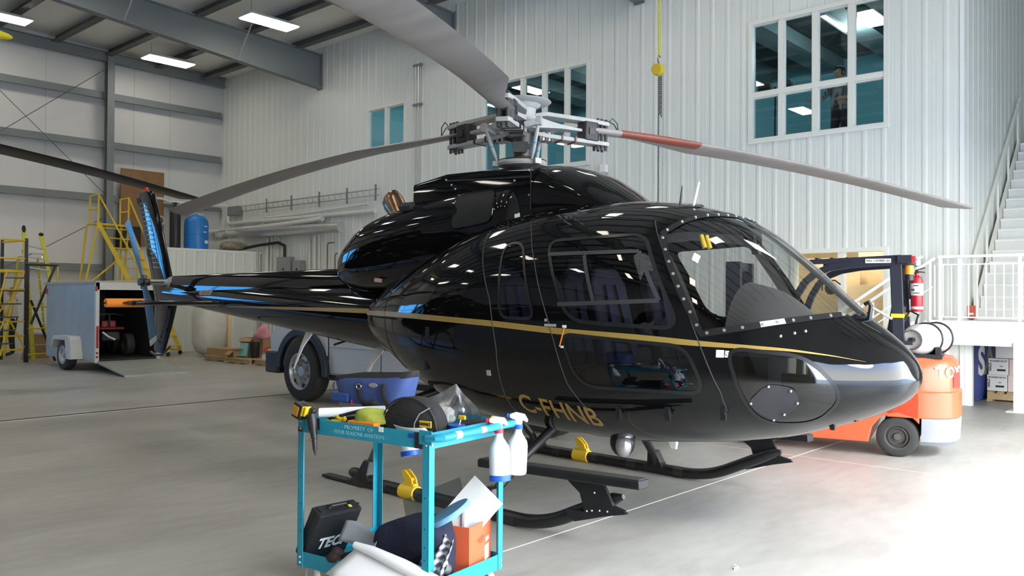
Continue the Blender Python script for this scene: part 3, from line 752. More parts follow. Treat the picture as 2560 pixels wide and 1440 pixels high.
# ---- cowlings
def sec(F, tp, bt, w, nu=2.6, nl=2.6, N=64, zc=None):
    zc = (tp+bt)/2 if zc is None else zc; out = []
    for j in range(N):
        t = 2*PI*j/N; c, s = math.cos(t), math.sin(t); n = nu if s >= 0 else nl; h = tp-zc if s >= 0 else zc-bt
        out.append((F, w*math.copysign(abs(c)**(2/n), c), zc+h*math.copysign(abs(s)**(2/n), s)))
    return out
def loft_keys(keys, step, name, m, parent=HELI, **kw):
    xs = [k[0] for k in keys]; fn = [smooth_interp(xs, [k[i] for k in keys]) for i in range(1, len(keys[0]))]
    n = int((xs[-1]-xs[0])/step); rings = []
    for i in range(n+1):
        F = xs[0]+(xs[-1]-xs[0])*i/n; rings.append(sec(F, *[f(F) for f in fn]))
    return MB().loft(rings).build(name, m, parent, ang=50, **kw)
ECK = [(-2.45, 1.87, 1.75, 0.12, 2.2, 2.2), (-2.41, 1.95, 1.71, 0.24, 2.3, 2.3), (-2.28, 2.09, 1.66, 0.35, 2.5, 2.5), (-2.08, 2.24, 1.61, 0.42, 2.6, 2.6), (-1.80, 2.36, 1.59, 0.46, 2.8, 2.8), (-1.30, 2.45, 1.6, 0.49, 3, 3), (-0.80, 2.51, 1.62, 0.50, 3.2, 3), (-0.35, 2.53, 1.65, 0.50, 3.4, 3), (0.12, 2.53, 1.75, 0.50, 3.4, 3), (0.20, 2.50, 1.85, 0.46, 3.2, 3), (0.28, 2.42, 1.9, 0.36, 3, 3)]
EC = loft_keys(ECK, 0.04, 'engine_cowling', M_blk)
# intake screen on each side of the cowling
for sd in (-1, 1):
    P = round_poly([(-0.42, 2.15), (-0.42, 2.47), (-0.02, 2.475), (0.06, 2.40), (0.06, 2.2)], 0.08)
    def cw(F, U):
        tp_, bt_, w_, nu_, nl_ = [smooth_interp([q[0] for q in ECK], [q[i] for q in ECK])(F) for i in range(1, 6)]
        zc = (tp_+bt_)/2; t = abs(U-zc)/((tp_-bt_)/2); n = nu_ if U > zc else nl_
        return w_*max(0.0, 1-t**n)**(1/n)
    cF, cU = -0.18, 2.31; vs = []; fs = []; m_ = len(P)
    for q in range(1, 9):
        vs += [(cF+(F-cF)*q/8, sd*(cw(cF+(F-cF)*q/8, cU+(U-cU)*q/8)+0.006), cU+(U-cU)*q/8) for F, U in P]
    vs.append((cF, sd*(cw(cF, cU)+0.006), cU))
    for q in range(7): fs += [(q*m_+i, q*m_+(i+1) % m_, (q+1)*m_+(i+1) % m_, (q+1)*m_+i) for i in range(m_)]
    fs += [(8*m_, i, (i+1) % m_) for i in range(m_)]
    MB().add(vs, fs).build('intake_screen', M_mesh, HELI, ang=80)
    MB().tube([(F, sd*(cw(F, U)+0.004), U) for F, U in P], 0.007, 6, closed=True).build('intake_rim', M_blk, HELI)
    for P in ([(-2.02, 2.22), (-1.93, 1.95), (-1.75, 1.62)], [(-1.3, 2.4), (-1.28, 2.0), (-1.2, 1.65)]):
        pass
    e = MB(); 
    for k in range(20):
        t = 2*PI*k/20
    MB().lathe([(0.001, 0), (0.055, 0.0), (0.055, 0.01)], 18, (0, 0, 0), 'Y').build('drain_port', M_cab_dark, HELI).matrix_local = Matrix.Translation((-1.66, sd*0.463, 1.9)) @ Euler((0, R(-20), 0)).to_matrix().to_4x4() @ Matrix.Diagonal((0.55, 1, 1.4, 1))
    MB().box((-1.46, sd*0.47, 1.735), (0.09, 0.02, 0.035), rot=(0, R(5), 0)).build('cowling_placard', M_dkred, HELI, smooth=False)
sl_ = []
for i in range(24):
    t = -0.30*PI + 0.62*PI*i/23
    F, tp_, bt_, w_ = -2.0, 2.262, 1.617, 0.424
    zc = (tp_+bt_)/2; n = 2.65; c, s_ = math.cos(t), math.sin(t)
    sl_.append((F-0.10*s_*0.8+0.02, -(w_+0.004)*abs(c)**(2/n), zc+(tp_-zc+0.004)*math.copysign(abs(s_)**(2/n), s_)))
MB().tube(sl_, 0.006, 5).build('cowling_seam', M_lgrey, HELI)
# exhaust stack and starter vents
ex = MB(); prof = []
axis0, axis1 = Vector((-1.36, -0.26, 2.33)), Vector((-1.58, -0.23, 2.53))
ringsE = []
for k in range(11):
    t = k/10; c = axis0.lerp(axis1, t); r = 0.105*(1-0.1*t) if t < 0.9 else 0.085
    d = (axis1-axis0).normalized(); u = d.cross(Vector((0, 1, 0))).normalized(); v = d.cross(u)
    ringsE.append([c+u*(r*math.cos(2*PI*j/20)*(0.8+0.5*t))+v*(r*math.sin(2*PI*j/20)*0.95) for j in range(20)])
ex.loft(ringsE); ex.build('exhaust_pipe', M_bronze, HELI, ang=50)
MB().lathe([(0.07, 0), (0.075, 0.05), (0.07, 0.06), (0.0, 0.05)], 20, (0, 0, 0), 'X').build('oil_cooler_vent', M_dmetal, HELI).matrix_local = Matrix.Translation((-1.30, -0.05, 2.53)) @ Matrix.Rotation(R(180), 4, 'Z')
MB().box((-1.13, -0.40, 2.41), (0.16, 0.07, 0.05), rot=(R(35), 0, 0)).build('cowling_vent', M_cab_dark, HELI, smooth=False)
# transmission fairing: rectangular deck behind, dome in front
td = MB(); rings = []
for (F, tp_, w, b) in ((-1.12, 2.60, 0.33, 2.35), (-1.10, 2.615, 0.35, 2.35), (-0.64, 2.668, 0.365, 2.3), (-0.2, 2.655, 0.375, 2.2), (0.40, 2.615, 0.385, 2.2)):
    r = 0.03
    rings.append([(F, -w, b), (F, -w, tp_-r), (F, -w+0.008, tp_-0.006), (F, -w+r, tp_), (F, -w*0.5, tp_+0.03), (F, 0, tp_+0.04), (F, w*0.5, tp_+0.03), (F, w-r, tp_), (F, w-0.008, tp_-0.006), (F, w, tp_-r), (F, w, b)])
td.loft(rings, closed=True).build('transmission_fairing', M_blk, HELI, ang=30)
loft_keys([(0.38, 2.665, 2.1, 0.395, 3.2, 3), (0.55, 2.645, 2.1, 0.40, 2.9, 3), (0.80, 2.565, 2.1, 0.385, 2.5, 3), (1.02, 2.44, 2.1, 0.34, 2.2, 3), (1.20, 2.33, 2.1, 0.26, 2.0, 3), (1.34, 2.27, 2.1, 0.14, 2.0, 3)], 0.03, 'fairing_dome', M_blk)
for sd in (-1, 1):
    MB().beam((-0.62, sd*0.378, 2.60), (0.38, sd*0.39, 2.545), 0.008, 0.012).build('fairing_rail', M_dmetal, HELI, smooth=False)
    MB().beam((0.39, sd*0.40, 2.62), (0.39, sd*0.40, 2.28), 0.004, 0.008, up=(1, 0, 0)).build('fairing_seam', M_dmetal, HELI, smooth=False)
    sc = MB()
    for (F, U) in ((-0.62, 2.61), (-0.5, 2.52), (0.36, 2.60), (0.36, 2.40), (-0.55, 2.56), (0.2, 2.53)): sc.ball((F, sd*0.385, U), 0.010, 8)
    stuff(sc.build('fairing_fasteners', M_screw, HELI))

# ---- tail boom
def boom_c(F):
    t = (F+1.5)/(-5.25); top = 1.715; bot = 1.045+0.0955*(-(F+2.0)); bot = max(bot, 1.0); return (top+bot)/2, (top-bot)/2
rings = []
for i in range(41):
    F = -1.4-5.4*i/40; zc, r = boom_c(F); rings.append([(F, r*math.cos(2*PI*j/40)*0.96, zc+r*math.sin(2*PI*j/40)) for j in range(40)])
MB().loft(rings).build('tail_boom', M_blk, HELI, ang=50)
rings = []
for i in range(31):
    F = -2.1-4.45*i/30; zc, r = boom_c(F); w = 0.15-0.05*i/30; h = 1.885-0.03*i/30
    ring = []
    for j in range(17):
        t = PI*j/16; ring.append((F, (w+0.02-0.035*abs(math.sin(t)))*math.copysign(abs(math.cos(t))**0.32, math.cos(t)), 1.62+(h-1.62)*abs(math.sin(t))**0.8))
    rings.append(ring)
MB().loft(rings, closed=True).build('drive_shaft_cover', M_blk, HELI, ang=50)
for sd in (-1, 1):
    def on_boom(F, U, off=0.0, side=-1):
        zc, r = boom_c(F); t = max(-0.99, min(0.99, (U-zc)/r)); w = math.sqrt(1-t*t)
        return Vector((F, side*(r*0.96*w+off*w), U+off*t))
    ribbon([(-1.7-3.1*i/40, 1.44+0.012*i/40) for i in range(41)], 0.05, 0.003, 'gold_stripe', M_gold, side=sd, surf=on_boom, taper=lambda t: 1 - 0.75*t)
for sd in (-1,):
    arrow = [(-5.62, 1.62), (-5.56, 1.66), (-5.56, 1.65), (-5.27, 1.65), (-5.27, 1.59), (-5.56, 1.59), (-5.56, 1.58)]
    vs = [on_boom(F, U, 0.004, sd) for F, U in arrow]; MB().add(vs, [tuple(range(len(vs)))]).build('danger_placard', M_dkred, HELI, smooth=False)
    def fdan(co): return on_boom(-5.42+co.x, 1.62+co.y, 0.006, -1)
    text_mesh('DANGER', 0.055, mat('placard_ink', (0.25, 0.08, 0.07), 0.5), 'danger_lettering', HELI, mapf=fdan, sx=1.0)
# ventral strap of the boom joint and aerials
MB().tube([(-2.55, 0, 1.12), (-2.75, -0.05, 1.06)], 0.012, 6).build('boom_antenna_root', M_blk2, HELI)
for (F, dx, dz) in ((-3.28, -0.52, -0.42), (-2.0, -0.52, -0.42)):
    zb_ = boom_c(F)[0]-boom_c(F)[1]
    MB().loft([[(F+0.07, -0.01, zb_+0.02), (F-0.07, -0.01, zb_+0.02), (F-0.07, 0.01, zb_+0.02), (F+0.07, 0.01, zb_+0.02)], [(F+dx*0.3+0.02, -0.008, zb_-0.16), (F+dx*0.3-0.03, -0.008, zb_-0.16), (F+dx*0.3-0.03, 0.008, zb_-0.16), (F+dx*0.3+0.02, 0.008, zb_-0.16)], [(F+dx*0.62, -0.005, zb_+dz), (F+dx*0.62-0.02, -0.005, zb_+dz), (F+dx*0.62-0.02, 0.005, zb_+dz), (F+dx*0.62, 0.005, zb_+dz)]]).build('blade_antenna', M_white, HELI, smooth=False)
# ---- horizontal stabiliser
def foil(ch, th, n=16):
    up = []
    for i in range(n+1):
        x = 0.5*(1-math.cos(PI*i/n)); y = 5*th*(0.2969*math.sqrt(x)-0.126*x-0.3516*x*x+0.2843*x**3-0.1036*x**4); up.append((x, y))
    return [(x*ch, y*ch) for x, y in up] + [(x*ch, -y*ch) for x, y in reversed(up[1:-1])]
rings = []
for y in (-1.265, -1.255, -0.6, 0, 0.6, 1.255, 1.265):
    k = 0.9 if abs(y) > 1.26 else 1; rings.append([(-4.84-x, y, 1.49+z*k) for x, z in foil(0.47, 0.13)])
MB().loft(rings).build('horizontal_stabiliser', M_blk, HELI, ang=40)
for sd in (-1, 1): MB().ball((-4.98, sd*1.27, 1.49), 0.03, 10, (2.2, 0.6, 1)).build('stabiliser_tip_light', M_blk2, HELI)
# ---- fins
def fin(keys, name, th=0.16):
    rings = []
    for (U, le, te) in keys: rings.append([(le-x, y, U) for x, y in foil(le-te, th)])
    return MB().loft(rings).build(name, M_blk, HELI, ang=40)
UF = fin([(1.60, -6.60, -7.28), (1.9, -6.74, -7.40), (2.5, -7.02, -7.66), (3.05, -7.29, -7.92), (3.10, -7.35, -7.88)], 'upper_fin', 0.15)
LF = fin([(1.66, -6.5, -7.28), (1.5, -6.54, -7.25), (1.15, -6.70, -7.24), (0.80, -6.90, -7.26), (0.76, -6.94, -7.22)], 'lower_fin', 0.14)
for k in range(15):
    U = 1.98+0.068*k; le = -6.72-0.5*(U-1.9)*1.0; c0 = le-0.22; 
    MB().tube([(c0, -0.046, U-0.02), (c0-0.02, -0.052, U), (c0-0.24, -0.036, U+0.004)], 0.006, 6).build('fin_bead', M_lgrey, UF)
for k in range(7):
    U = 0.92+0.075*k; le = -6.52-0.57*(1.5-U)
    MB().tube([(le-0.14, -0.034, U-0.02), (le-0.16, -0.04, U), (le-0.28, -0.03, U+0.004)], 0.006, 6).build('fin_bead', M_dmetal, LF)
bc = MB().lathe([(0.0, 0.0), (0.03, 0.0), (0.03, 0.05), (0.024, 0.075), (0.0, 0.085)], 16, (-7.56, 0, 3.09)).build('beacon', M_beacon, UF)
MB().box((-7.45, -0.05, 2.86), (0.06, 0.006, 0.05)).build('fin_placard', M_dkred, UF, smooth=False)
MB().tube([(-6.75, 0, 0.86), (-6.98, 0, 0.74), (-7.2, 0, 0.72), (-7.36, 0, 0.76)], 0.018, 8).build('tail_guard', M_blk2, HELI)
# ---- tail rotor
TR = MB(); TR.cyl((-6.62, -0.05, 1.76), (-6.62, -0.43, 1.76), 0.045, 0.035, 14); TR.ball((-6.62, -0.02, 1.76), 0.10, 14, (1.4, 1, 0.9))
TR = TR.build('tail_gearbox', M_lgrey, HELI)
hb_ = MB(); hb_.cyl((-6.62, -0.36, 1.76), (-6.62, -0.50, 1.76), 0.05, n=14); hb_.lathe([(0.06, 0), (0.075, 0.01), (0.06, 0.02)], 16, (-6.62, -0.46, 1.76), 'Y')
for dz in (-0.07, 0.07): hb_.cyl((-6.67, -0.43, 1.76+dz), (-6.57, -0.43, 1.76+dz), 0.028, n=10)
for dx in (-0.1, 0.1): hb_.cyl((-6.62+dx, -0.40, 1.76), (-6.62+dx, -0.2, 1.76), 0.012, n=8)
TH = hb_.build('tail_rotor_hub', M_dmetal, HELI)
for sgn in (1, -1):
    d = Vector((-0.46*sgn, 0, 0.888*sgn)); rings = []; tipr = []
    c_ = Vector((0.888, 0, 0.46))
    for i in range(13):
        r = 0.07+0.86*i/12; ch = 0.10+0.09*min(1, max(0, (r-0.1)/0.25)); tw = R(10-6*i/12)
        cd = c_*math.cos(tw) + Vector((0, -1, 0))*math.sin(tw)*sgn; nd = d.cross(cd).normalized()
        p = Vector((-6.62, -0.45, 1.76))+d*r+Vector((0, -0.05, 0))*(r/0.93)**2
        rings.append([p+cd*(x-0.3*ch)+nd*y for x, y in foil(ch, 0.12, 10)])
    o = MB().loft(rings[:-1] if True else rings).build('tail_rotor_blade', mat('tail_blade_teal_grey', (0.10, 0.16, 0.19), 0.25, 0.3, var=0.15, scale=4), TH, ang=50)
    MB().loft(rings[-2:]).build('blade_tip', M_lgrey, TH, ang=50)

# ---- landing gear
for sd in (-1, 1):
    y = sd*1.085
    pth = [(-0.95, y, 0.05), (0.3, y, 0.05), (1.0, y, 0.05)]
    pth = pth[:-1]
    for k in range(11):
        a = R(25)*k/10; pth.append((0.90+1.0*math.sin(a), y, 0.05+1.0*(1-math.cos(a))))
    e = Vector(pth[-1]); tn = math.tan(R(25)); pth += [(1.62, y, e.z+(1.62-e.x)*tn), (1.72, y, e.z+(1.72-e.x)*tn-0.004), (1.79, y, e.z+(1.79-e.x)*tn-0.012)]
    sk = MB().tube(pth, [0.047]*(len(pth)-2)+[0.040, 0.016], 16).build('skid', M_skid, HELI)
    MB().box((-1.12, y, 0.022), (0.52, 0.085, 0.02)).box((-0.9, y, 0.025), (0.2, 0.09, 0.035)).build('skid_heel_plate', M_dmetal, sk, smooth=False)
    for k, F in enumerate((-0.9, -0.55, -0.1, 0.35, 0.85)):
        MB().lathe([(0.05, -0.05), (0.05, 0.05)], 12, (F, y, 0.047), 'X').build('wear_band', M_dmetal, sk)
    # step
    st = MB().box((1.32, sd*1.17, 0.445), (1.36, 0.11, 0.055), rot=(0, R(-2.2), 0)).build('step', M_skid, HELI, smooth=False, bev=0.008)
    MB().box((1.32, sd*1.17, 0.475), (1.34, 0.09, 0.006), rot=(0, R(-2.2), 0)).build('step_tread', mat('step_grit', (0.05, 0.047, 0.043), 0.9, var=0.4, scale=90), st, smooth=False)
    br = MB(); br.prism([(1.34, 0.445), (1.66, 0.445), (1.70, 0.40), (1.76, 0.30), (1.84, 0.285), (1.86, 0.265), (1.70, 0.225), (1.46, 0.15), (1.40, 0.185), (1.38, 0.21), (1.42, 0.22), (1.54, 0.225), (1.50, 0.34)], y-0.012, y+0.012, 'XZ')
    br = br.build('step_bracket', M_skid, st, smooth=False)
    br.location.y = sd*0.06
    sc = MB()
    for (F, U) in ((1.56, 0.235), (1.60, 0.245), (1.66, 0.255), (1.72, 0.26), (1.62, 0.36)): sc.ball((F, y+sd*0.074, U), 0.008, 6)
    stuff(sc.build('bracket_bolts', M_screw, st))
    for F in (-0.82, 0.60):
        top = (F+0.03, sd*0.62, 0.62)
        MB().tube([(F, sd*1.085, 0.06), (F-0.02, sd*1.01, 0.20), (F-0.08, sd*0.83, 0.42), (F-0.03, sd*0.55, 0.68), (F+0.12, sd*0.2, 0.80)] if F < 0 else [(F, sd*1.085, 0.06), (F+0.02, sd*1.0, 0.20), (F+0.07, sd*0.74, 0.42), (F+0.12, sd*0.42, 0.64)], 0.034, 14).build('cross_tube', M_skid, HELI)
        MB().loft([[(F-0.11, y-0.05*1, 0.055), (F+0.11, y-0.05, 0.055), (F+0.11, y+0.05, 0.055), (F-0.11, y+0.05, 0.055)], [(F-0.07, y-0.045, 0.11), (F+0.07, y-0.045, 0.11), (F+0.07, y+0.045, 0.11), (F-0.07, y+0.045, 0.11)], [(F-0.035, y-0.045-sd*0.05, 0.22), (F+0.045, y-0.045-sd*0.05, 0.22), (F+0.045, y+0.045-sd*0.05, 0.22), (F-0.035, y+0.045-sd*0.05, 0.22)]]).build('skid_shoe', M_skid, HELI, bev=0.01, smooth=False)
        if F < 0: MB().ball((F-0.14, y, 0.10), 0.055, 12, (1.3, 0.9, 0.8)).build('damper', M_dmetal, HELI)
    # yellow ground-wheel fitting
    F = -0.25
    cl_ = MB().lathe([(0.052, -0.09), (0.06, -0.085), (0.06, 0.085), (0.052, 0.09)], 20, (F, y, 0.05), 'X'); cl_.box((F, y, 0.105), (0.14, 0.05, 0.04))
    cl_ = cl_.build('ground_wheel_fitting', M_yel, HELI)
    for dy in (-0.022, 0.022):
        MB().prism(round_poly([(F+0.06, 0.10), (F+0.055, 0.16), (F-0.03, 0.225), (F-0.075, 0.215), (F-0.06, 0.18), (F-0.01, 0.11)], 0.03), y+dy-0.006, y+dy+0.006, 'XZ').build('fitting_lug', M_yel, cl_, smooth=False)
    MB().cyl((F+0.02, y-0.03, 0.15), (F+0.02, y+0.03, 0.15), 0.014, n=10).build('fitting_pin', M_yel, cl_)

# ---- main rotor
MF = -0.07
ms = MB(); ms.cyl((MF, 0, 2.6), (MF, 0, 3.1), 0.055, n=18); ms.lathe([(0.085, 2.90), (0.085, 3.0), (0.06, 3.02)], 18, (MF, 0, 0)); ms.lathe([(0.075, 2.80), (0.075, 2.86), (0.06, 2.88)], 18, (MF, 0, 0))
ms = ms.build('rotor_mast', M_dmetal, HELI)
sw = MB(); sw.lathe([(0.12, 2.70), (0.205, 2.715), (0.215, 2.735), (0.205, 2.755), (0.12, 2.765), (0.06, 2.80)], 30, (MF, 0, 0))
for k in range(3):
    a = R(-54.8+40)+k*2*PI/3; sw.box((MF+0.22*math.cos(a), 0.22*math.sin(a), 2.735), (0.07, 0.06, 0.045), rz=a)
sw = sw.build('swashplate', M_lgrey, HELI)
MB().lathe([(0.21, 2.757), (0.213, 2.764), (0.205, 2.768)], 30, (MF, 0, 0), caps=False).build('swashplate_ring', M_bronze, sw)
MB().prism(round_poly([(-0.06, -0.04), (0.06, -0.04), (0.07, 0.05), (-0.07, 0.05)], 0.02), -0.03, 0.03, 'XZ').build('scissor_link', M_dmetal, sw).matrix_local = Matrix.Translation((MF+0.06, -0.09, 2.86)) @ Matrix.Rotation(R(45), 4, 'Z')
hz0 = 3.085
hub = MB(); hub.lathe([(0.0, -0.05), (0.13, -0.045), (0.15, 0.0), (0.13, 0.04), (0.0, 0.05)], 24, (MF, 0, hz0)); hub = hub.build('rotor_hub', M_hub, HELI)
dk = MB(); dk.lathe([(0.0, 0.12), (0.13, 0.13), (0.16, 0.165), (0.24, 0.178), (0.252, 0.188), (0.245, 0.196), (0.15, 0.20), (0.0, 0.203)], 36, (MF, 0, hz0)); dk.cyl((MF, 0, hz0+0.03), (MF, 0, hz0+0.13), 0.11, 0.12, 20)
dk = dk.build('vibration_absorber', M_hub, hub)
MB().box((MF+0.04, -0.17, hz0+0.10), (0.085, 0.09, 0.12), rz=R(-42)).build('absorber_box', M_white, hub, bev=0.006, smooth=False)
MB().box((MF-0.05, -0.10, hz0+0.085), (0.11, 0.12, 0.12), rz=R(-42)).build('absorber_box', M_hub, hub, bev=0.006, smooth=False)
for k, ph in enumerate((65.2, -174.8, -58.5)):
    a = R(ph); d = Vector((math.cos(a), math.sin(a), 0)); s = Vector((-math.sin(a), math.cos(a), 0)); o = Vector((MF, 0, hz0))
    def P(r, l, z): return o + d*r + s*l + Vector((0, 0, z-0.05*r*r))
    # flexible star arm
    rr = []
    for (r, w, z) in ((0.10, 0.14, 0.045), (0.22, 0.10, 0.03), (0.34, 0.075, 0.018), (0.50, 0.05, 0.012), (0.62, 0.04, 0.012)):
        rr.append([P(r, -w, -z), P(r, w, -z), P(r, w, z), P(r, -w, z)])
    MB().loft(rr).build('star_arm', M_hub, hub, ang=50)
    for z in (0.095, -0.095):
        rr = []
        for (r, w, zz) in ((0.10, 0.055, z*0.8), (0.20, 0.08, z), (0.60, 0.065, z), (0.80, 0.062, z*0.95), (0.83, 0.05, z*0.95)):
            rr.append([P(r, -w, zz-0.018), P(r, w, zz-0.018), P(r, w, zz+0.018), P(r, -w, zz+0.018)])
        MB().loft(rr).build('blade_sleeve_plate', M_hub, hub, ang=50, bev=0.004)
    fa = MB()
    rr = [[P(r, -w, -0.085), P(r, w, -0.085), P(r, w, 0.085), P(r, -w, 0.085)] for r, w in ((0.56, 0.05), (0.58, 0.075), (0.70, 0.075), (0.72, 0.05))]
    fa.loft(rr).build('frequency_adapter', M_bplastic, hub, ang=30, bev=0.01)
    MB().box(P(0.64, -0.078, 0), (0.05, 0.012, 0.06), rz=a).box(P(0.64, 0.078, 0), (0.05, 0.012, 0.06), rz=a).build('adapter_cap', M_dmetal, hub, smooth=False)
    for r in (0.35, 0.48):
        MB().box(P(r, 0, -0.097), (0.012, 0.17, 0.05), rz=a).build('sleeve_band', M_red if k == 0 else M_dmetal, hub, smooth=False)
    bl = MB()
    for r in (0.72, 0.76, 0.80):
        for l in (-0.035, 0.035): bl.cyl(P(r, l, -0.15), P(r, l, 0.13), 0.014, n=8)
    stuff(bl.build('blade_bolts', M_dmetal, hub))
    # elastomer stack and pitch horn
    for q in range(5):
        MB().box(P(0.15+0.028*q, -0.0, -0.10-0.0), (0.02, 0.12, 0.07), rz=a).build('elastomer_plate', M_lgrey if q % 2 else M_dmetal, hub, smooth=False)
    e0 = P(0.27, 0.07, -0.06); e1 = P(0.26, 0.19, -0.03)
    MB().beam(e0, e1, 0.07, 0.05).cyl(e1+s*-0.02, e1+s*0.03, 0.04, n=14).build('pitch_horn', M_hub, hub, bev=0.006)
    b0 = o + Vector((0.215*math.cos(a+R(33)), 0.215*math.sin(a+R(33)), 2.75-hz0))
    pr = MB(); pr.tube([b0, b0.lerp(e1, 0.1), b0.lerp(e1, 0.2), b0.lerp(e1, 0.8), b0.lerp(e1, 0.9), e1], [0.010, 0.010, 0.017, 0.017, 0.010, 0.010], 10); pr.build('pitch_rod', M_hub, hub)
    pr = MB().tube([b0.lerp(e1, 0.42), b0.lerp(e1, 0.47)], 0.0185, 10).build('pitch_rod_band', mat('blue_band', (0.05, 0.3, 0.5), 0.5), hub)
    for q in range(2):
        MB().tube([P(0.82, 0.04*(2*q-1), 0.10), P(0.86, 0.05*(2*q-1), 0.15), P(0.92, 0.03*(2*q-1), 0.12), P(0.95, 0.0, 0.05)], 0.005, 6).build('bonding_strap', M_dmetal, hub)
    # blade
    rings = []; n = 44
    def bz(r): return -0.475*(max(0, r-0.5)/4.845)**1.75
    def bsec(r, x, z):
        ch = 0.16 if r < 1.1 else (0.16+0.19*min(1, (r-1.1)/0.75)**1.0 if r < 1.85 else 0.35)
        if r > 5.25: ch *= 1-0.45*(r-5.25)/0.095
        th = 0.5 if r < 1.1 else 0.5-0.36*min(1, (r-1.1)/0.75)
        return ch, th
    for i in range(n+1):
        r = 0.68+4.665*i/n
        ch, th = bsec(r, 0, 0); tw = R(9 - 12*(r/5.345)); t_ = 0.12 if r > 1.85 else 0.34-(0.22*min(1, max(0, (r-1.1)/0.75)))
        # leading edge side: rotor turns clockwise seen from above -> leading edge on -s
        ring = []
        for (x, y) in foil(ch, t_, 12):
            l = -(0.08) + x; l, zz = l*math.cos(tw)+y*math.sin(tw), -l*math.sin(tw)+y*math.cos(tw)
            p = o + d*r + s*l + Vector((0, 0, zz + bz(r) - 0.01))
            ring.append(p)
        rings.append(ring)
    bo = MB().loft(rings).build('main_rotor_blade', M_blade, hub, ang=50)
    if k == 0:
        rg = []
        for i in range(13):
            r = 0.95+0.85*i/12; ch, th = bsec(r, 0, 0); tw = R(9-12*(r/5.345)); t_ = 0.12 if r > 1.85 else 0.34-(0.22*min(1, max(0, (r-1.1)/0.75)))
            f_ = foil(ch, t_, 12); m_ = len(f_); row = []
            for q in range(-5, 6):
                x, y = f_[q % m_]; x -= 0.002; y *= 1.06
                l = -0.08+x; l, zz = l*math.cos(tw)+y*math.sin(tw), -l*math.sin(tw)+y*math.cos(tw)
                row.append(o+d*r+s*l+Vector((0, 0, zz+bz(r)-0.01)))
            rg.append(row)
        MB().loft(rg, closed=False).build('erosion_tape', M_red, hub, ang=80)

# ---- cabin
cb = MB()
cb.loft([[(F, -w, 0.80), (F, w, 0.80), (F, w, 0.83), (F, -w, 0.83)] for F, w in [(f_, halfw(f_, 0.80)-0.05) for f_ in (0.2, 0.8, 1.6, 2.1, 2.4, 2.6)]]).build('cabin_floor', M_cab_dark, HELI, smooth=False)
MB().loft([[(f_, -(halfw(0.07, z_)-0.04), z_), (f_, halfw(0.07, z_)-0.04, z_), (f_+0.05, halfw(0.07, z_)-0.04, z_), (f_+0.05, -(halfw(0.07, z_)-0.04), z_)] for f_, z_ in [(0.05, 0.75+0.1*q) for q in range(14)]]).build('cabin_rear_wall', M_cab_dark, HELI, smooth=False)
def seat(F, y, m):
    s_ = MB(); s_.loft([[(F-0.02, y-0.22, 1.02), (F+0.48, y-0.22, 1.06), (F+0.48, y+0.22, 1.06), (F-0.02, y+0.22, 1.02)], [(F-0.04, y-0.23, 1.12), (F+0.46, y-0.23, 1.17), (F+0.46, y+0.23, 1.17), (F-0.04, y+0.23, 1.12)]])
    so = s_.build('seat', m, HELI, bev=0.03, smooth=True)
    b_ = MB(); b_.loft([[(F, y-0.22, 1.1), (F, y+0.22, 1.1), (F-0.10, y+0.22, 1.1), (F-0.10, y-0.22, 1.1)], [(F-0.14, y-0.21, 1.68), (F-0.14, y+0.21, 1.68), (F-0.24, y+0.21, 1.68), (F-0.24, y-0.21, 1.68)], [(F-0.17, y-0.13, 1.80), (F-0.17, y+0.13, 1.80), (F-0.25, y+0.13, 1.80), (F-0.25, y-0.13, 1.80)]]).build('seat_back', m, so, bev=0.02)
    for l in (-0.1, 0.1): MB().beam((F+0.02, y+l, 1.15), (F-0.115, y+l*0.6, 1.68), 0.045, 0.006, up=(1, 0, 0)).build('seat_belt', M_belt, so, smooth=False)
    MB().bx(F+0.02, F+0.42, y-0.18, y+0.18, 0.83, 1.03).build('seat_base', M_cab_dark, so, smooth=False)
seat(1.28, -0.36, M_seat); seat(1.28, 0.36, M_seat); seat(0.36, -0.45, M_seat); seat(0.36, 0.0, M_seat); seat(0.36, 0.45, M_seat)
ip = MB(); rg = []
for i in range(13):
    F = 2.02+0.50*i/12; k = math.sqrt(max(0, 1-((i-3)/10.5)**2)) if i > 3 else 1.0
    rg.append([(F, 0.12+0.40*k*math.cos(PI*j/16), 1.20+0.50*k*math.sin(PI*j/16)*(1-0.25*i/12)) for j in range(17)])
ip.loft(rg, closed=True).build('instrument_panel', mat('glareshield', (0.11, 0.10, 0.10), 0.8, var=0.1), HELI, ang=50)
MB().bx(1.75, 2.2, 0.02, 0.22, 0.83, 1.3).build('centre_pedestal', M_cab_dark, HELI, smooth=False)
for (y) in (-0.36, 0.36):
    MB().tube([(1.72, y, 0.83), (1.80, y, 1.0), (1.70, y, 1.25), (1.66, y, 1.33)], 0.014, 8).build('cyclic_stick', M_cab_dark, HELI)
for (l) in (0.02, 0.09):
    MB().cyl((1.83, -0.26+l, 2.02), (1.86, -0.26+l, 1.93), 0.016, 0.018, 10).build('yellow_lever', M_yel, HELI)
for sd in (-1, 1):
    for P in ([(1.72, 2.06), (2.10, 1.40), (2.22, 1.0)], [(0.86, 2.02), (1.08, 1.42), (1.22, 1.0)]):
        ribbon(dense(P, 0.05, False), 0.09, -0.03, 'cabin_pillar', M_trim_in, side=sd)
    ribbon(dense([(0.5, 2.09), (1.2, 2.12), (1.72, 2.06)], 0.05, False), 0.10, -0.035, 'cabin_roof_rail', M_trim_in, side=sd)
MB().box((1.96, 0.32, 1.93), (0.05, 0.05, 0.05)).cyl((1.96, 0.32, 1.95), (1.94, 0.32, 2.05), 0.006, n=6).build('cabin_camera', M_cab_dark, HELI, smooth=False)

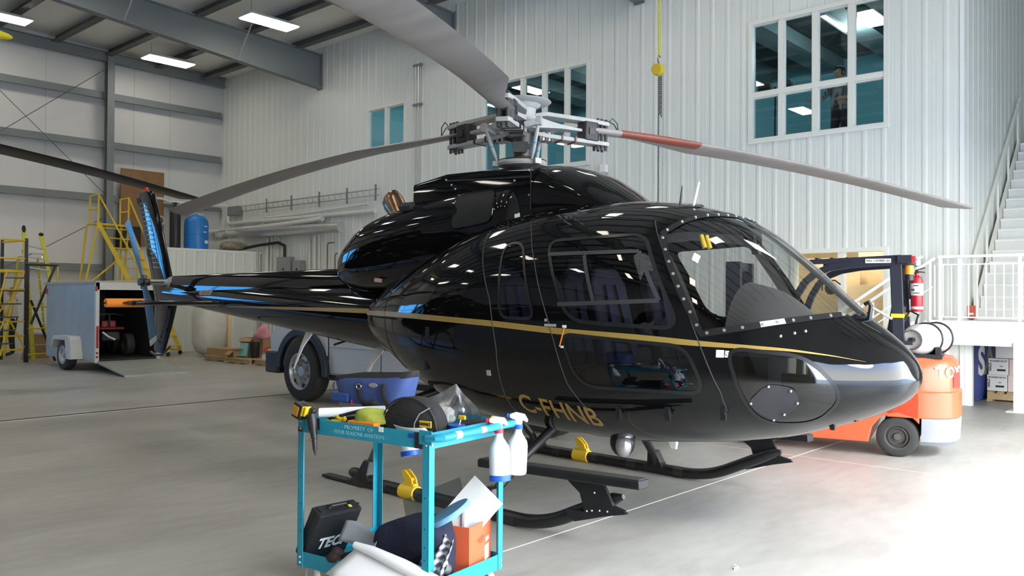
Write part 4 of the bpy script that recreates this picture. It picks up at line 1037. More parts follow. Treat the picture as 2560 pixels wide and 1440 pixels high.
# ---- orange foam tube pushed over the tip of the stabiliser
fo = MB(); prof = []
for i in range(2):
    pass
ro, ri = 0.052, 0.022; vs = []; fs = []
for i, y in enumerate((0.0, 0.44)):
    for j in range(22):
        t = R(200)+R(330)*j/21 - R(0)
        vs.append((ro*math.cos(t), y, ro*math.sin(t)))
    for j in range(22):
        t = R(200)+R(330)*(21-j)/21
        vs.append((ri*math.cos(t), y, ri*math.sin(t)))
n = 44
for j in range(n): fs.append((j, (j+1) % n, n+(j+1) % n, n+j))
for b in (0, n):
    for j in range(21): fs.append((b+j, b+j+1, b+42-j, b+43-j))
fo = fo.add(vs, fs).build('foam_tube', M_orange, smooth=True, ang=40)
hm = Matrix.Translation((5.495, 4.745, 0)) @ Matrix.Rotation(R(-91.2), 4, 'Z')
fo.matrix_world = hm @ Matrix.Translation((-5.315, -1.44, 1.49)) @ Matrix.Rotation(R(0), 4, 'Y')
tag(fo, 'orange foam tube pushed over the tip of the black tail stabiliser', 'foam tube')
# ============================================================ FORKLIFT
M_fork = mat('forklift_orange_red', (0.85, 0.115, 0.045), 0.35, var=0.05, scale=3, coat=0.2)
M_fdark = mat('forklift_dark_blue_black', (0.016, 0.018, 0.03), 0.4, var=0.2)
M_fgrey = mat('forklift_bumper_grey', (0.24, 0.25, 0.28), 0.5, var=0.12, scale=6)
M_tyre = mat('tyre_rubber', (0.035, 0.034, 0.033), 0.75, var=0.2, scale=12)
M_rim = mat('steel_rim', (0.50, 0.51, 0.52), 0.4, 0.5, var=0.12, scale=10)
M_rimd = mat('dark_rim', (0.09, 0.085, 0.08), 0.6, 0.3, var=0.2)
M_tank = mat('propane_tank_silver', (0.72, 0.70, 0.68), 0.35, 0.35, var=0.05)
M_redp = mat('extinguisher_red', (0.50, 0.02, 0.03), 0.3, var=0.05)
M_amber = mat('amber_lens', (0.9, 0.32, 0.02), 0.25, var=0.05)
M_ink = mat('black_ink', (0.02, 0.02, 0.02), 0.6, var=0)
M_redlens = mat('red_lens', (0.5, 0.03, 0.03), 0.25, var=0.05)
def wheel(name, r, w, parent, loc, rim=M_rim, axis='Y', dish=0.03, holes=0, side=-1):
    # wheel about local Y axis, outer face towards side
    t = MB(); rr = r
    t.lathe([(r*0.62, -w/2), (r*0.85, -w/2*1.02), (r*0.96, -w/2*0.9), (r, -w/2*0.62), (r, w/2*0.62), (r*0.96, w/2*0.9), (r*0.85, w/2*1.02), (r*0.62, w/2)], 40, (0, 0, 0), 'Y', caps=False)
    to = t.build(name, M_tyre, parent, ang=40); to.location = loc
    s = side
    m = MB(); m.lathe([(r*0.63, s*w/2*0.98), (r*0.58, s*w/2*0.98), (r*0.54, s*(w/2-dish)), (r*0.42, s*(w/2-dish*0.6)), (r*0.36, s*(w/2-dish*1.6)), (r*0.20, s*(w/2-dish*1.5)), (r*0.17, s*(w/2-dish*0.4)), (0.001, s*(w/2-dish*0.4))], 36, (0, 0, 0), 'Y', caps=False)
    m.lathe([(r*0.62, -w/2), (r*0.62, w/2)], 24, (0, 0, 0), 'Y', caps=False)
    ro = m.build('rim', rim, to, ang=30)
    if holes:
        h = MB()
        for k in range(holes):
            a = 2*PI*k/holes+0.3; h.lathe([(0.001, s*(w/2-dish*0.62)), (r*0.075, s*(w/2-dish*0.62))], 10, (r*0.48*math.cos(a), s*0.002, r*0.48*math.sin(a)), 'Y', caps=False)
        stuff(h.build('rim_holes', M_ink, to, smooth=False))
        b = MB()
        for k in range(10):
            a = 2*PI*k/10; b.cyl((r*0.28*math.cos(a), s*(w/2-dish*1.5), r*0.28*math.sin(a)), (r*0.28*math.cos(a), s*(w/2-dish*0.6), r*0.28*math.sin(a)), 0.012, n=6)
        stuff(b.build('lug_nuts', M_alu, to, smooth=False))
    return to
# local frame: +x to the rear of the truck, +y away from its visible flank
fdir = Vector((0.2313, -0.9729, 0))
FK = thing('forklift', 'orange-red forklift with a propane tank and dark overhead guard', 'forklift', (8.917, 2.779, 0), math.atan2(fdir.y, fdir.x))
# local y = rotate(+90) of fdir = (0.973, 0.231): away from camera
foot = [(-0.10, 0.0), (0.22, 0.0), (0.36, 0.03), (0.47, 0.11), (0.54, 0.25), (0.57, 0.45), (0.57, 0.65), (0.54, 0.85), (0.47, 0.99), (0.36, 1.07), (0.22, 1.10), (-0.10, 1.10)]
def scl(P, k, cx=0.1, cy=0.55): return [(cx+(x-cx)*k if x > cx else x, cy+(y-cy)*k) for x, y in P]
cw = MB()
cw.loft([[(x, y, z) for x, y in scl(foot, k)] for z, k in ((0.40, 1.0), (0.66, 1.0), (0.665, 0.965), (0.88, 0.955), (0.96, 0.92), (1.0, 0.84))])
cw = cw.build('counterweight', M_fork, FK, ang=35, bev=0.012)
bm = MB(); bm.loft([[(x, y, z) for x, y in scl(foot, k) if x > 0.16] for z, k in ((0.13, 0.9), (0.17, 0.97), (0.40, 1.0))]); bm.build('rear_bumper', M_fgrey, FK, ang=35)
MB().box((0.50, 0.27, 0.78), (0.06, 0.13, 0.15), rz=R(-25)).build('counterweight_pocket', mat('pocket_shade_red', (0.5, 0.04, 0.03), 0.6), FK, smooth=False)  # darker red patch stands in for the shade inside the pocket
# wrapped maker's lettering
peri = [(0.24, -0.005)] + [(x, y) for x, y in scl(foot, 0.955)[1:9]]
def peri_pt(u):
    for (a, b) in zip(peri, peri[1:]):
        l = math.hypot(b[0]-a[0], b[1]-a[1])
        if u <= l: return a[0]+(b[0]-a[0])*u/l, a[1]+(b[1]-a[1])*u/l, (b[1]-a[1])/l, -(b[0]-a[0])/l
        u -= l
    return b[0], b[1], 1, 0
def ftoy(co):
    x, y, nx, ny = peri_pt(max(0, co.x+0.52)); return (x+nx*(0.006+co.z), y+ny*(0.006+co.z), 0.855+co.y)
text_mesh('TOYOTA', 0.15, M_white, 'maker_lettering', FK, mapf=ftoy, sx=1.15, bold=0.004, ext=0.001)
bd = MB()
bd.prism([(-1.45, 0.13), (-0.27, 0.13), (-0.24, 0.28), (-0.15, 0.40), (0.0, 0.44), (0.14, 0.40), (0.20, 0.34), (0.20, 0.66), (-0.10, 0.66), (-0.10, 0.9), (-0.5, 0.9), (-0.55, 0.62), (-1.45, 0.55)], 0.0, 1.10, 'XZ')
bd.build('chassis', M_fork, FK, smooth=False, bev=0.01)
MB().bx(-0.45, 0.02, 0.2, 0.9, 0.86, 0.98).build('hood', M_fdark, FK, smooth=False, bev=0.02)
st = MB(); st.box((-0.30, 0.55, 1.03), (0.48, 0.46, 0.12)).box((-0.06, 0.55, 1.28), (0.12, 0.44, 0.5), rot=(0, R(10), 0)); st.build('driver_seat', M_bplastic, FK, bev=0.03)
sw_ = MB(); sw_.tube([(-0.85+0.17*math.cos(a)*0.85, 0.55+0.17*math.sin(a), 1.16+0.17*math.cos(a)*0.5) for a in [2*PI*k/20 for k in range(20)]], 0.014, 8, closed=True); sw_.cyl((-0.95, 0.55, 0.6), (-0.85, 0.55, 1.15), 0.03, n=10); sw_.build('steering_wheel', M_bplastic, FK)
# overhead guard
for y in (0.06, 1.02):
    g = MB()
    g.beam((0.02, y, 0.9), (-0.02, y, 1.99), 0.07, 0.11, up=(1, 0, 0)); g.build('guard_post', M_fdark, FK, smooth=False, bev=0.006)
    path = [(-1.12, 0.62), (-1.10, 1.1), (-1.04, 1.45), (-0.98, 1.62), (-0.90, 1.76), (-0.80, 1.85), (-0.66, 1.91), (-0.45, 1.945), (0.05, 1.975)]
    g = MB()
    for a, b in zip(path, path[1:]): g.beam((a[0], y, a[1]), (b[0], y, b[1]), 0.07, 0.085, up=(0, 1, 0))
    g.build('guard_leg', M_fdark, FK, smooth=False)
    MB().beam((-0.85, y, 1.975), (0.03, y, 2.01), 0.07, 0.05, up=(0, 0, 1)).build('guard_rail', M_fdark, FK, smooth=False)
    MB().bx(-0.06, 0.06, y-0.04 if y < 0.5 else y-0.04, y+0.045, 1.40, 1.44).build('guard_band', M_yel, FK, smooth=False)
for k in range(6): MB().bx(-0.80+0.15*k, -0.77+0.15*k, 0.06, 1.02, 1.985, 2.02).build('guard_bar', M_fdark, FK, smooth=False)
rb = MB(); rb.bx(0.0, 0.13, -0.02, 1.12, 1.95, 2.03); rb = rb.build('rear_light_bar', M_fdark, FK, smooth=False)
for y in (0.03, 0.99):
    MB().bx(0.12, 0.16, y, y+0.1, 1.955, 2.02).build('tail_lamp', M_redlens, rb, smooth=False)
MB().cyl((0.13, 0.88, 1.985), (0.17, 0.88, 1.985), 0.035, n=14).build('work_lamp', M_white, rb)
bcn = MB().lathe([(0.045, 1.78), (0.045, 1.84)], 16, (0.10, 0.16, 0)).build('beacon_base', M_bplastic, FK)
MB().lathe([(0.045, 1.84), (0.042, 1.93), (0.0, 1.935)], 16, (0.10, 0.16, 0)).build('amber_beacon', M_amber, FK)
lp = MB().bx(-0.30, -0.06, 0.012, 0.022, 1.955, 1.998).build('capacity_plate', M_white, FK, smooth=False)
text_mesh('MAX CAP3000 LBS', 0.032, M_ink, 'capacity_lettering', FK, loc=(-0.18, 0.009, 1.9765), rot=(R(90), 0, 0), sx=0.86)
# mirror and drive-end light seen through the guard
MB().tube([(-0.66, 0.98, 1.75), (-0.72, 0.98, 1.80), (-0.86, 0.98, 1.80), (-0.86, 0.98, 1.68)], 0.008, 6).ball((-0.77, 0.98, 1.71), 0.07, 12, (0.9, 0.6, 1.1)).build('mirror_lamp', M_bplastic, FK)
# propane tank across the back
tk = MB(); tk.lathe([(0.0, 0.06), (0.07, 0.065), (0.13, 0.09), (0.155, 0.15), (0.155, 0.70), (0.13, 0.77), (0.07, 0.80), (0.0, 0.805)], 30, (0, -0.40, 0), 'Y'); tk = tk.build('propane_tank', M_tank, FK, ang=50); tk.location = (0.25, 0.42, 1.18); tk.rotation_euler = (0, 0, R(-17))
MB().lathe([(0.10, 0.02), (0.105, 0.10), (0.098, 0.10), (0.094, 0.02)], 24, (0, -0.42, 0), 'Y', caps=False).build('tank_collar', M_tank, tk)
for y in (-0.02, 0.28):
    MB().tube([(0.162*math.cos(a), y, 0.162*math.sin(a)) for a in [2*PI*k/24 for k in range(24)]], 0.010, 6, closed=True).build('tank_strap', M_bplastic, tk)
MB().bx(-0.05, 0.40, 0.10, 0.95, 0.99, 1.03).box((0.36, 0.5, 1.06), (0.05, 0.6, 0.09)).build('tank_cradle', M_bplastic, FK, smooth=False)
MB().tube([(0.12, 0.75, 1.28), (0.15, 0.85, 1.42), (0.06, 0.95, 1.46), (-0.02, 0.95, 1.3), (-0.05, 0.9, 1.0)], 0.012, 8).build('fuel_hose', M_bplastic, FK)
MB().cyl((0.14, 0.08, 1.18), (0.12, 0.0, 1.18), 0.025, n=10).box((0.08, 0.0, 1.15), (0.12, 0.04, 0.04)).build('tank_valve', M_bplastic, FK)
for (x, y, s, r, w) in ((0, 0.09, -1, 0.2, 0.16), (0, 1.01, 1, 0.2, 0.16), (-1.35, 0.09, -1, 0.26, 0.18), (-1.35, 1.01, 1, 0.26, 0.18)):
    wheel('wheel', r, w, FK, (x, y, r), M_rimd, side=s, dish=0.035)
# mast and forks
ma = MB()
for y in (0.25, 0.85): ma.bx(-1.78, -1.62, y-0.05, y+0.05, 0.1, 2.0)
for z in (0.25, 1.1, 1.95): ma.bx(-1.76, -1.66, 0.25, 0.85, z-0.05, z+0.05)
ma.build('mast', M_fdark, FK, smooth=False)
for y in (0.35, 0.75): MB().bx(-1.86, -1.80, y-0.05, y+0.05, 0.08, 0.6).bx(-2.75, -1.80, y-0.05, y+0.05, 0.05, 0.085).build('fork', M_bplastic, FK, smooth=False)
# fire extinguisher hung on the far post
fdm = Matrix.Translation((8.917, 2.779, 0)) @ Matrix.Rotation(math.atan2(fdir.y, fdir.x), 4, 'Z')
FE = thing('fire_extinguisher', 'red fire extinguisher hung on the forklift overhead guard post', 'fire extinguisher', fdm @ Vector((0.135, 0.86, 1.45)), math.atan2(fdir.y, fdir.x))
MB().lathe([(0.0, 0.0), (0.058, 0.005), (0.062, 0.02), (0.062, 0.33), (0.05, 0.375), (0.022, 0.395), (0.022, 0.42), (0, 0.42)], 24).build('cylinder', M_redp, FE)
MB().lathe([(0.0632, 0.18), (0.0632, 0.31)], 24, caps=False).build('label', M_white, FE)
MB().lathe([(0.0632, 0.03), (0.0632, 0.06)], 24, caps=False).build('label_band', mat('label_pink', (0.75, 0.62, 0.6), 0.5), FE)
MB().bx(-0.055, -0.02, -0.0655, -0.062, 0.23, 0.25).bx(-0.03, 0.03, -0.0655, -0.062, 0.20, 0.21).bx(-0.03, 0.02, -0.0655, -0.062, 0.28, 0.29).build('label_print', M_ink, FE, smooth=False)
MB().bx(-0.02, 0.02, -0.02, 0.02, 0.42, 0.45).beam((-0.02, 0, 0.45), (0.08, 0, 0.48), 0.02, 0.012).beam((-0.02, 0, 0.44), (0.08, 0, 0.43), 0.02, 0.012).build('handle', M_bplastic, FE, smooth=False)
MB().tube([(-0.02, 0, 0.43), (-0.07, 0, 0.38), (-0.075, 0, 0.25), (-0.07, 0, 0.14)], 0.010, 8).build('hose', M_bplastic, FE)

# ============================================================ TRUCK
M_tw = mat('truck_white_silver', (0.62, 0.65, 0.67), 0.25, 0.1, var=0.02, coat=0.5)
TK = thing('truck', 'white work truck with black fender flares parked behind the helicopter', 'truck', (7.40, 10.86, 0), R(90))
# local: +x forward (world +Y), +y to world -X (left flank, facing the camera); flank at y=0.10
def arch(cx, r0, z0, n=12, a0=0, a1=180): return [(cx+r0*math.cos(R(a0+(a1-a0)*k/n)), z0+r0*math.sin(R(a0+(a1-a0)*k/n))) for k in range(n+1)]
pf = [(0.86, 0.52), (0.86, 0.95), (0.70, 1.12), (-0.62, 1.20), (-0.62, 0.42)] 
pr_ = [(0.50, 0.5), (0.86, 0.5), (0.88, 0.95), (0.72, 1.14), (-0.55, 1.22), (-0.55, 0.45), (-0.52, 0.45)] + list(reversed(arch(0, 0.56, 0.45, 14)))[:-1]
pr_ = [(0.86, 0.5), (0.88, 0.95), (0.72, 1.14), (-0.60, 1.22), (-0.60, 0.44), (-0.56, 0.44)] + [(-0.56*math.cos(R(k*12)), 0.44+0.56*math.sin(R(k*12))) for k in range(1, 15)] + [(0.56, 0.5)]
MB().prism(pr_, -2.0, 0.0, 'XZ').build('front_fenders', M_tw, TK, smooth=False)
for (ya, yb) in ((-0.02, 0.06), (-2.06, -1.98)):
    ro_, ri_ = 0.66, 0.55; P = [(-ro_*math.cos(R(k*9-4)), 0.44+ro_*math.sin(R(k*9-4))) for k in range(0, 21)]; Q = [(-ri_*math.cos(R(k*9-4)), 0.44+ri_*math.sin(R(k*9-4))) for k in range(20, -1, -1)]
    MB().prism(P+Q, ya, yb, 'XZ').build('fender_flare', mat('flare_black_blue', (0.02, 0.026, 0.036), 0.45), TK, smooth=False, bev=0.01)
MB().bx(0.62, 0.98, -2.04, 0.04, 0.38, 0.72).build('front_bumper', mat('bumper_black', (0.03, 0.03, 0.035), 0.5), TK, smooth=False, bev=0.03)
MB().bx(0.80, 0.90, -1.6, -0.4, 0.75, 1.05).build('grille', M_bplastic, TK, smooth=False)
for y in (-1.85, -0.15): MB().bx(0.80, 0.90, y-0.12, y+0.12, 0.80, 1.0).build('headlamp', M_white, TK, smooth=False)
cabp = [(-0.60, 0.44), (-0.60, 1.20), (-0.85, 1.26), (-1.42, 1.83), (-1.60, 1.88), (-2.75, 1.88), (-2.95, 1.80), (-3.02, 1.22), (-3.02, 0.44)]
MB().prism(cabp, -1.98, -0.02, 'XZ').build('cab', M_tw, TK, smooth=False, bev=0.03)
for s_, y in ((1, -0.018), (-1, -1.982)):
    for P in ([(-0.98, 1.24), (-1.45, 1.74), (-1.78, 1.78), (-1.78, 1.25)], [(-1.86, 1.25), (-1.86, 1.78), (-2.6, 1.78), (-2.72, 1.26)]):
        MB().prism(P, y-0.004, y+0.004, 'XZ').build('side_glass', mat('dark_glass', (0.02, 0.025, 0.03), 0.05), TK, smooth=False)
    for x in (-0.62, -1.82, -2.85): MB().bx(x-0.005, x+0.005, y-0.004, y+0.003, 0.46, 1.22).build('door_gap', M_ink, TK, smooth=False)
    MB().bx(-2.9, -0.66, y-0.008, y+0.008, 0.84, 0.875).build('door_moulding', M_tw, TK, smooth=False, bev=0.006)
    MB().bx(-2.9, -0.62, y-0.01, y+0.01, 0.36, 0.44).build('rocker_panel', M_bplastic, TK, smooth=False)
    MB().bx(-1.12, -0.9, y+s_*0.02, y+s_*0.2, 1.22, 1.42).build('door_mirror', M_bplastic, TK, smooth=False, bev=0.02)
MB().add([(-0.88, -1.85, 1.275), (-0.88, -0.15, 1.275), (-1.40, -0.25, 1.80), (-1.40, -1.75, 1.80)], [(0, 1, 2, 3)]).tf().build('windshield', MATS['dark_glass'], TK, smooth=False)
MB().bx(-5.9, -3.1, -2.02, 0.02, 0.86, 0.98).build('flat_deck', mat('deck_grey', (0.16, 0.165, 0.17), 0.6), TK, smooth=False)
MB().bx(-5.9, -0.6, -1.4, -1.2, 0.5, 0.7).bx(-5.9, -0.6, -0.8, -0.6, 0.5, 0.7).bx(-0.2, 0.6, -1.5, -0.5, 0.45, 0.8).build('truck_frame', M_bplastic, TK, smooth=False)
for (x, y, s) in ((0, -0.07, 1), (0, -1.93, -1), (-4.75, -0.07, 1), (-4.75, -1.93, -1)):
    wheel('wheel', 0.45, 0.26, TK, (x, y, 0.45), M_rim, side=s, dish=0.06, holes=6)

# ============================================================ CARGO TRAILER
M_tr = mat('trailer_aluminium_blue', (0.36, 0.45, 0.50), 0.35, 0.35, var=0.16, scale=1.6)
M_trw = mat('trailer_edge_white', (0.62, 0.62, 0.60), 0.5, var=0.06)
M_tin = mat('trailer_inside', (0.03, 0.03, 0.035), 0.7, var=0.2)
TL = thing('cargo_trailer', 'small enclosed blue-grey cargo trailer with its rear ramp lowered', 'trailer', (7.14, 17.75, 0), R(0))
w_, l_, z0, z1 = 1.32, 2.65, 0.22, 1.86
MB().bx(0, 0.03, 0, l_, z0, z1).build('side_wall', M_tr, TL, smooth=False)
MB().bx(w_-0.03, w_, 0, l_, z0, z1).build('side_wall', M_tr, TL, smooth=False)
MB().prism([(0, l_), (w_, l_), (w_*0.75, l_+0.35), (w_*0.25, l_+0.35)], z0, z1, 'XY').build('front_wall', M_tr, TL, smooth=False)
MB().bx(0.03, w_-0.03, 0.0, l_, z0, z0+0.05).build('trailer_floor', M_tin, TL, smooth=False)
MB().bx(0.032, 0.04, 0.02, l_, z0+0.05, z1-0.05).bx(w_-0.04, w_-0.032, 0.02, l_, z0+0.05, z1-0.05).bx(0.03, w_-0.03, l_-0.02, l_-0.01, z0, z1).build('inner_lining', M_tin, TL, smooth=False)
rf = MB(); rf.loft([[(-0.02, y, z1), (w_*0.5, y, z1+0.035), (w_+0.02, y, z1), (w_+0.02, y, z1-0.05), (-0.02, y, z1-0.05)] for y in (-0.02, l_+0.1)]); rf.build('trailer_roof', mat('trailer_roof_tan', (0.42, 0.37, 0.30), 0.6, var=0.1), TL, smooth=False)
for x0 in (-0.01, w_-0.06): MB().bx(x0, x0+0.07, -0.03, 0.03, z0-0.02, z1).build('corner_post', M_trw, TL, smooth=False)
MB().bx(-0.01, w_+0.01, -0.03, 0.03, z1-0.17, z1-0.02).build('rear_header', M_trw, TL, smooth=False)
MB().bx(0.0, w_, -0.02, 0.03, z0-0.03, z0+0.04).build('rear_sill', M_bplastic, TL, smooth=False)
for z in (0.42, 0.5): MB().cyl((0.02, -0.035, z-0.1), (0.02, -0.03, z-0.1), 0.025, n=10).build('tail_light', M_redlens, TL)
MB().bx(0.0, 0.05, -0.036, -0.03, 0.5, 0.95).build('tail_light', M_redlens, TL, smooth=False)
MB().bx(-0.014, 0.02, -0.036, 0.0, 1.66, 1.76).build('marker_light', M_redlens, TL, smooth=False)
MB().bx(-0.02, 0, l_-0.06, l_, 1.6, 1.72).build('marker_light', M_redlens, TL, smooth=False)
rp = MB(); rp.add([(0.02, -0.03, z0+0.01), (w_-0.02, -0.03, z0+0.01), (w_-0.02, -1.38, 0.035), (0.02, -1.38, 0.035), (0.02, -0.03, z0-0.03), (w_-0.02, -0.03, z0-0.03), (w_-0.02, -1.38, 0.0), (0.02, -1.38, 0.0)], [(0, 1, 2, 3), (7, 6, 5, 4), (0, 3, 7, 4), (1, 5, 6, 2), (2, 6, 7, 3), (0, 4, 5, 1)]); rp = rp.build('ramp', mat('ramp_grey_green', (0.30, 0.31, 0.27), 0.6, var=0.15, scale=3), TL, smooth=False)
MB().bx(0.0, w_, -1.40, -1.36, 0.0, 0.045).build('ramp_edge', M_galv, TL, smooth=False)
wheel('wheel', 0.32, 0.2, TL, (-0.10, 1.18, 0.32), M_rim, side=-1, dish=0.03, holes=0).rotation_euler = (0, 0, R(-90))
wheel('wheel', 0.32, 0.2, TL, (w_+0.10, 1.18, 0.32), M_rim, side=-1, dish=0.03, holes=0).rotation_euler = (0, 0, R(90))
for x0, x1 in ((-0.24, 0.0), (w_, w_+0.24)):
    MB().prism([(0.62, 0.25), (0.72, 0.66), (0.80, 0.72), (1.56, 0.72), (1.64, 0.66), (1.70, 0.45), (1.66, 0.45), (1.55, 0.64), (0.85, 0.64), (0.78, 0.58), (0.70, 0.25)], x0, x1, 'YZ').build('mudguard', M_trw, TL, smooth=False)
MB().prism([(0.62, 0.25), (0.72, 0.66), (0.80, 0.72), (0.95, 0.70), (0.84, 0.25)], -0.245, -0.23, 'YZ').build('mudguard_front', M_trw, TL, smooth=False)
MB().beam((w_/2, l_+0.3, 0.3), (w_/2, l_+1.3, 0.35), 0.08, 0.08).build('drawbar', M_bplastic, TL, smooth=False)
# quad bike in the trailer
QB = thing('quad_bike', 'dark quad bike with a red tank inside the cargo trailer', 'quad bike', (7.80, 19.0, 0.272), R(-95))
qb = MB(); qb.loft([[(-0.55, -0.2, 0.3), (0.55, -0.2, 0.32), (0.55, 0.2, 0.32), (-0.55, 0.2, 0.3)], [(-0.5, -0.18, 0.5), (0.5, -0.2, 0.55), (0.5, 0.2, 0.55), (-0.5, 0.18, 0.5)]]); qb.build('body', M_bplastic, QB, bev=0.04)
MB().box((-0.2, 0, 0.60), (0.55, 0.26, 0.12)).build('seat', M_black, QB, bev=0.04)
MB().box((0.22, 0, 0.66), (0.32, 0.30, 0.2)).box((0.5, 0, 0.6), (0.25, 0.5, 0.05)).build('tank', mat('quad_red', (0.32, 0.03, 0.04), 0.4), QB, bev=0.04)
MB().tube([(0.36, -0.33, 0.86), (0.40, -0.12, 0.90), (0.40, 0.12, 0.90), (0.36, 0.33, 0.86)], 0.014, 8).cyl((0.46, 0, 0.6), (0.40, 0, 0.9), 0.018, n=8).build('handlebar', M_bplastic, QB)
MB().tube([(0.62, -0.2, 0.52), (0.70, -0.1, 0.42), (0.74, 0.02, 0.36)], 0.022, 8).build('white_strap', M_white, QB)
for (x, y) in ((0.48, -0.36), (0.48, 0.36), (-0.42, -0.36), (-0.42, 0.36)):
    wheel('wheel', 0.24, 0.17, QB, (x, y, 0.24), M_rimd, side=-1 if y < 0 else 1)
# ============================================================ TOOL CART AND ITS LOAD
M_teal = mat('cart_teal_paint', (0.02, 0.30, 0.42), 0.38, var=0.12, scale=9, rvar=0.06)
M_chalk = mat('chalk_scratch', (0.40, 0.66, 0.72), 0.7, var=0.2, scale=60)
M_navy = mat('navy_cloth', (0.012, 0.014, 0.035), 0.9, var=0.3, scale=25, bump=0.5, bscale=30)
M_bagblk = mat('black_canvas', (0.022, 0.02, 0.022), 0.85, var=0.25, scale=30, bump=0.4, bscale=60)
M_bagblue = mat('blue_canvas', (0.03, 0.085, 0.30), 0.75, var=0.2, scale=14, bump=0.4, bscale=25)
M_bagblue2 = mat('pale_blue_canvas', (0.05, 0.085, 0.25), 0.75, var=0.15, scale=14)
M_band = mat('grey_band', (0.30, 0.28, 0.30), 0.6)
M_paper = mat('white_paper', (0.86, 0.86, 0.84), 0.7, var=0.03)
M_greyp = mat('grey_plastic_sheet', (0.30, 0.31, 0.33), 0.4, var=0.08)
M_lime = mat('lime_cloth', (0.36, 0.40, 0.06), 0.85, var=0.25, scale=20, bump=0.4, bscale=30)
M_dwy = mat('tool_yellow', (0.86, 0.55, 0.02), 0.4, var=0.05)
M_bottle = mat('white_bottle_plastic', (0.85, 0.86, 0.87), 0.35, var=0.02)
M_rtrig = mat('red_trigger', (0.62, 0.03, 0.06), 0.4, var=0.03)
M_btrig = mat('blue_trigger', (0.02, 0.12, 0.62), 0.4, var=0.03)
M_lblue = mat('pale_blue_disc', (0.16, 0.37, 0.56), 0.55, var=0.08)
M_obox = mat('orange_red_card', (0.72, 0.13, 0.05), 0.55, var=0.12, scale=3)
M_brown = mat('brown_leather', (0.05, 0.028, 0.024), 0.7, var=0.3, scale=18)
M_btape = mat('blue_tape', (0.01, 0.07, 0.38), 0.5, var=0.1)
M_baggie = glass_mat('clear_polybag', (0.86, 0.87, 0.87), 2.6, 0.25)
M_plexi = glass_mat('plexi_sheet', (0.72, 0.76, 0.76), 1.5)
def plaid_mat():
    m = bpy.data.materials.new('plaid_cloth'); m.use_nodes = True; nt = m.node_tree; b = nt.nodes['Principled BSDF']; L = nt.links.new
    tc = nt.nodes.new('ShaderNodeTexCoord'); w1 = nt.nodes.new('ShaderNodeTexWave'); w2 = nt.nodes.new('ShaderNodeTexWave')
    w1.inputs['Scale'].default_value = 11; w2.inputs['Scale'].default_value = 11; w2.bands_direction = 'Z'; w1.inputs['Distortion'].default_value = 0.4; w2.inputs['Distortion'].default_value = 0.4
    L(tc.outputs['Object'], w1.inputs[0]); L(tc.outputs['Object'], w2.inputs[0])
    mx = nt.nodes.new('ShaderNodeMath'); mx.operation = 'ADD'; L(w1.outputs['Fac'], mx.inputs[0]); L(w2.outputs['Fac'], mx.inputs[1])
    m5 = nt.nodes.new('ShaderNodeMath'); m5.operation = 'MULTIPLY'; m5.inputs[1].default_value = 0.5; L(mx.outputs[0], m5.inputs[0])
    cr = nt.nodes.new('ShaderNodeValToRGB'); cr.color_ramp.elements[0].color = (0.03, 0.032, 0.05, 1); cr.color_ramp.elements[1].color = (0.62, 0.62, 0.66, 1); cr.color_ramp.elements[1].position = 1.0; cr.color_ramp.elements[0].position = 0.3
    L(m5.outputs[0], cr.inputs[0]); L(cr.outputs[0], b.inputs['Base Color']); b.inputs['Roughness'].default_value = 0.9
    return m
M_plaid = plaid_mat()
CL, CW, CZT, CZB = 0.936, 0.625, 0.918, 0.108
CRZ = math.atan2(-0.9923, 0.1237); CM = Matrix.Translation((2.674, 3.961, 0)) @ Matrix.Rotation(CRZ, 4, 'Z')
CART = thing('tool_cart', 'teal steel two-shelf tool cart loaded with tools and bags', 'cart', (2.674, 3.961, 0), CRZ)
def leg(x, y, sx, sy):
    a = 0.042; t = 0.004
    m = MB(); m.bx(x, x+sx*a, y, y+sy*t, CZB, CZT); m.bx(x, x+sx*t, y, y+sy*a, CZB, CZT)
    o = m.build('leg', M_teal, CART, smooth=False)
    s = MB()
    for z in (CZT-0.02, CZT-0.06, CZB+0.02, CZB+0.05):
        s.cyl((x+sx*0.02, y, z), (x+sx*0.02, y-sy*0.005, z), 0.008, 0.006, 10); s.cyl((x, y+sy*0.02, z), (x-sx*0.005, y+sy*0.02, z), 0.008, 0.006, 10)
    stuff(s.build('leg_bolts', M_screw, o))
    h = MB()
    for z in (0.3, 0.45, 0.6, 0.36): h.cyl((x+sx*0.025, y-sy*0.0005, z), (x+sx*0.025, y+sy*0.002, z), 0.004, n=8)
    stuff(h.build('leg_holes', M_ink, o))
for (x, y, sx, sy) in ((0, 0, 1, 1), (CL, 0, -1, 1), (CL, CW, -1, -1), (0, CW, 1, -1)): leg(x, y, sx, sy)
def tray(z0, z1, name):
    o = MB().bx(0.005, CL-0.005, 0.005, CW-0.005, z0+0.008, z0+0.012).build(name, M_teal, CART, smooth=False)
    for (a, b, c, d) in ((0.004, CL-0.004, 0.004, 0.008), (0.004, CL-0.004, CW-0.008, CW-0.004), (0.004, 0.008, 0.004, CW-0.004), (CL-0.008, CL-0.004, 0.004, CW-0.004)):
        MB().bx(a, b, c, d, z0, z1).build('tray_rim', M_teal, o, smooth=False)
    return o
top = tray(0.838, CZT, 'top_tray'); low = tray(CZB, 0.188, 'bottom_tray')
hd = MB(); hd.tube([(CL-0.01, -0.004, 0.895), (CL+0.05, -0.004, 0.90), (CL+0.075, 0.02, 0.902), (CL+0.078, 0.06, 0.903), (CL+0.078, CW-0.06, 0.903), (CL+0.075, CW-0.02, 0.902), (CL+0.05, CW+0.004, 0.90), (CL-0.01, CW+0.004, 0.895)], 0.019, 12)
hd = hd.build('handle', M_teal, CART)
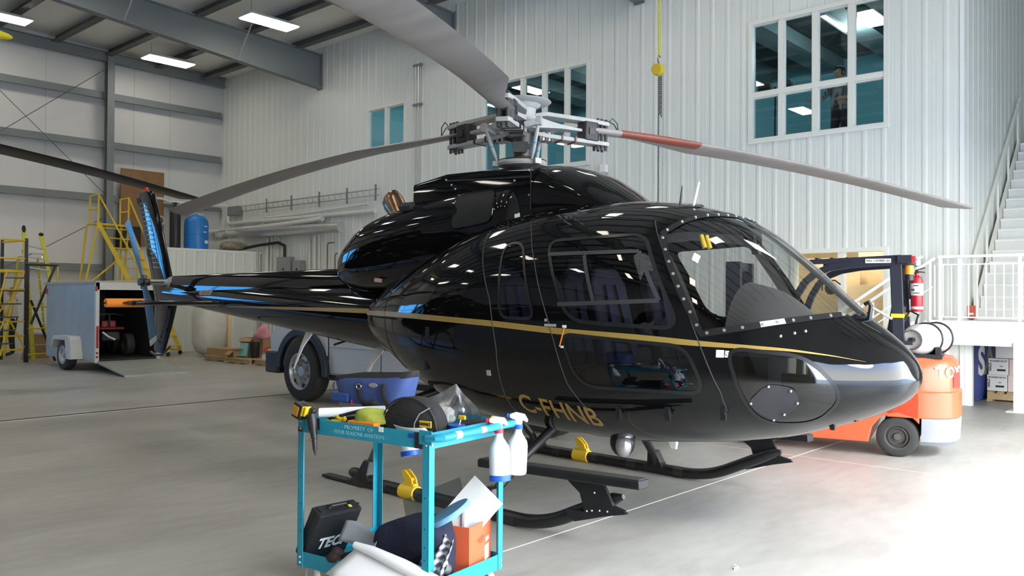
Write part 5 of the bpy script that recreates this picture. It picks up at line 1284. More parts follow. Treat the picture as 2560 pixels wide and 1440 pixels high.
for y, m_ in ((0.10, M_paper), (0.30, M_greyp)): MB().cyl((CL+0.078, y, 0.903), (CL+0.078, y+0.045, 0.903), 0.0195, n=14).build('handle_tape', m_, hd)
for x0 in (-0.0, CL-0.07):
    pass
MB().bx(CL-0.06, CL+0.02, -0.006, 0.0, 0.862, 0.93).build('handle_bracket', M_teal, CART, smooth=False)
for (x, y) in ((0.06, 0.06), (CL-0.06, 0.06), (CL-0.06, CW-0.06), (0.06, CW-0.06)):
    w = MB().lathe([(0.044, -0.015), (0.05, -0.008), (0.05, 0.008), (0.044, 0.015)], 20, (x, y, 0.05), 'Y').build('caster', M_bottle, CART)
    MB().bx(x-0.02, x+0.02, y-0.02, y+0.02, 0.085, 0.108).bx(x-0.02, x+0.02, y-0.022, y-0.018, 0.04, 0.1).bx(x-0.02, x+0.02, y+0.018, y+0.022, 0.04, 0.1).build('caster_fork', M_galv, CART, smooth=False)
text_mesh('PROPERTY  OF', 0.030, M_chalk, 'owner_lettering', CART, loc=(0.455, 0.0035, 0.895), rot=(R(90), 0, 0), sx=1.05, bold=-0.0006, ext=0.0005)
text_mesh('- FOUR SEASONS AVIATION -', 0.030, M_chalk, 'owner_lettering', CART, loc=(0.455, 0.0035, 0.866), rot=(R(90), 0, 0), sx=1.0, bold=-0.0006, ext=0.0005)
MB().bx(0.80, 0.87, 0.0, 0.003, 0.885, 0.905).build('blue_tape', M_btape, CART, smooth=False)
MB().bx(0.845, 0.89, -0.002, 0.0035, 0.838, 0.915).build('black_tape', M_bplastic, CART, smooth=False)
MB().bx(0.60, 0.63, 0.0, 0.003, 0.895, 0.92).build('paper_scrap', M_paper, CART, smooth=False)
MB().bx(0.13, 0.165, -0.001, 0.0035, 0.865, 0.925).build('black_tape', M_bplastic, CART, smooth=False)
MB().bx(-0.001, 0.034, -0.001, 0.0, 0.84, 0.865).build('black_tape', M_bplastic, CART, smooth=False)

def cthing(name, label, cat, loc, rz=0.0, group=None, rot=None):
    t = thing(name, label, cat, group=group); t.matrix_world = CM @ Matrix.Translation(loc) @ (Euler(rot).to_matrix().to_4x4() if rot else Matrix.Rotation(rz, 4, 'Z')); return t
def csingle(o, label, cat, loc=(0, 0, 0), rot=(0, 0, 0), group=None):
    o.matrix_world = CM @ Matrix.Translation(loc) @ Euler(rot).to_matrix().to_4x4(); return tag(o, label, cat, group)
def lump(c, r, seed, amp=0.12, n=18, flat=0.0, pw=1.0):
    rnd = random.Random(seed); ph = [(rnd.uniform(0, 6.28), rnd.uniform(2, 6), Vector((rnd.uniform(-1, 1), rnd.uniform(-1, 1), rnd.uniform(-1, 1))).normalized()) for _ in range(7)]
    m = MB(); m.ball((0, 0, 0), 1.0, n)
    out = []
    for v in m.v:
        p = Vector(v); q = Vector([math.copysign(abs(a)**pw, a) for a in p]); k = 1 + amp*sum(math.sin(f*p.dot(d)+a) for a, f, d in ph)/3
        w = Vector((c[0]+q.x*r[0]*k, c[1]+q.y*r[1]*k, c[2]+q.z*r[2]*k))
        if w.z < flat: w.z = flat
        out.append(tuple(w))
    m.v = out
    return m
Z1 = 0.8505; Z2 = 0.1205
# --- blue and black open-mouth tool bag
TB = cthing('tool_bag', 'blue and black canvas open-mouth tool bag at the back of the cart', 'tool bag', (0.14, 0.465, Z1), R(6))
def bag_ring(z, hx, hy, n=28, sk=0.0): return [((hx*math.copysign(abs(math.cos(2*PI*k/n))**0.5, math.cos(2*PI*k/n)), hy*math.copysign(abs(math.sin(2*PI*k/n))**0.55, math.sin(2*PI*k/n)), z+sk*math.cos(2*PI*k/n))) for k in range(n)]
MB().loft([bag_ring(z, hx, hy) for z, hx, hy in ((0.0, 0.215, 0.115), (0.02, 0.225, 0.12), (0.085, 0.225, 0.12))]).build('bag_base', M_bagblk, TB, ang=60)
MB().loft([bag_ring(z, hx, hy) for z, hx, hy in ((0.085, 0.227, 0.122), (0.115, 0.229, 0.123))]).build('reflective_band', M_band, TB, ang=60)
MB().loft([bag_ring(z, hx, hy, sk=s) for z, hx, hy, s in ((0.115, 0.226, 0.12, 0), (0.17, 0.235, 0.115, 0.004), (0.24, 0.27, 0.095, 0.02), (0.262, 0.275, 0.085, 0.026))], caps=False).build('bag_body', M_bagblue2, TB, ang=60)
MB().loft([bag_ring(z, hx, hy, sk=s) for z, hx, hy, s in ((0.250, 0.276, 0.089, 0.024), (0.268, 0.285, 0.082, 0.027), (0.285, 0.283, 0.062, 0.028), (0.27, 0.27, 0.05, 0.026))], caps=False).build('bag_mouth', M_bagblk, TB, ang=60)
MB().loft([[(-0.222, -0.121, 0.118), (-0.10, -0.127, 0.118), (-0.10, -0.127, 0.17), (-0.222, -0.118, 0.175)], [(-0.228, -0.135, 0.12), (-0.10, -0.14, 0.12), (-0.10, -0.138, 0.168), (-0.228, -0.13, 0.172)]]).build('bag_pocket', M_bagblue, TB, bev=0.006)
for x in (-0.02, 0.15):
    MB().tube([(x-0.02, -0.105, 0.235), (x-0.015, -0.122, 0.20), (x+0.01, -0.135, 0.15), (x+0.05, -0.14, 0.105)], 0.014, 8, flat=0.4).build('bag_strap', M_bagblk, TB)
MB().tube([(0.03, -0.14, 0.10), (0.06, -0.155, 0.125), (0.10, -0.155, 0.128), (0.13, -0.14, 0.11)], 0.022, 10).build('bag_handle_grip', M_bagblk, TB)
MB().tube([(-0.03+0.017*math.cos(2*PI*k/14), -0.128, 0.215+0.015*math.sin(2*PI*k/14)) for k in range(14)], 0.0028, 6, closed=True).build('d_ring', M_chrome, TB)
MB().lathe([(0.0, 0), (0.022, 0), (0.024, 0.004), (0.0, 0.004)], 20, (0, 0, 0), 'Y').build('oval_badge', M_band, TB).matrix_local = Matrix.Translation((0.06, -0.116, 0.225)) @ Matrix.Diagonal((1.3, 1, 0.55, 1))
MB().tube([(-0.268, -0.06, 0.225), (-0.272, -0.065, 0.20), (-0.268, -0.068, 0.17)], 0.006, 6).build('zipper_pull', M_chrome, TB)
MB().bx(-0.085, -0.075, -0.131, -0.128, 0.09, 0.135).build('red_tag', mat('red_tag', (0.8, 0.06, 0.08), 0.5), TB, smooth=False)
# --- black domed soft case with a yellow badge
SB = cthing('soft_tool_case', 'black domed soft tool case with a yellow badge on the cart', 'tool case', (0.64, 0.24, Z1), R(2))
rr = []
for k in range(9):
    y = -0.09+0.18*k/8; e = math.sqrt(max(0.02, 1-(abs(k-4)/4.3)**4)); rr.append([(0.19*e*math.cos(PI*j/20)*1.0, y, 0.205*e*math.sin(PI*j/20)**0.75) for j in range(21)])
MB().loft(rr, closed=True).build('case_body', M_bagblk, SB, ang=60)
MB().tube([(0.19*0.98*math.cos(PI*j/20), -0.06, 0.203*math.sin(PI*j/20)**0.75) for j in range(21)], 0.005, 6).build('zipper', M_cab_dark, SB)
MB().bx(0.105, 0.18, -0.101, -0.096, 0.065, 0.098).build('badge', M_dwy, SB, smooth=False)
text_mesh('DEWALT', 0.021, M_ink, 'badge_lettering', SB, loc=(0.1425, -0.1025, 0.0815), rot=(R(90), 0, 0), sx=0.85, bold=0.0006)
MB().tube([(0.07, -0.10, 0.02), (0.075, -0.104, 0.08), (0.10, -0.095, 0.13), (0.14, -0.06, 0.16)], 0.003, 6).build('loop_wire', M_greyp, SB)
# --- paper rolls, cloth, level
t = MB().cyl((0, 0, 0), (0.28, 0.22, 0.012), 0.026, n=20).build('paper_roll', M_paper); csingle(t, 'white cardboard paper roll lying over the front rim of the cart', 'paper roll', (0.105, 0.055, 0.944))
MB().lathe([(0.001, -0.001), (0.024, -0.001)], 20, (0, 0, 0), 'X', caps=False).build('roll_core', mat('roll_core', (0.5, 0.33, 0.17), 0.7), t).matrix_local = Matrix.Rotation(math.atan2(0.22, 0.28), 4, 'Z') @ Matrix.Translation((-0.0015, 0, 0))
t = MB().grid(lambda u, v: (0.30*u, 0.05*math.cos(PI*v)-0.0+0.16*u, 0.045*math.sin(PI*v)+0.06*u), 6, 10).build('curled_paper', M_paper, solid=0.002); csingle(t, 'curled white sheet of paper leaning between the bags on the cart', 'paper', (0.24, 0.27, 0.885))
t = lump((0, 0, 0.045), (0.11, 0.06, 0.055), 3, 0.35, 20).build('lime_rag', M_lime, sub=1); csingle(t, 'crumpled lime green work glove on the cart top', 'glove', (0.40, 0.16, 0.885), (0, R(-10), R(20)))
t = MB().box((0, 0, 0.0175), (0.20, 0.05, 0.035)).build('orange_case', M_orange, smooth=False, bev=0.006); csingle(t, 'small orange plastic case under the lime glove', 'case', (0.385, 0.11, Z1+0.03))
MB().bx(-0.095, 0.095, -0.026, 0.0255, 0.016, 0.018).build('case_seam', M_cab_dark, t, smooth=False)
t = MB().grid(lambda u, v: (0.20*u, 0.03*math.sin(PI*v)-0.02*math.sin(PI*u), 0.055*v-0.008*math.sin(PI*u*1.0)), 8, 4).build('paper_strip', M_paper, solid=0.002); csingle(t, 'folded white paper strip standing against the front rim of the cart', 'paper', (0.655, 0.045, 0.875), (R(-8), 0, R(4)))
# --- cordless drill hanging over the front rim
DR = cthing('cordless_drill', 'black and yellow cordless drill hooked over the front rim, bit pointing down', 'drill', (0.085, -0.01, 0.915), 0)
MB().tube([(0.04, -0.012, 0.03), (0.055, -0.014, -0.02), (0.062, -0.015, -0.055)], [0.026, 0.028, 0.024], 14).build('drill_body', M_bplastic, DR)
MB().cyl((0.063, -0.015, -0.055), (0.072, -0.016, -0.095), 0.021, 0.016, 14).build('drill_chuck', M_dmetal, DR)
MB().tube([(0.072, -0.016, -0.095), (0.078, -0.017, -0.15), (0.083, -0.017, -0.185)], [0.015, 0.012, 0.002], 10).build('step_bit', M_dmetal, DR)
MB().box((0.01, 0.0, 0.055), (0.10, 0.035, 0.04), rot=(0, R(20), 0)).build('drill_grip', M_bplastic, DR, bev=0.01)
bt = MB().box((-0.045, -0.005, 0.045), (0.07, 0.07, 0.085), rot=(0, R(20), 0)).build('battery', M_bplastic, DR, bev=0.008, smooth=False)
MB().box((-0.050, -0.042, 0.047), (0.042, 0.006, 0.052), rot=(0, R(20), 0)).build('battery_label', mat('battery_amber', (0.45, 0.24, 0.03), 0.5), bt, smooth=False)
for x in (0.0, 0.022): MB().box((x-0.003, -0.02, 0.045), (0.014, 0.04, 0.055), rot=(0, R(20), 0)).build('yellow_clip', M_dwy, DR, bev=0.004)
ST = cthing('clamp_tool', 'yellow and black hand clamp lying behind the cordless drill', 'clamp', (0.155, 0.10, 0.91), R(10))
MB().tube([(-0.04, 0, 0.02), (-0.01, 0, 0.035), (0.03, 0, 0.03), (0.05, 0, 0.005), (0.09, 0, 0.0)], 0.012, 8).build('upper_arm', M_dwy, ST)
MB().tube([(-0.03, 0, 0.0), (0.0, 0, -0.012), (0.05, 0, -0.01), (0.09, 0, 0.01)], 0.012, 8).build('lower_arm', M_dwy, ST)
MB().cyl((0.0, -0.015, 0.01), (0.0, 0.015, 0.01), 0.014, n=10).cyl((0.05, 0.0, 0.02), (0.16, 0.05, 0.05), 0.010, n=8).build('pivot', M_bplastic, ST)
# --- right end: blue tape roll, torch, clear bag
TP = cthing('tape_roll', 'roll of blue masking tape standing on end beside the soft case', 'tape', (0.86, 0.31, Z1))
MB().lathe([(0.03, 0.0), (0.046, 0.0), (0.046, 0.066), (0.03, 0.066)], 28).build('tape', M_btape, TP)
MB().lathe([(0.0468, 0.004), (0.0468, 0.062)], 8, caps=False).build('tape_label', M_paper, TP).matrix_local = Matrix.Diagonal((0.85, 0.85, 1, 1)) @ Matrix.Translation((0.006, -0.004, 0))
MB().cyl((0, 0, 0.004), (0.02, 0.01, 0.10), 0.003, n=6).build('stick', M_paper, TP)
MB().box((0.026, 0.012, 0.105), (0.045, 0.012, 0.022)).build('yellow_tag', M_dwy, TP, bev=0.004)
TO = cthing('cordless_light', 'long black tool with a yellow collar lying along the cart end', 'tool', (0.78, 0.42, 0.90), R(35))
MB().cyl((0, 0, 0), (0.17, 0, 0.0), 0.026, 0.028, 16).build('barrel', M_bplastic, TO)
MB().lathe([(0.032, 0.17), (0.045, 0.18), (0.045, 0.2), (0.034, 0.21)], 24, (0, 0, 0), 'X').build('collar', M_dwy, TO)
MB().lathe([(0.034, 0.21), (0.042, 0.215), (0.042, 0.245), (0.03, 0.25)], 20, (0, 0, 0), 'X').build('tool_head', M_bplastic, TO)
pb = lump((0, 0, 0.05), (0.11, 0.075, 0.055), 21, 0.25, 20).build('parts_packet', M_paper, sub=1); csingle(pb, 'white packet of parts under the clear plastic bag', 'packet', (0.60, 0.46, Z1+0.02))
def bagfn(u, v):
    a = 2*PI*u; r = 0.13*(1-v)**0.7*(1+0.35*math.sin(3*a+4*v)+0.2*math.sin(7*a)); return (r*math.cos(a)*1.15+0.06*v, r*math.sin(a)*0.7, 0.02+0.17*v+0.03*math.sin(5*a)*(v > 0.1))
cb_ = MB().grid(bagfn, 36, 8).build('plastic_bag', M_baggie, fix=False); csingle(cb_, 'crumpled clear plastic bag peaking behind the soft tool case', 'plastic bag', (0.665, 0.47, Z1+0.04))
# --- spray bottles
def spray(trig, base, label, mat_loc, group=None, body_h=0.20):
    t = thing('spray_bottle', label, 'spray bottle', group=group); t.matrix_world = CM @ mat_loc
    # origin at the nozzle head, bottle hangs below
    pr = [(0.0, -0.30), (0.053, -0.30), (0.056, -0.29), (0.055, -0.15), (0.050, -0.125), (0.024, -0.085), (0.019, -0.07), (0.019, -0.05), (0.0, -0.05)]
    m = MB(); m.lathe(pr, 28); m = m.build('bottle', M_bottle, t, ang=50)
    if base: MB().lathe([(0.0568, -0.302), (0.0568, -0.272)], 28, caps=False).build('base_band', M_btrig, t)
    MB().lathe([(0.0, -0.058), (0.023, -0.058), (0.023, -0.035), (0.0, -0.035)], 20).build('collar', trig, t)
    MB().prism(round_poly([(-0.018, -0.035), (0.018, -0.035), (0.02, -0.01), (0.05, 0.0), (0.05, 0.018), (0.02, 0.03), (-0.03, 0.022), (-0.05, -0.01), (-0.045, -0.02), (-0.02, -0.008)], 0.006), -0.013, 0.013, 'XZ').build('spray_head', M_bottle, t, smooth=False, bev=0.003)
    MB().prism(round_poly([(0.022, -0.005), (0.04, -0.002), (0.036, -0.04), (0.028, -0.055), (0.02, -0.05), (0.026, -0.035)], 0.005), -0.008, 0.008, 'XZ').build('trigger', trig, t, smooth=False)
    MB().cyl((0.048, 0, 0.009), (0.066, 0, 0.009), 0.011, n=10).build('nozzle', trig, t)
    return t
spray(M_rtrig, True, 'white spray bottle with red trigger and blue base band hung on the cart handle', Matrix.Translation((CL+0.075, 0.475, 0.925)) @ Euler((R(4), R(2), R(-150))).to_matrix().to_4x4())
spray(M_btrig, False, 'white spray bottle with blue trigger hung on the cart handle', Matrix.Translation((CL+0.095, 0.635, 0.93)) @ Euler((R(-2), R(-3), R(-150))).to_matrix().to_4x4())
spray(M_btrig, True, 'white spray bottle with blue base band hung on the back rim of the cart', Matrix.Translation((0.16, CW+0.06, 0.925)) @ Euler((R(2), R(14), R(170))).to_matrix().to_4x4())

# --- lower shelf
TC = cthing('tech_case', 'black plastic case lettered TECH leaning on the lower shelf', 'case', (0.0, 0.16, Z2), rot=(R(0), R(26), R(14)))
cs = MB().bx(0.0, 0.10, -0.17, 0.17, 0.0, 0.32)
TC.matrix_world = CM @ Matrix.Translation((0.035, 0.165, Z2+0.006)) @ Matrix.Rotation(R(27), 4, 'Y') @ Matrix.Rotation(R(86), 4, 'Z')
cs = MB().bx(-0.15, 0.15, -0.005, 0.085, 0.0, 0.30).build('case_body', M_bplastic, TC, smooth=False, bev=0.012)
MB().bx(-0.152, 0.152, 0.035, 0.045, -0.002, 0.302).build('case_lip', M_black, TC, smooth=False)
MB().tube([(-0.06, 0.04, 0.302), (-0.05, 0.04, 0.318), (0.05, 0.04, 0.318), (0.06, 0.04, 0.302)], 0.009, 8).build('case_handle', M_bplastic, TC)
MB().bx(0.07, 0.10, 0.02, 0.04, 0.301, 0.304).build('yellow_sticker', mat('sticker_yellow', (0.75, 0.65, 0.1), 0.5), TC, smooth=False)
for x in (-0.11, 0.11): MB().bx(x-0.02, x+0.02, 0.02, 0.07, 0.299, 0.307).build('case_latch', M_dmetal, TC, smooth=False)
text_mesh('TECH', 0.095, M_paper, 'case_lettering', TC, loc=(0.02, -0.0065, 0.10), rot=(R(90), 0, 0), bold=0.003, sx=0.95, shear=0.15)
dn = lump((0, 0, 0.13), (0.215, 0.12, 0.155), 8, 0.24, 30, 0.0, 0.52).build('folded_trousers', M_navy, sub=1); csingle(dn, 'folded dark navy trousers heaped on the lower shelf', 'trousers', (0.665, 0.235, Z2+0.01), (0, 0, R(-4)))
bb = MB().loft([[(-0.28, -0.11, 0.0), (0.28, -0.11, 0.0), (0.28, 0.11, 0.0), (-0.28, 0.11, 0.0)], [(-0.27, -0.10, 0.10), (0.27, -0.10, 0.09), (0.27, 0.10, 0.09), (-0.27, 0.10, 0.10)]]).build('black_bag', M_bagblk, bev=0.03); csingle(bb, 'flat black bag under the navy trousers on the lower shelf', 'bag', (0.56, 0.125, Z2), (0, 0, R(-3)))
pl_ = MB().grid(lambda u, v: (0.11*(u-0.5)+0.05*v*(u-0.3), 0.02-0.17*v+0.02*math.sin(6*v), 0.25-0.21*v**1.3+0.018*math.sin(13*u+3*v)), 14, 22).build('plaid_shirt', M_plaid, solid=0.005); csingle(pl_, 'crumpled black and white plaid shirt hanging beside the orange box', 'shirt', (0.895, 0.15, Z2), (0, 0, R(10)))
pl2 = lump((0, 0, 0.05), (0.09, 0.07, 0.055), 31, 0.25, 18).build('baseball_hat', M_bagblk, sub=1); csingle(pl2, 'black crumpled cap below the plaid shirt on the lower shelf', 'cap', (0.86, 0.055, Z2+0.02))
# orange box with hand hole
OB = cthing('orange_box', 'orange-red open cardboard box with hand hole on the lower shelf', 'box', (CL-0.035, 0.38, Z2+0.004), rot=(0, R(0), R(8)))
for (a, b, c, d) in ((-0.004, 0.0, -0.01, 0.22), (-0.24, -0.236, -0.01, 0.22), (-0.24, 0.0, -0.014, -0.01), (-0.24, 0.0, 0.22, 0.224)):
    MB().bx(a, b, c, d, 0, 0.25).build('box_side', M_obox, OB, smooth=False)
MB().bx(-0.24, 0, -0.01, 0.22, -0.003, 0.001).build('box_bottom', M_obox, OB, smooth=False)
hh = MB().prism(round_poly([(0.065, 0.165), (0.145, 0.185), (0.145, 0.15), (0.10, 0.14)], 0.012), 0.0006, 0.0012, 'YZ').build('hand_hole', mat('hole_brown', (0.25, 0.07, 0.03), 0.8), OB, smooth=False)
MB().prism([(0.155, 0.035), (0.20, 0.045), (0.20, 0.125), (0.155, 0.115)], 0.0006, 0.0014, 'YZ').build('box_label', M_paper, OB, smooth=False)
MB().prism([(0.165, 0.135), (0.20, 0.143), (0.20, 0.165), (0.165, 0.157)], 0.0006, 0.0014, 'YZ').build('box_label', M_paper, OB, smooth=False)
wn = MB().prism(round_poly([(0, 0), (0.12, -0.01), (0.13, 0.20), (0.015, 0.225)], 0.012), 0, 0.02, 'YZ').build('white_fitting', M_bottle, smooth=False, bev=0.003); csingle(wn, 'white plastic plate with slots standing in the orange box', 'plate', (CL-0.16, 0.455, Z2+0.09), (0, 0, R(8)))
for (y, z) in ((0.02, 0.09), (0.105, 0.085)): MB().bx(0.0195, 0.0215, y-0.004, y+0.004, z-0.012, z+0.012).build('plate_slot', M_ink, wn, smooth=False)
# disc, sheets
dc = MB().lathe([(0.0, 0.0), (0.115, 0.0), (0.12, 0.006), (0.12, 0.022), (0.115, 0.028), (0.0, 0.028)], 40).build('blue_disc', M_lblue, ang=40); csingle(dc, 'pale blue foam disc leaning behind the cart corner post', 'disc', (0.865, 0.26, Z2+0.335), Vector((-0.42, -0.30, 0.85)).to_track_quat('Z', 'Y').to_euler())
ws = MB().bx(-0.11, 0.11, 0, 0.004, 0, 0.34).build('white_board', M_paper, smooth=False); csingle(ws, 'stiff white sheet leaning behind the pale blue disc', 'sheet', (0.70, 0.44, Z2+0.16), (R(-15), R(38), R(8)))
px_ = MB().bx(-0.22, 0.22, 0, 0.005, 0, 0.30).build('plexi_sheet', M_plexi, smooth=False); csingle(px_, 'clear acrylic sheet leaning across the lower shelf', 'sheet', (0.60, 0.50, Z2+0.10), (R(-12), R(-24), R(3)))
bd_ = lump((0, 0, 0.12), (0.12, 0.06, 0.14), 55, 0.2, 18).build('black_sack', M_bagblk, sub=1); csingle(bd_, 'black cloth sack behind the orange box on the lower shelf', 'sack', (0.72, 0.54, Z2+0.02))
gs = MB().grid(lambda u, v: (0.27*u, 0.03*math.sin(PI*u)+0.02*v, 0.115*v+0.012*math.sin(2*PI*u)), 14, 5).build('grey_folder', M_greyp, solid=0.003); csingle(gs, 'bent grey plastic sheet standing in front of the TECH case', 'sheet', (0.22, 0.09, Z2+0.135), (R(-14), R(6), R(-4)))
bk = MB().bx(0, 0.14, 0, 0.22, 0, 0.025).build('book_stack', M_paper, smooth=False, bev=0.003); csingle(bk, 'cream booklet lying at the back of the lower shelf', 'booklet', (0.20, 0.33, Z2+0.012), (0, 0, R(8)))
def wsh(u, v): return (0.62*u, -0.10*v+0.0, 0.14-0.13*v*(0.5+0.5*u) - 0.05*u + 0.035*math.sin(PI*u)*(1-v)*0)
wp_ = MB().grid(lambda u, v: (0.13+0.60*u+0.10*v*(u-1), -0.13*v, 0.135-0.125*v-0.05*u), 10, 4).build('fairing_sheet', M_bottle, solid=0.004); csingle(wp_, 'white moulded panel spilling over the front of the lower shelf', 'panel', (0.30, 0.03, Z2+0.02))
wr_ = MB().tube([(0, 0, 0), (0.12, 0.0, -0.01), (0.34, -0.005, -0.045), (0.6, 0.0, -0.10)], [0.018, 0.026, 0.034, 0.036], 14).build('white_rolled_edge', M_bottle); csingle(wr_, 'white rolled tube lying along the white panel on the lower shelf', 'tube', (0.43, 0.01, Z2+0.17))
gl_ = lump((0, 0, 0.045), (0.07, 0.05, 0.05), 77, 0.4, 16).build('leather_glove', M_brown, sub=1); csingle(gl_, 'dark brown leather glove crumpled below the TECH case', 'glove', (0.25, 0.05, Z2+0.01))
cn = MB(); cn.lathe([(0.0, 0), (0.03, 0), (0.034, 0.07), (0.031, 0.07), (0.027, 0.004), (0.0, 0.004)], 20); cn = cn.build('metal_cup', M_alu); csingle(cn, 'small metal cup tipped over at the cart corner', 'cup', (CL-0.05, 0.20, Z2+0.08), (R(60), R(20), 0))
cd_ = MB().tube([(0, 0, 0.05), (0.02, -0.03, 0.075), (0.03, -0.07, 0.05), (0.015, -0.10, 0.0), (0.03, -0.13, -0.03), (0.02, -0.12, -0.07)], 0.006, 8).build('nylon_rope', M_paper); csingle(cd_, 'white rope trailing over the lower shelf edge', 'rope', (CL-0.02, 0.17, Z2+0.07))
# ============================================================ BACK CORNER: mechanical room, tanks, pipes
M_yst = mat('ladder_yellow', (0.72, 0.50, 0.03), 0.5, var=0.12, scale=6)
M_yfg = mat('fibreglass_yellow', (0.62, 0.58, 0.04), 0.5, var=0.1)
M_pipe = mat('white_pvc', (0.66, 0.66, 0.62), 0.5, var=0.04)
M_foil = mat('foil_duct', (0.62, 0.62, 0.60), 0.28, 0.9, var=0.25, scale=30, bump=0.8, bscale=60)
M_cop = mat('copper_pipe', (0.26, 0.15, 0.08), 0.4, 0.7, var=0.2)
M_panelg = mat('panel_grey', (0.22, 0.23, 0.235), 0.5, var=0.05)
M_bluet = mat('tank_blue', (0.02, 0.20, 0.58), 0.35, var=0.06)
BY = 22.77
bxw = MB().bx(10.5, XW, BY+0.03, YB, 2.84, 2.9).build('wall_mechanical_room', M_white, smooth=False); struct(bxw, 'low white ribbed mechanical room in the far corner')
sheet_wall(bxw, (0, BY, 0), (1, 0, 0), (0, -1, 0), 10.5, XW-0.02, 0.0, lambda u: 2.88)
sheet_wall(bxw, (10.5, 0, 0), (0, 1, 0), (-1, 0, 0), BY, YB, 0.0, lambda u: 2.88)
MB().bx(10.46, XW, BY-0.02, BY+0.03, 2.86, 2.92).build('cap_flashing', M_white, bxw, smooth=False)
t = thing('pressure_tank', 'blue upright pressure tank on top of the mechanical room', 'tank', (12.34, 23.6, 2.9))
MB().lathe([(0.0, 0.0), (0.26, 0.0), (0.33, 0.06), (0.345, 0.16), (0.345, 0.80), (0.32, 0.92), (0.22, 1.03), (0.08, 1.075), (0.0, 1.08)], 36).build('tank_shell', M_bluet, t)
MB().lathe([(0.347, 0.47), (0.347, 0.475)], 36, caps=False).lathe([(0.03, 1.075), (0.03, 1.1), (0, 1.1)], 12).build('tank_fitting', M_ink, t)
MB().box((0.15, -0.315, 0.26), (0.14, 0.008, 0.09), rz=R(25)).build('tank_label', M_paper, t, smooth=False)
for (x, z) in ((0.12, 0.72), (0.1, 0.55)): MB().box((x, -0.332, z), (0.12, 0.006, 0.03), rz=R(18)).build('tank_print', M_paper, t, smooth=False)
t = thing('gas_cylinder', 'tall black gas cylinder beside the blue pressure tank', 'cylinder', (11.69, 23.6, 2.9))
MB().lathe([(0.0, 0), (0.145, 0.0), (0.15, 0.02), (0.15, 1.08), (0.13, 1.18), (0.05, 1.25), (0.05, 1.28), (0, 1.28)], 28).build('cylinder_shell', M_bplastic, t)
MB().box((0, 0, 1.33), (0.09, 0.05, 0.10)).cyl((-0.12, 0, 1.35), (0.1, 0, 1.35), 0.018, n=8).build('valve', M_bplastic, t)
t = MB().bx(10.70, 12.0, YB-0.30, YB-0.28, 2.92, 5.30).build('plywood_board', M_wood_brown, smooth=False); tag(t, 'brown plywood board fixed upright on the far wall above the mechanical room', 'board')
t = MB().lathe([(0.0, 0), (0.08, 0.0), (0.085, 0.02), (0.085, 0.48), (0.06, 0.52), (0, 0.52)], 20).build('filter_bottle', mat('filter_blue', (0.01, 0.03, 0.35), 0.3)); t.location = (11.60, YB-0.40, 3.55); tag(t, 'dark blue water filter housing fixed on the brown plywood board', 'filter')
MB().bx(-0.28, 0.12, -0.1, 0.08, 0.56, 0.64).build('filter_head', M_pipe, t, smooth=False)
t = thing('hand_tool', 'white loop-handled filter wrench hanging on the brown plywood board', 'wrench', (11.87, YB-0.36, 3.62))
MB().tube([(0.11*math.cos(2*PI*k/20), 0, 0.22+0.13*math.sin(2*PI*k/20)) for k in range(20)], 0.022, 8, closed=True).build('loop', M_pipe, t)
MB().cyl((0, 0, 0.10), (0, 0, -0.16), 0.025, n=8).build('grip', M_pipe, t)
t = MB().box((0, 0, 0.34), (0.56, 0.4, 0.68)).build('dark_crate', mat('dark_brown_box', (0.022, 0.018, 0.016), 0.8), smooth=False, bev=0.01); t.location = (10.85, 24.75, 2.9); tag(t, 'dark brown box standing on the mechanical room roof behind the yellow steps', 'box')
def pipe(path, r, m, label, name='pipe', cat='pipe', group=None, n=10):
    o = MB().tube(path, r, n).build(name, m); return tag(o, label, cat, group)
PX = XW-0.12
pipe([(PX, 17.2, 3.80), (PX, 24.2, 3.86), (PX, 24.45, 3.86), (PX, 24.5, 3.95), (PX, 24.5, 4.36), (PX-0.05, 24.6, 4.42), (PX-1.2, 24.9, 4.42), (PX-1.9, 24.95, 4.42)], 0.06, M_pipe, 'upper white pipe along the right wall turning up beside the cable tray', group='white pipes on the right wall')
pipe([(PX-0.06, 19.4, 3.72), (PX-0.06, 22.0, 3.66), (PX-0.06, 24.9, 3.62), (PX-0.6, 25.0, 3.62), (PX-0.6, 25.0, 4.1), (PX-1.6, 25.0, 4.12)], 0.07, M_pipe, 'lower white pipe along the right wall bending onto the far wall', group='white pipes on the right wall')
pipe([(PX, 17.5, 4.0), (PX, 20.8, 3.93), (PX, 23.6, 3.92)], 0.03, M_pipe, 'thin white pipe just below the cable tray', group='white pipes on the right wall')
pipe([(13.2, 24.85, 4.05), (11.9, 24.85, 4.5), (11.3, 24.85, 4.5)], 0.04, M_pipe, 'short white pipe across the brown plywood board')
du = thing('air_duct', 'round galvanised air duct running along the right wall', 'duct', (PX-0.18, 18.4, 3.43))
MB().tube([(0, 0, 0), (0, 2.6, 0.03), (0, 5.2, 0.08)], 0.14, 18).build('rigid_duct', M_galv, du)
for y in (0.9, 2.4, 3.9): MB().lathe([(0.145, -0.02), (0.148, 0.0), (0.145, 0.02)], 18, (0, y, 0.012*y), 'Y', caps=False).tube([(0, y, 0.14), (0.1, y, 0.5)], 0.006, 5).build('duct_strap', M_galv, du)
path = [(PX-0.18+0.0, 23.6, 3.50), (PX-0.5, 23.75, 3.46), (PX-0.62, 23.8, 3.42), (PX-0.85, 23.85, 3.36)]
fx = MB(); pts = []; rad = []
for i in range(61):
    t_ = i/60*3; k = min(2, int(t_)); u = t_-k; p = Vector(path[k]).lerp(Vector(path[k+1]), u); pts.append(p); rad.append(0.135+0.012*(i % 2))
fx.tube(pts, rad, 14); tag(fx.build('flex_duct', M_foil), 'crinkled foil flexible duct beside the blue pressure tank', 'duct')
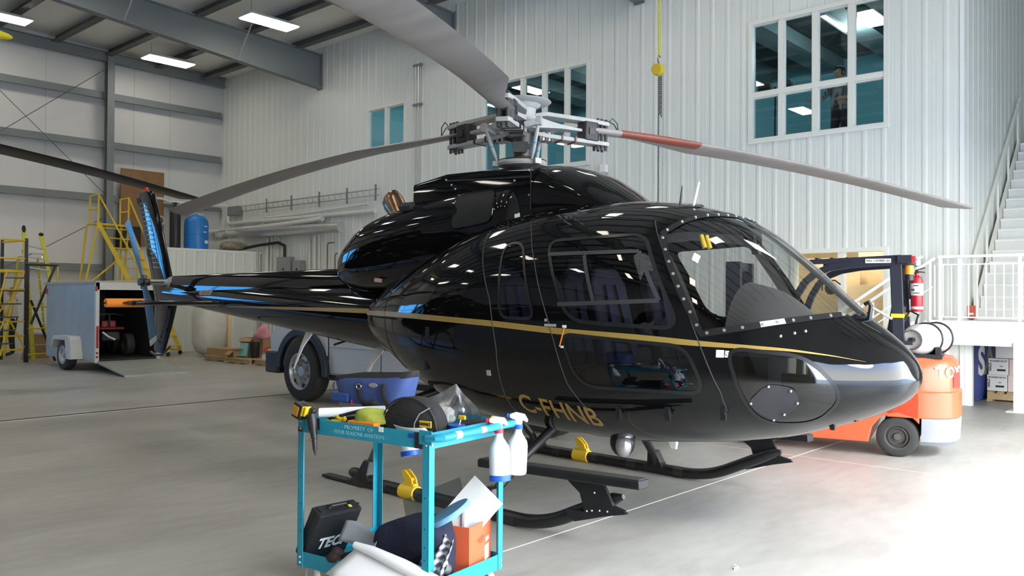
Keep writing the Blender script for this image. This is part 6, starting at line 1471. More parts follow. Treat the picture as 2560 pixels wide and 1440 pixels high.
t = lump((0, 0, 0.12), (0.36, 0.28, 0.14), 91, 0.35, 24).build('insulation_heap', mat('insulation_tan', (0.30, 0.26, 0.20), 0.7, 0.2, var=0.4, scale=10), sub=1); t.location = (13.25, 23.25, 2.92); tag(t, 'heap of crumpled foil insulation on the mechanical room roof', 'insulation')
# cable tray
ct = thing('cable_tray', 'galvanised ladder cable tray along the right wall', 'cable tray', (PX-0.02, 17.0, 4.18))
MB().bx(-0.02, 0.0, 0, 7.0, 0, 0.03).build('side_rail', M_galv, ct, smooth=False); MB().bx(-0.02, 0, 0, 7.0, 0.16, 0.19).build('side_rail', M_galv, ct, smooth=False)
for k in range(28): MB().beam((-0.01, 0.12+0.25*k, 0.02), (-0.01, 0.18+0.25*k, 0.17), 0.015, 0.012).build('rung', M_galv, ct, smooth=False)
for y in (0.1, 1.3, 2.55, 3.9, 5.2): MB().bx(-0.05, -0.02, y, y+0.045, -0.12, 0.30).build('strut', M_panelg, ct, smooth=False)
t = MB().bx(-0.1, 0.05, -0.3, 0.3, 0, 0.28).build('junction_box', M_panelg, smooth=False, bev=0.01); t.location = (PX, 24.1, 4.1); tag(t, 'grey junction box at the end of the cable tray', 'electrical box')
# breaker boxes, vertical pipes
for (y0, y1, z0_, z1_, lb) in ((20.95, 21.66, 1.75, 2.72, 'larger grey breaker panel on the right wall below the duct'), (20.40, 20.85, 1.9, 2.60, 'smaller grey breaker panel on the right wall beside the larger one')):
    t = thing('breaker_panel', lb, 'electrical panel', (XW-0.10, (y0+y1)/2, z0_))
    MB().bx(-0.08, 0.06, -(y1-y0)/2, (y1-y0)/2, 0, z1_-z0_).build('enclosure', M_panelg, t, smooth=False, bev=0.008)
    MB().bx(-0.09, -0.08, -(y1-y0)/2+0.03, (y1-y0)/2-0.03, 0.03, z1_-z0_-0.03).build('cover', mat('panel_cover', (0.27, 0.28, 0.285), 0.45), t, smooth=False)
    MB().bx(-0.1, -0.09, -0.05, 0.02, (z1_-z0_)*0.6, (z1_-z0_)*0.6+0.06).build('breaker_latch', M_ink, t, smooth=False)
for k, (y, r, z0_, z1_) in enumerate(((22.35, 0.05, 1.2, 3.3), (22.15, 0.035, 1.2, 3.35), (21.8, 0.03, 1.3, 3.3), (20.2, 0.035, 1.2, 3.2), (19.95, 0.045, 1.2, 3.3), (19.75, 0.03, 1.2, 3.25))):
    pipe([(XW-0.005-r, y, z0_-1.15), (XW-0.005-r, y, z1_)], r, M_pipe, 'upright white pipe on the right wall below the duct', group='upright white pipes on the right wall')
pipe([(PX, 22.68, 0.02), (PX-0.05, 22.68, 2.9), (PX-0.05, 22.68, 3.0)], 0.03, M_alu, 'bright metal conduit at the corner of the mechanical room', 'conduit', 'conduit')
pipe([(PX, 20.6, 2.2), (PX, 18.6, 2.2)], 0.03, M_ink, 'upper black pipe low on the right wall', group='black pipes low on the right wall')
pipe([(PX, 20.6, 2.08), (PX, 18.4, 2.06)], 0.025, M_ink, 'lower black pipe low on the right wall', group='black pipes low on the right wall')
for (y, z1_, lb) in ((19.25, 3.05, 'taller bent copper pipe on the right wall'), (18.9, 2.75, 'shorter bent copper pipe on the right wall')):
    pipe([(PX, y, 1.7), (PX, y, z1_-0.06), (PX, y-0.04, z1_), (PX, y-0.3 if z1_ > 3 else y-0.1, z1_)], 0.018, M_cop, lb, 'copper_pipe')
pipe([(PX-0.02, 21.3, 2.72), (PX-0.02, 21.3, 3.05), (PX-0.05, 21.6, 3.15), (PX-0.1, 22.6, 3.1), (PX-0.4, 23.2, 2.98)], 0.045, M_ink, 'thick black cable looping from the breaker panel', 'cable', 'cable')
t = thing('conduit', 'thin grey conduit with brackets running up the right wall beside the small window', 'conduit', (XW-0.05, 15.63, 3.9))
MB().cyl((0, 0, 0), (0, 0, 3.5), 0.02, n=8).cyl((0, 0.1, 0), (0, 0.1, 3.45), 0.012, n=8).build('conduit_run', M_galv, t)
for z in (1.5, 2.42, 3.4): MB().bx(-0.03, 0.02, -0.12, 0.2, z, z+0.05).build('conduit_bracket', M_panelg, t, smooth=False)
t = MB().bx(-0.09, 0.02, -0.08, 0.08, 0, 0.16).build('wall_sensor', M_white, smooth=False, bev=0.02); t.location = (XW-0.04, 10.0, 4.12); tag(t, 'small white wall box below the five-column window', 'wall box')

# ============================================================ PALLETS AND CLUTTER
def pallet():
    t = thing('pallet', 'low wooden pallet', 'pallet')
    for x in (-0.55, -0.02, 0.50): MB().bx(x, x+0.05, -0.5, 0.5, 0.02, 0.11).build('stringer', M_pallet, t, smooth=False)
    for k in range(7): MB().bx(-0.6, 0.6, -0.5+0.15*k, -0.41+0.15*k, 0.11, 0.13).build('deck_board', M_pallet, t, smooth=False)
    for y in (-0.5, -0.05, 0.41): MB().bx(-0.6, 0.6, y, y+0.09, 0.0, 0.02).build('bottom_board', M_pallet, t, smooth=False)
    return t
p0 = pallet(); place(p0, (11.0, 19.0, 0), R(4), 'wooden pallet under the long carton beside the plastic-wrapped bale')
place(copy_tree(p0), (10.95, 17.9, 0), R(2), 'wooden pallet under the teal box, between the other two pallets')
place(copy_tree(p0), (11.05, 16.85, 0), R(-3), 'wooden pallet under the red carton beside the truck')
def carton(label, loc, d, rz=0, flaps=True, m=M_card, name='carton', cat='carton'):
    t = thing(name, label, cat, loc, rz); x, y, z = d
    for (a, b, c, e) in ((-x/2, x/2, -y/2, -y/2+0.008), (-x/2, x/2, y/2-0.008, y/2), (-x/2, -x/2+0.008, -y/2, y/2), (x/2-0.008, x/2, -y/2, y/2)): MB().bx(a, b, c, e, 0, z).build('carton_side', m, t, smooth=False)
    MB().bx(-x/2, x/2, -y/2, y/2, 0, 0.008).build('carton_bottom', m, t, smooth=False)
    if flaps:
        MB().beam((-x/2, 0, z), (-x/2-0.10, 0, z-0.09), 0.9*y, 0.006, up=(0, 0, 1)).build('flap', m, t, smooth=False)
        MB().beam((0, -y/2, z), (0, -y/2-0.12, z+0.06), 0.9*x, 0.006, up=(0, 0, 1)).build('flap', m, t, smooth=False)
    else: MB().bx(-x/2, x/2, -y/2, y/2, z-0.008, z).build('carton_lid', m, t, smooth=False)
    return t
carton('long closed carton on the pallet beside the plastic-wrapped bale', (10.75, 19.0, 0.13), (0.5, 0.9, 0.17), R(3), False)
carton('tall open carton behind the long closed one', (11.34, 18.75, 0.13), (0.4, 0.5, 0.42), R(8))
carton('open carton with a drooping flap on the middle pallet', (10.65, 18.25, 0.13), (0.4, 0.35, 0.15), R(-10))
carton('plain carton standing behind the teal box', (11.2, 18.1, 0.13), (0.3, 0.35, 0.45), R(5), False)
carton('large flat carton at the back of the pallet beside the truck', (11.42, 16.7, 0.13), (0.42, 0.75, 0.40), 0, True)
carton('small carton at the front of the pallet beside the truck', (10.62, 16.55, 0.13), (0.22, 0.25, 0.14), R(6), False)
carton('red carton with open flaps on the pallet beside the truck', (10.85, 17.05, 0.13), (0.28, 0.34, 0.28), R(-6), True, mat('red_card', (0.45, 0.03, 0.05), 0.6))
carton('small white carton at the front of the pallet beside the truck', (10.62, 16.95, 0.13), (0.2, 0.2, 0.13), 0, False, M_paper)
t = MB().box((0, 0, 0.16), (0.06, 0.26, 0.32), rot=(0, R(18), R(10))).build('teal_box', mat('pale_teal', (0.22, 0.50, 0.48), 0.6), smooth=False, bev=0.004); t.location = (10.62, 17.98, 0.15); tag(t, 'pale teal folder leaning on the black bin on the middle pallet', 'folder')
t = MB().lathe([(0.10, 0.0), (0.12, 0.36), (0.113, 0.36), (0.095, 0.01), (0.0, 0.01)], 20).build('black_bin', M_bplastic); t.location = (10.75, 17.72, 0.14); tag(t, 'small black bin on the middle pallet', 'bin')
t = MB().cyl((0, -0.22, 0), (0, 0.24, 0), 0.05, n=16).build('yellow_tube', mat('bright_yellow', (0.75, 0.72, 0.02), 0.5)); t.location = (10.58, 16.6, 0.33); tag(t, 'bright yellow tube lying on the pallet beside the truck', 'tube')
t = lump((0, 0, 0.14), (0.17, 0.2, 0.17), 12, 0.3, 18).build('pink_bag', mat('pink_plastic', (0.65, 0.28, 0.32), 0.5), sub=1); t.location = (11.0, 18.0-0.18, 0.55); tag(t, 'crumpled pink plastic bag on top of the cartons', 'bag')
def pail(label, loc):
    t = thing('pail', label, 'pail', loc, group='white pails with red lids')
    MB().lathe([(0.0, 0), (0.135, 0.0), (0.15, 0.33), (0.155, 0.34), (0, 0.34)], 24).build('pail_body', M_pipe, t); MB().lathe([(0.158, 0.33), (0.16, 0.36), (0.15, 0.37), (0, 0.37)], 24).build('pail_lid', M_redlens, t); MB().lathe([(0.146, 0.12), (0.151, 0.24)], 24, caps=False).build('pail_label', mat('pail_pink', (0.6, 0.35, 0.36), 0.5), t)
pail('lower white pail with a red lid in the stack of two', (11.55, 17.85, 0.13)); pail('upper white pail with a red lid in the stack of two', (11.55, 17.85, 0.50))
WB = thing('wrapped_bale', 'tall plastic-wrapped white insulation bale standing against the mechanical room', 'bale', (11.25, 20.75, 0))
b_ = lump((0, 0, 0.75), (0.40, 0.40, 0.75), 44, 0.05, 24, 0.0, 0.6); b_.build('bale', mat('wrapped_white', (0.62, 0.60, 0.53), 0.35, var=0.12, scale=3, bump=0.8, bscale=8), WB, sub=1)
MB().bx(0.30, 0.40, -0.42, -0.2, 0.1, 1.4).build('bale_board', M_ply, WB, smooth=False)
t = thing('steel_cabinet', 'dark grey steel cabinet behind the pallets', 'cabinet', (12.6, 18.2, 0))
MB().bx(-0.3, 0.4, -0.55, 0.55, 0, 1.25).build('cabinet_body', mat('cabinet_grey', (0.10, 0.10, 0.105), 0.5), t, smooth=False, bev=0.01); MB().bx(-0.315, -0.3, -0.53, 0.0, 0.03, 1.22).build('cabinet_door', mat('cabinet_grey2', (0.12, 0.12, 0.125), 0.5), t, smooth=False); MB().bx(-0.315, -0.3, 0.01, 0.53, 0.03, 1.22).build('cabinet_door', MATS['cabinet_grey2'], t, smooth=False)
MB().bx(-0.33, -0.315, -0.06, -0.04, 0.7, 0.8).build('cabinet_handle', M_alu, t, smooth=False)

# ============================================================ LADDERS AND STANDS
def tubes(parent, segs, r, m, name): 
    for (p, q) in segs: MB().cyl(p, q, r, n=8).build(name, m, parent)
RS = thing('rolling_stairs', 'yellow rolling platform steps with handrails behind the trailer', 'steps', (0, 0, 0))
A0, A1 = Vector((8.95, 22.15, 3.42)), Vector((10.35, 21.2, 0.12)); B0, B1 = Vector((9.80, 22.35, 3.42)), Vector((10.95, 21.75, 0.12))
MB().beam(A0, A1, 0.05, 0.10).build('stringer', M_yst, RS, smooth=False); MB().beam(B0, B1, 0.05, 0.10).build('stringer', M_yst, RS, smooth=False)
for k in range(13):
    u = (k+0.5)/13; MB().beam(A0.lerp(A1, u), B0.lerp(B1, u), 0.16, 0.025).build('tread', M_yst, RS, smooth=False)
MB().prism([(8.9, 22.15), (9.80, 22.35), (9.75, 22.68), (8.85, 22.6)], 3.38, 3.42, 'XY').build('platform', M_yst, RS, smooth=False)
for (P0, P1) in ((A0, A1), (B0, B1)):
    up = Vector((0, 0, 0.72))
    tubes(RS, [(P0+Vector((0, 0, 0)), P0+up*0.98), (P0+Vector((-0.05, 0.4, 0)), P0+Vector((-0.05, 0.4, 0.7))), (P0+up, P0+Vector((-0.05, 0.4, 0.7))), (P0+up, P0.lerp(P1, 0.55)+up*1.05), (P0.lerp(P1, 0.55)+up*1.05, P0.lerp(P1, 0.6)), (P0+up*0.5, P0+Vector((-0.05, 0.4, 0.36)))], 0.022, M_yst, 'handrail')
tubes(RS, [(A0, (8.35, 22.3, 0.08)), ((8.85, 22.6, 3.4), (8.5, 22.62, 0.08)), (B0, (9.6, 22.45, 0.08)), ((9.75, 22.68, 3.4), (9.7, 22.66, 0.08)), ((8.4, 22.3, 0.3), (9.6, 22.5, 0.3)), ((8.4, 22.3, 0.3), A1), ((9.65, 22.55, 0.3), B1), ((8.5, 22.3, 1.6), (9.7, 22.5, 2.6))], 0.025, M_yst, 'support_leg')
for p in (A1, B1, Vector((8.4, 22.4, 0.1)), Vector((9.65, 22.55, 0.1))): MB().lathe([(0.05, -0.02), (0.06, 0), (0.05, 0.02)], 14, (p.x, p.y, 0.06), 'Y').build('caster', M_black, RS)
WSx = thing('work_stand', 'black and yellow steel work stand with platform beside the trailer', 'work stand', (0, 0, 0))
for (x, y) in ((7.14, 21.7), (7.0, 22.9), (5.9, 21.5), (5.8, 22.7)): MB().bx(x-0.03, x+0.03, y-0.03, y+0.03, 0, 2.90).build('stand_post', M_bplastic if x > 6.5 else M_yst, WSx, smooth=False)
MB().prism([(5.85, 21.5), (7.12, 21.7), (7.0, 22.9), (5.8, 22.7)], 2.10, 2.16, 'XY').build('stand_deck', M_yst, WSx, smooth=False)
tubes(WSx, [((5.9, 21.5, 2.85), (7.14, 21.7, 2.85)), ((7.14, 21.7, 2.85), (7.0, 22.9, 2.85)), ((5.9, 21.5, 2.42), (7.14, 21.7, 2.42)), ((5.9, 21.5, 1.7), (7.14, 21.7, 1.7)), ((5.9, 21.5, 0.95), (7.14, 21.7, 0.95)), ((5.9, 21.5, 0.62), (7.14, 21.7, 0.62)), ((5.9, 21.5, 0.30), (7.14, 21.7, 0.30))], 0.022, M_yst, 'stand_rail')
tubes(WSx, [((6.3, 21.5, 0.1), (7.1, 21.7, 2.1)), ((7.1, 21.65, 0.35), (6.2, 21.5, 2.1)), ((5.9, 21.5, 0.35), (6.9, 21.68, 1.6)), ((6.7, 21.6, 2.1), (6.2, 21.3, 0.2)), ((6.95, 21.6, 2.1), (6.5, 21.3, 0.2))], 0.02, M_yst, 'stand_brace')
for k in range(6): MB().bx(6.28+0.075*k, 6.75+0.07*k, 21.28+0.05*k, 21.36+0.05*k, 0.45+0.3*k, 0.48+0.3*k).build('stand_step', M_dmetal, WSx, smooth=False)
for (x, y) in ((7.14, 21.7), (5.9, 21.5)): MB().lathe([(0.06, -0.02), (0.07, 0), (0.06, 0.02)], 16, (x, y, 0.07), 'X').build('stand_caster', M_black, WSx)
# stepladder
SLd = thing('stepladder', 'yellow fibreglass stepladder with a white top beside the trailer', 'stepladder', (0, 0, 0))
la, lb_ = (Vector((7.10, 22.2, 3.15)), Vector((7.28, 22.0, 0.02))), (Vector((7.52, 22.3, 3.05)), Vector((8.05, 22.1, 0.02)))
for (p, q) in (la, lb_): MB().beam(p, q, 0.03, 0.09, up=(1, 0, 0)).build('rail', M_yfg, SLd, smooth=False)
for k in range(10):
    u = 0.12+0.085*k; MB().beam(la[0].lerp(la[1], u), lb_[0].lerp(lb_[1], u), 0.08, 0.025).build('step', M_alu, SLd, smooth=False)
MB().box((7.32, 22.25, 2.62), (0.42, 0.22, 0.10), rz=R(12)).build('ladder_shelf', M_pipe, SLd, smooth=False, bev=0.01)
MB().ball(la[0], 0.06, 10, (0.8, 0.8, 1.6)).build('rail_cap', M_black, SLd); MB().ball(lb_[0], 0.06, 10, (1, 0.8, 0.8)).build('rail_cap', M_black, SLd)
for (p, q) in (((7.15, 22.7, 2.5), (7.05, 23.3, 0.02)), ((7.6, 22.75, 2.5), (8.05, 23.35, 0.02))): MB().cyl(p, q, 0.025, n=8).build('back_leg', M_yfg, SLd)
tubes(SLd, [((7.1, 22.2, 2.5), (7.15, 22.7, 2.5)), ((7.55, 22.3, 2.5), (7.6, 22.75, 2.5))], 0.015, M_alu, 'spreader')
SLd.location.x = 0.14
# trestle with crossed legs
TS = thing('trestle', 'black and yellow striped trestle with crossed legs beside the stepladder', 'trestle', (0, 0, 0))
MB().cyl((6.98, 21.3, 2.28), (7.75, 21.45, 2.28), 0.03, n=8).build('top_bar', M_bplastic, TS)
for (p, q) in (((7.05, 21.3, 2.26), (7.05, 21.3, 0.02)), ((7.68, 21.43, 2.26), (7.12, 21.3, 0.9)), ((7.12, 21.32, 1.45), (7.7, 21.43, 0.02))): MB().cyl(p, q, 0.028, n=8).build('trestle_leg', M_bplastic, TS)
for (p, q) in (((7.05, 21.29, 1.3), (7.72, 21.43, 1.3)), ((7.05, 21.29, 0.8), (7.72, 21.43, 0.8)), ((7.05, 21.29, 0.2), (7.72, 21.43, 0.2)), ((7.74, 21.44, 2.26), (7.70, 21.43, 1.0))): MB().cyl(p, q, 0.02, n=8).build('trestle_bar', M_yst, TS)
t = MB().prism([(7.35, 0), (8.0, 0), (7.9, 0.62), (7.55, 0.66)], 22.62, 22.66, 'XZ').build('board_offcut', M_card, smooth=False); tag(t, 'tan board offcut leaning behind the trestle', 'board')

# ============================================================ STAIR AND LANDING IN THE ALCOVE
LZ = 1.28
LD = thing('stair_landing', 'white steel stair landing with barred guard rail beside the forklift', 'landing', (0, 0, 0))
MB().bx(13.72, 15.2, 1.55, 3.38, LZ-0.05, LZ).build('landing_deck', M_white, LD, smooth=False)
MB().bx(13.70, 13.76, 1.5, 3.78, LZ-0.36, LZ).build('landing_beam', M_white, LD, smooth=False)
for y in (2.62, 0.4): MB().bx(13.66, 13.80, y-0.07, y+0.07, 0, LZ-0.3).build('landing_post', M_white, LD, smooth=False); 
for y in (2.62,): MB().bx(13.58, 13.9, y-0.17, y+0.15, 0, 0.015).build('base_plate', M_white, LD, smooth=False)
for y in (3.66, 3.40, 2.62, 1.6): MB().bx(13.71, 13.755, y-0.022, y+0.022, LZ, LZ+0.925).build('rail_post', M_white, LD, smooth=False)
MB().beam((13.73, 3.70, LZ+0.95), (13.73, 1.5, LZ+0.95), 0.045, 0.04).beam((13.73, 3.70, LZ+0.83), (13.73, 1.5, LZ+0.83), 0.02, 0.02).beam((13.73, 3.70, LZ+0.05), (13.73, 1.5, LZ+0.05), 0.02, 0.02).build('top_rail', M_white, LD, smooth=False)
for k in range(20):
    y = 3.74-0.115*k
    MB().bx(13.722, 13.738, y-0.008, y+0.008, LZ+0.05, LZ+0.83).build('baluster', M_white, LD, smooth=False)
# lower flight, down along the wall behind the forklift
LF_ = thing('lower_stair_flight', 'white lower stair flight descending behind the forklift', 'stairs', (0, 0, 0))
for x in (13.05+0.0, 13.66):
    MB().beam((x, 3.78, LZ-0.1), (x, 5.55, 0.08), 0.04, 0.22).build('stringer', M_white, LF_, smooth=False)
    MB().beam((x, 3.72, LZ+0.93), (x, 5.5, 0.98), 0.04, 0.04).beam((x, 3.75, LZ+0.5), (x, 5.5, 0.55), 0.02, 0.02).build('handrail', M_white, LF_, smooth=False)
    for u in (0.02, 0.5, 0.98): MB().bx(x-0.015, x+0.015, 3.75+1.75*u-0.015, 3.75+1.75*u+0.015, (LZ)*(1-u)+0.05*u, LZ*(1-u)+0.90).build('rail_post', M_white, LF_, smooth=False)
for k in range(7):
    z = LZ-0.18*(k+1)+0.0; MB().bx(13.05, 13.66, 3.80+0.25*k, 4.07+0.25*k, z-0.03, z).build('tread', M_white, LF_, smooth=False)
# upper flight, rising into the alcove
UFt = thing('upper_stair_flight', 'white closed-riser upper stair flight climbing into the alcove', 'stairs', (0, 0, 0))
N_ = 17; rise = 0.185; run = 0.19
for k in range(N_):
    x = 14.45+run*k; z = LZ+rise*(k+1)
    MB().bx(x-0.02, x+run, 1.62, 3.33, z-0.035, z).build('tread', M_white, UFt, smooth=False); MB().bx(x, x+0.012, 1.62, 3.33, z-rise, z-0.035).build('riser', mat('riser_white', (0.78, 0.79, 0.76), 0.5), UFt, smooth=False)
for y in (3.36, 1.58):
    MB().beam((14.40, y, LZ+0.0), (14.4+run*N_, y, LZ+rise*N_), 0.04, 0.26).build('stringer', M_trim, UFt, smooth=False)
    MB().beam((14.42, y, LZ+0.95), (14.4+run*N_, y, LZ+rise*N_+0.85), 0.045, 0.045).build('handrail', M_trim, UFt, smooth=False)
    for k in range(5): MB().bx(14.44+0.75*k-0.015, 14.44+0.75*k+0.015, y-0.015, y+0.015, LZ+0.73*k, LZ+0.73*k+0.93).build('rail_post', M_trim, UFt, smooth=False)
t = MB().bx(-0.03, 0.0, -0.06, 0.06, 0, 0.2).build('exit_sign', mat('sign_red', (0.65, 0.12, 0.08), 0.5), smooth=False); t.location = (14.3, 3.38, LZ+0.02); tag(t, 'small red and white notice at the foot of the upper stair', 'notice')
MB().bx(-0.032, -0.03, -0.04, 0.04, 0.06, 0.09).build('notice_print', M_paper, t, smooth=False)
# things stored under the landing
t = MB().bx(14.45, 17.2, 3.385, 3.41, 0.02, 0.93).build('blue_banner', mat('banner_blue', (0.03, 0.06, 0.26), 0.5), smooth=False); tag(t, 'blue banner lettered in white under the stair landing', 'banner')
text_mesh('SA', 0.62, M_white, 'banner_lettering', t, loc=(15.25, 3.382, 0.60), rot=(R(90), 0, 0), bold=0.02, sx=1.5)
t = MB().cyl((15.45, 3.27, 0.92), (15.45, 3.16, 0.60), 0.06, n=16).build('white_tube', M_pipe); tag(t, 'thick white tube leaning in front of the blue banner', 'tube')
t = copy_tree(p0); t.scale = (0.7, 0.9, 1.15); place(t, (15.35, 2.86, 0), 0, 'wooden pallet under the printed boxes beneath the stair landing')
M_bx1 = mat('printed_box_white', (0.72, 0.72, 0.71), 0.6, var=0.04); M_bx2 = mat('printed_box_pink', (0.70, 0.56, 0.54), 0.6, var=0.04)
def pbox(label, loc, m, ttl, ink, side=None):
    t = thing('printed_box', label, 'box', loc, 0, 'printed boxes beneath the stair landing')
    MB().bx(0, 0.35, -0.14, 0.14, 0, 0.255).build('box_body', m, t, smooth=False, bev=0.004)
    text_mesh(ttl, 0.034, ink, 'box_lettering', t, loc=(-0.0015, 0.0, 0.215), rot=(R(90), 0, R(-90)), bold=0.001)
    MB().bx(-0.002, 0, -0.10, 0.02, 0.06, 0.09).bx(-0.002, 0, -0.06, -0.02, 0.13, 0.14).build('box_print', ink, t, smooth=False)
    if side:
        text_mesh(side, 0.05, ink, 'side_lettering', t, loc=(-0.0015, 0.115, 0.12), rot=(R(90), R(-90), R(-90)), bold=0.002)
    return t
M_inkr = mat('red_ink', (0.5, 0.03, 0.04), 0.6, var=0)
for j, z in enumerate((0.151, 0.408)):
    up = 'upper' if j else 'lower'
    pbox(up+' white printed box in the first column of boxes under the landing', (15.05, 3.19-0.02*j, z), M_bx1, 'WLADEN NUTZ', M_ink, 'HALO')
    pbox(up+' pinkish printed box in the second column of boxes under the landing', (15.05, 2.90-0.02*j, z), M_bx2, 'MI KOL', M_inkr)
t = MB().bx(15.1, 15.4, 2.80, 3.22, 0.668, 0.86).build('plain_box', M_bx1, smooth=False, bev=0.004); tag(t, 'plain white box on top of the printed boxes under the landing', 'box')

# ============================================================ HOIST, FAR ROTOR BLADE, YELLOW ARM
HO = thing('chain_hoist', 'yellow chain hoist hanging from a long yellow strap with chains', 'hoist', (11.0, 6.88, 5.05))
for dy in (-0.015, 0.015): MB().beam((0, dy, 0.22), (0, dy*1.5, 3.35), 0.004, 0.022, up=(1, 0, 0)).build('strap', mat('strap_yellow', (0.75, 0.65, 0.03), 0.6), HO, smooth=False)
MB().tube([(0.0, 0, 0.10), (0.0, 0.022, 0.14), (0.0, 0.022, 0.19), (0, 0, 0.22), (0, -0.022, 0.19)], 0.009, 8).build('top_hook', M_bronze, HO)
MB().lathe([(0.03, -0.09), (0.085, -0.085), (0.095, -0.03), (0.095, 0.0), (0.06, 0.02), (0.05, 0.07), (0.0, 0.075)], 24, (0, 0, 0), 'X').build('hoist_body', M_yst, HO)
def chain(name, p, q, m, r=0.011, step=0.034):
    p, q = Vector(p), Vector(q); n = int((q-p).length/step); c = MB()
    for i in range(n):
        o_ = p.lerp(q, (i+0.5)/n); c.tube([(o_.x+(0.011*math.cos(a) if i % 2 else 0), o_.y+(0 if i % 2 else 0.011*math.cos(a)), o_.z+0.022*math.sin(a)) for a in [2*PI*k/8 for k in range(8)]], 0.0038, 4, closed=True)
    return stuff(c.build(name, m, HO))
chain('load_chain', (0.02, 0.02, -0.08), (0.02, 0.02, -2.95), M_dmetal); chain('load_chain', (0.02, -0.03, -0.08), (0.02, -0.03, -0.72), M_dmetal); chain('load_chain', (0.02, -0.005, -0.08), (0.02, -0.005, -0.68), M_dmetal)
MB().cyl((0, -0.075, -0.05), (0, -0.072, -2.95), 0.006, n=6).build('pull_cord', M_galv, HO)
# the larger helicopter off to the side whose blade reaches into view
H2 = thing('helicopter', 'large dark helicopter whose long black rotor blade reaches in past the plywood board', 'helicopter', (0.26, 14.0, 0), R(58.5))
H2.scale = (1.32, 1.32, 1.32)
for ch in list(HELI.children):
    base = ch.name.split('.')[0]
    if base in ('fuselage', 'windscreen', 'door_window', 'lower_door_window', 'rear_side_window', 'chin_window', 'engine_cowling', 'transmission_fairing', 'fairing_dome', 'tail_boom', 'drive_shaft_cover', 'horizontal_stabiliser', 'upper_fin', 'lower_fin', 'skid', 'cross_tube', 'skid_shoe', 'rotor_mast', 'swashplate', 'rotor_hub', 'windscreen_post', 'cabin_floor', 'cabin_rear_wall', 'instrument_panel'):
        c = copy_tree(ch, H2); c.parent = H2
        for g in c.children:
            if g.name.startswith('main_rotor_blade'):
                g.material_slots[0].link = 'OBJECT'; g.material_slots[0].material = M_blk2
                cx = sum((Vector(v.co) for v in g.data.vertices), Vector())/len(g.data.vertices) - Vector((MF, 0, hz0)); dx = Vector((cx.x, cx.y, 0)).normalized()
                if abs(math.degrees(math.atan2(dx.y, dx.x))+58.5) < 15:
                    T_ = Matrix.Translation((MF, 0, hz0)); g.matrix_local = T_ @ Matrix.Rotation(R(1.55), 4, Vector((-dx.y, dx.x, 0))) @ Matrix.Rotation(R(-6), 4, dx) @ T_.inverted()
YA = thing('yellow_jib', 'yellow rounded jib arm end hanging below the roof', 'jib', (4.70, 15.0, 5.70), R(185))
MB().tube([(0.0, 0, 0), (0.03, 0, 0.0), (0.08, 0, 0.0), (0.2, 0, 0.0), (0.5, 0, 0.02), (2.0, 0, 0.06)], [0.004, 0.035, 0.06, 0.085, 0.105, 0.12], 16, flat=0.8).build('jib_arm', mat('jib_yellow', (0.85, 0.68, 0.02), 0.4), YA)
MB().ball((0.19, 0.02, 0.05), 0.012, 8).build('jib_bolt', M_ink, YA)
for x in (1.2, 1.9): MB().cyl((x, 0, 0.1), (x, 0, 3.1), 0.01, n=6).build('jib_hanger', M_dmetal, YA)
t = MB().tube([(0, 0, 0.004), (0.02, 0.015, 0.006), (0.05, 0.0, 0.005), (0.055, 0.03, 0.012)], 0.003, 6).build('wire_offcut', M_paper); t.location = (4.55, 2.32, 0); tag(t, 'tiny pale wire offcut lying on the floor near the skids', 'wire')

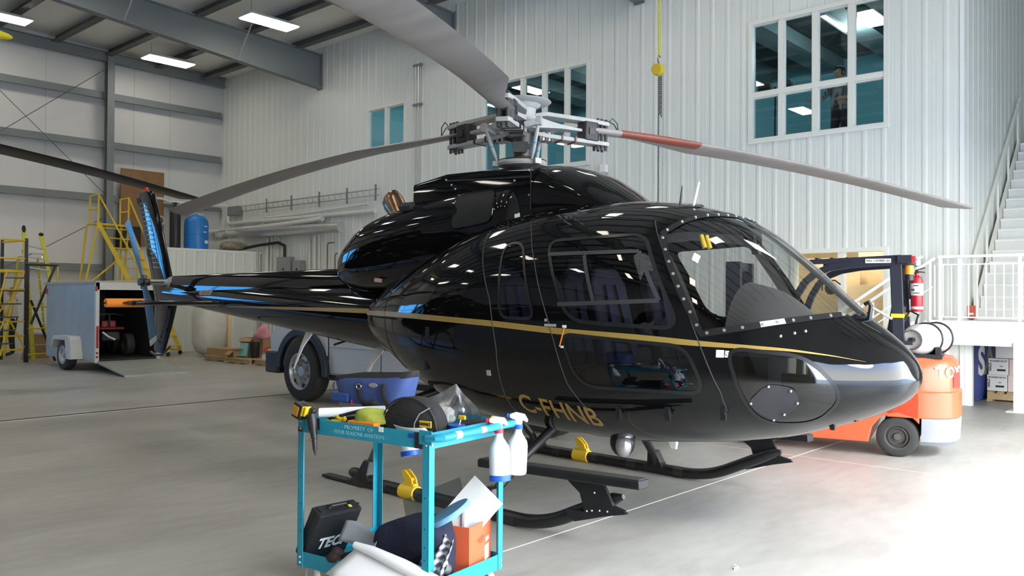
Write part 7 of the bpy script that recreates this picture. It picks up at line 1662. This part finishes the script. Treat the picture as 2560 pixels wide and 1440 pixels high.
# ============================================================ PEOPLE
M_skin = mat('skin', (0.50, 0.30, 0.22), 0.6, var=0.05)
def person(label, loc, rz, shirt, pants, hair, pose):
    t = thing('person', label, 'person', loc, rz)
    J = dict(pel=(0, 0, 0.95), sp=(0, 0, 1.15), ch=(0.0, 0, 1.36), nk=(0.01, 0, 1.50), hd=(0.03, 0, 1.60), tp=(0.03, 0, 1.73),
             lsh=(0, 0.19, 1.42), rsh=(0, -0.19, 1.42), lhp=(0, 0.10, 0.92), rhp=(0, -0.10, 0.92), lkn=(0.02, 0.11, 0.50), rkn=(0.04, -0.11, 0.50), lan=(-0.02, 0.11, 0.09), ran=(0, -0.12, 0.09), lto=(0.16, 0.13, 0.04), rto=(0.18, -0.14, 0.04))
    J.update(pose)
    Rr = dict(pel=0.15, sp=0.135, ch=0.15, nk=0.055, hd=0.095, tp=0.075, lsh=0.07, rsh=0.07, lhp=0.10, rhp=0.10, lkn=0.065, rkn=0.065, lan=0.045, ran=0.045, lto=0.04, rto=0.04, lel=0.045, rel=0.045, lwr=0.032, rwr=0.032)
    E = [('pel', 'sp'), ('sp', 'ch'), ('ch', 'nk'), ('nk', 'hd'), ('hd', 'tp'), ('ch', 'lsh'), ('ch', 'rsh'), ('lsh', 'lel'), ('lel', 'lwr'), ('rsh', 'rel'), ('rel', 'rwr'), ('pel', 'lhp'), ('pel', 'rhp'), ('lhp', 'lkn'), ('lkn', 'lan'), ('lan', 'lto'), ('rhp', 'rkn'), ('rkn', 'ran'), ('ran', 'rto')]
    for s in 'lr':
        w, e = Vector(J[s+'wr']), Vector(J[s+'el']); d = (w-e).normalized(); sd = d.cross(Vector((0, 0, 1)) if abs(d.z) < 0.9 else Vector((1, 0, 0))).normalized(); J[s+'pa'] = tuple(w+d*0.07); Rr[s+'pa'] = 0.03; E.append((s+'wr', s+'pa'))
        for k in range(4):
            o1 = w+d*0.09+sd*(0.018*(k-1.5)); o2 = w+d*(0.15-0.008*abs(k-1.2))+sd*(0.02*(k-1.5)); J[s+'f%d' % k] = tuple(o1); J[s+'g%d' % k] = tuple(o2); Rr[s+'f%d' % k] = 0.010; Rr[s+'g%d' % k] = 0.008; E += [(s+'pa', s+'f%d' % k), (s+'f%d' % k, s+'g%d' % k)]
        J[s+'th'] = tuple(w+d*0.07+sd*0.055); Rr[s+'th'] = 0.011; E.append((s+'wr', s+'th'))
    names = list(J); idx = {n: i for i, n in enumerate(names)}
    me = bpy.data.meshes.new('body'); me.from_pydata([J[n] for n in names], [(idx[a], idx[b]) for a, b in E], [])
    o = bpy.data.objects.new('body', me); COL.objects.link(o); md = o.modifiers.new('skin', 'SKIN'); sb = o.modifiers.new('sub', 'SUBSURF'); sb.levels = sb.render_levels = 1
    for n in names:
        v = me.skin_vertices[0].data[idx[n]]; r = Rr[n]; v.radius = (r, r)
        v.use_root = (n == 'pel')
    dg = bpy.context.evaluated_depsgraph_get(); m2 = bpy.data.meshes.new_from_object(o.evaluated_get(dg)); bpy.data.objects.remove(o)
    m2.name = 'body'; m2.materials.clear()
    for m in (M_skin, shirt, pants, M_brown): m2.materials.append(m)
    hand = [Vector(J['lwr']), Vector(J['rwr']), Vector(J['lel']), Vector(J['rel'])]
    for p in m2.polygons:
        c = p.center; p.use_smooth = True
        if c.z < 0.12: p.material_index = 3
        elif c.z < 0.98 and abs(c.y) < 0.26 and min((c-h).length for h in hand[:2]) > 0.13: p.material_index = 2
        elif min((c-h).length for h in hand[:2]) < 0.22: p.material_index = 0
        elif c.z > 1.47 and abs(c.y) < 0.12: p.material_index = 0
        else: p.material_index = 1
    bo = bpy.data.objects.new('body', m2); COL.objects.link(bo); bo.parent = t
    hx, hz = J['hd'][0], J['hd'][2]
    hr = MB().ball((hx-0.012, J['hd'][1], hz+0.055), 0.115, 16, (0.98, 0.84, 0.95)); hr.v = [v if not (v[0] > hx+0.045 and v[2] < hz+0.10) else (hx+0.03, v[1]*0.8, v[2]) for v in hr.v]; hr.build('hair', hair, t)
    MB().ball((hx+0.105, J['hd'][1], hz+0.02), 0.018, 8, (1.2, 0.8, 1.2)).build('nose', M_skin, t)
    for s in (-1, 1):
        MB().ball((hx+0.088, J['hd'][1]+s*0.034, hz+0.045), 0.012, 8).build('eye', M_paper, t); MB().ball((hx+0.0, J['hd'][1]+s*0.098, hz+0.02), 0.026, 8, (0.8, 0.4, 1.2)).build('ear', M_skin, t)
    MB().ball((hx+0.088, J['hd'][1], hz-0.03), 0.022, 8, (0.5, 1.1, 0.3)).build('mouth', mat('lips', (0.4, 0.16, 0.14), 0.6), t)
    return t
M_tee = mat('white_tshirt', (0.62, 0.60, 0.55), 0.85, var=0.05); M_drk = mat('dark_trousers', (0.025, 0.025, 0.03), 0.85, var=0.1); M_hair = mat('dark_hair', (0.03, 0.022, 0.018), 0.7)
person('person in a white t-shirt and dark trousers standing behind the work stand', (7.58, 23.95, 0), R(150), M_tee, M_drk, M_hair, dict(lel=(0.06, 0.30, 1.14), lwr=(0.20, 0.24, 0.98), rel=(0.05, -0.30, 1.14), rwr=(0.2, -0.25, 1.0)))
person('person in a dark checked shirt in the upper room behind the four-column window', (15.3, 5.75, 4.05), R(160), M_plaid, M_drk, M_hair, dict(lel=(0.05, 0.30, 1.15), lwr=(0.25, 0.22, 1.1), rel=(0.12, -0.30, 1.20), rwr=(0.36, -0.34, 1.16)))
t = thing('tripod_light', 'twin-headed work light on a thin stand in the upper room behind the window', 'work light', (15.2, 6.95, 4.05))
MB().cyl((0, 0, 0), (0, 0, 1.55), 0.018, n=8).build('stand_pole', M_bplastic, t)
for k in range(3): MB().cyl((0, 0, 0.45), (0.35*math.cos(k*2.1), 0.35*math.sin(k*2.1), 0.0), 0.012, n=6).build('stand_foot', M_bplastic, t)
for y in (-0.2, 0.2): MB().box((0, y, 1.55), (0.12, 0.26, 0.18)).build('lamp_head', M_bplastic, t, bev=0.02)
MB().tube([(0, -0.1, 1.62), (0, -0.06, 1.72), (0, 0.06, 1.72), (0, 0.1, 1.62)], 0.012, 6).build('lamp_handle', M_bplastic, t)
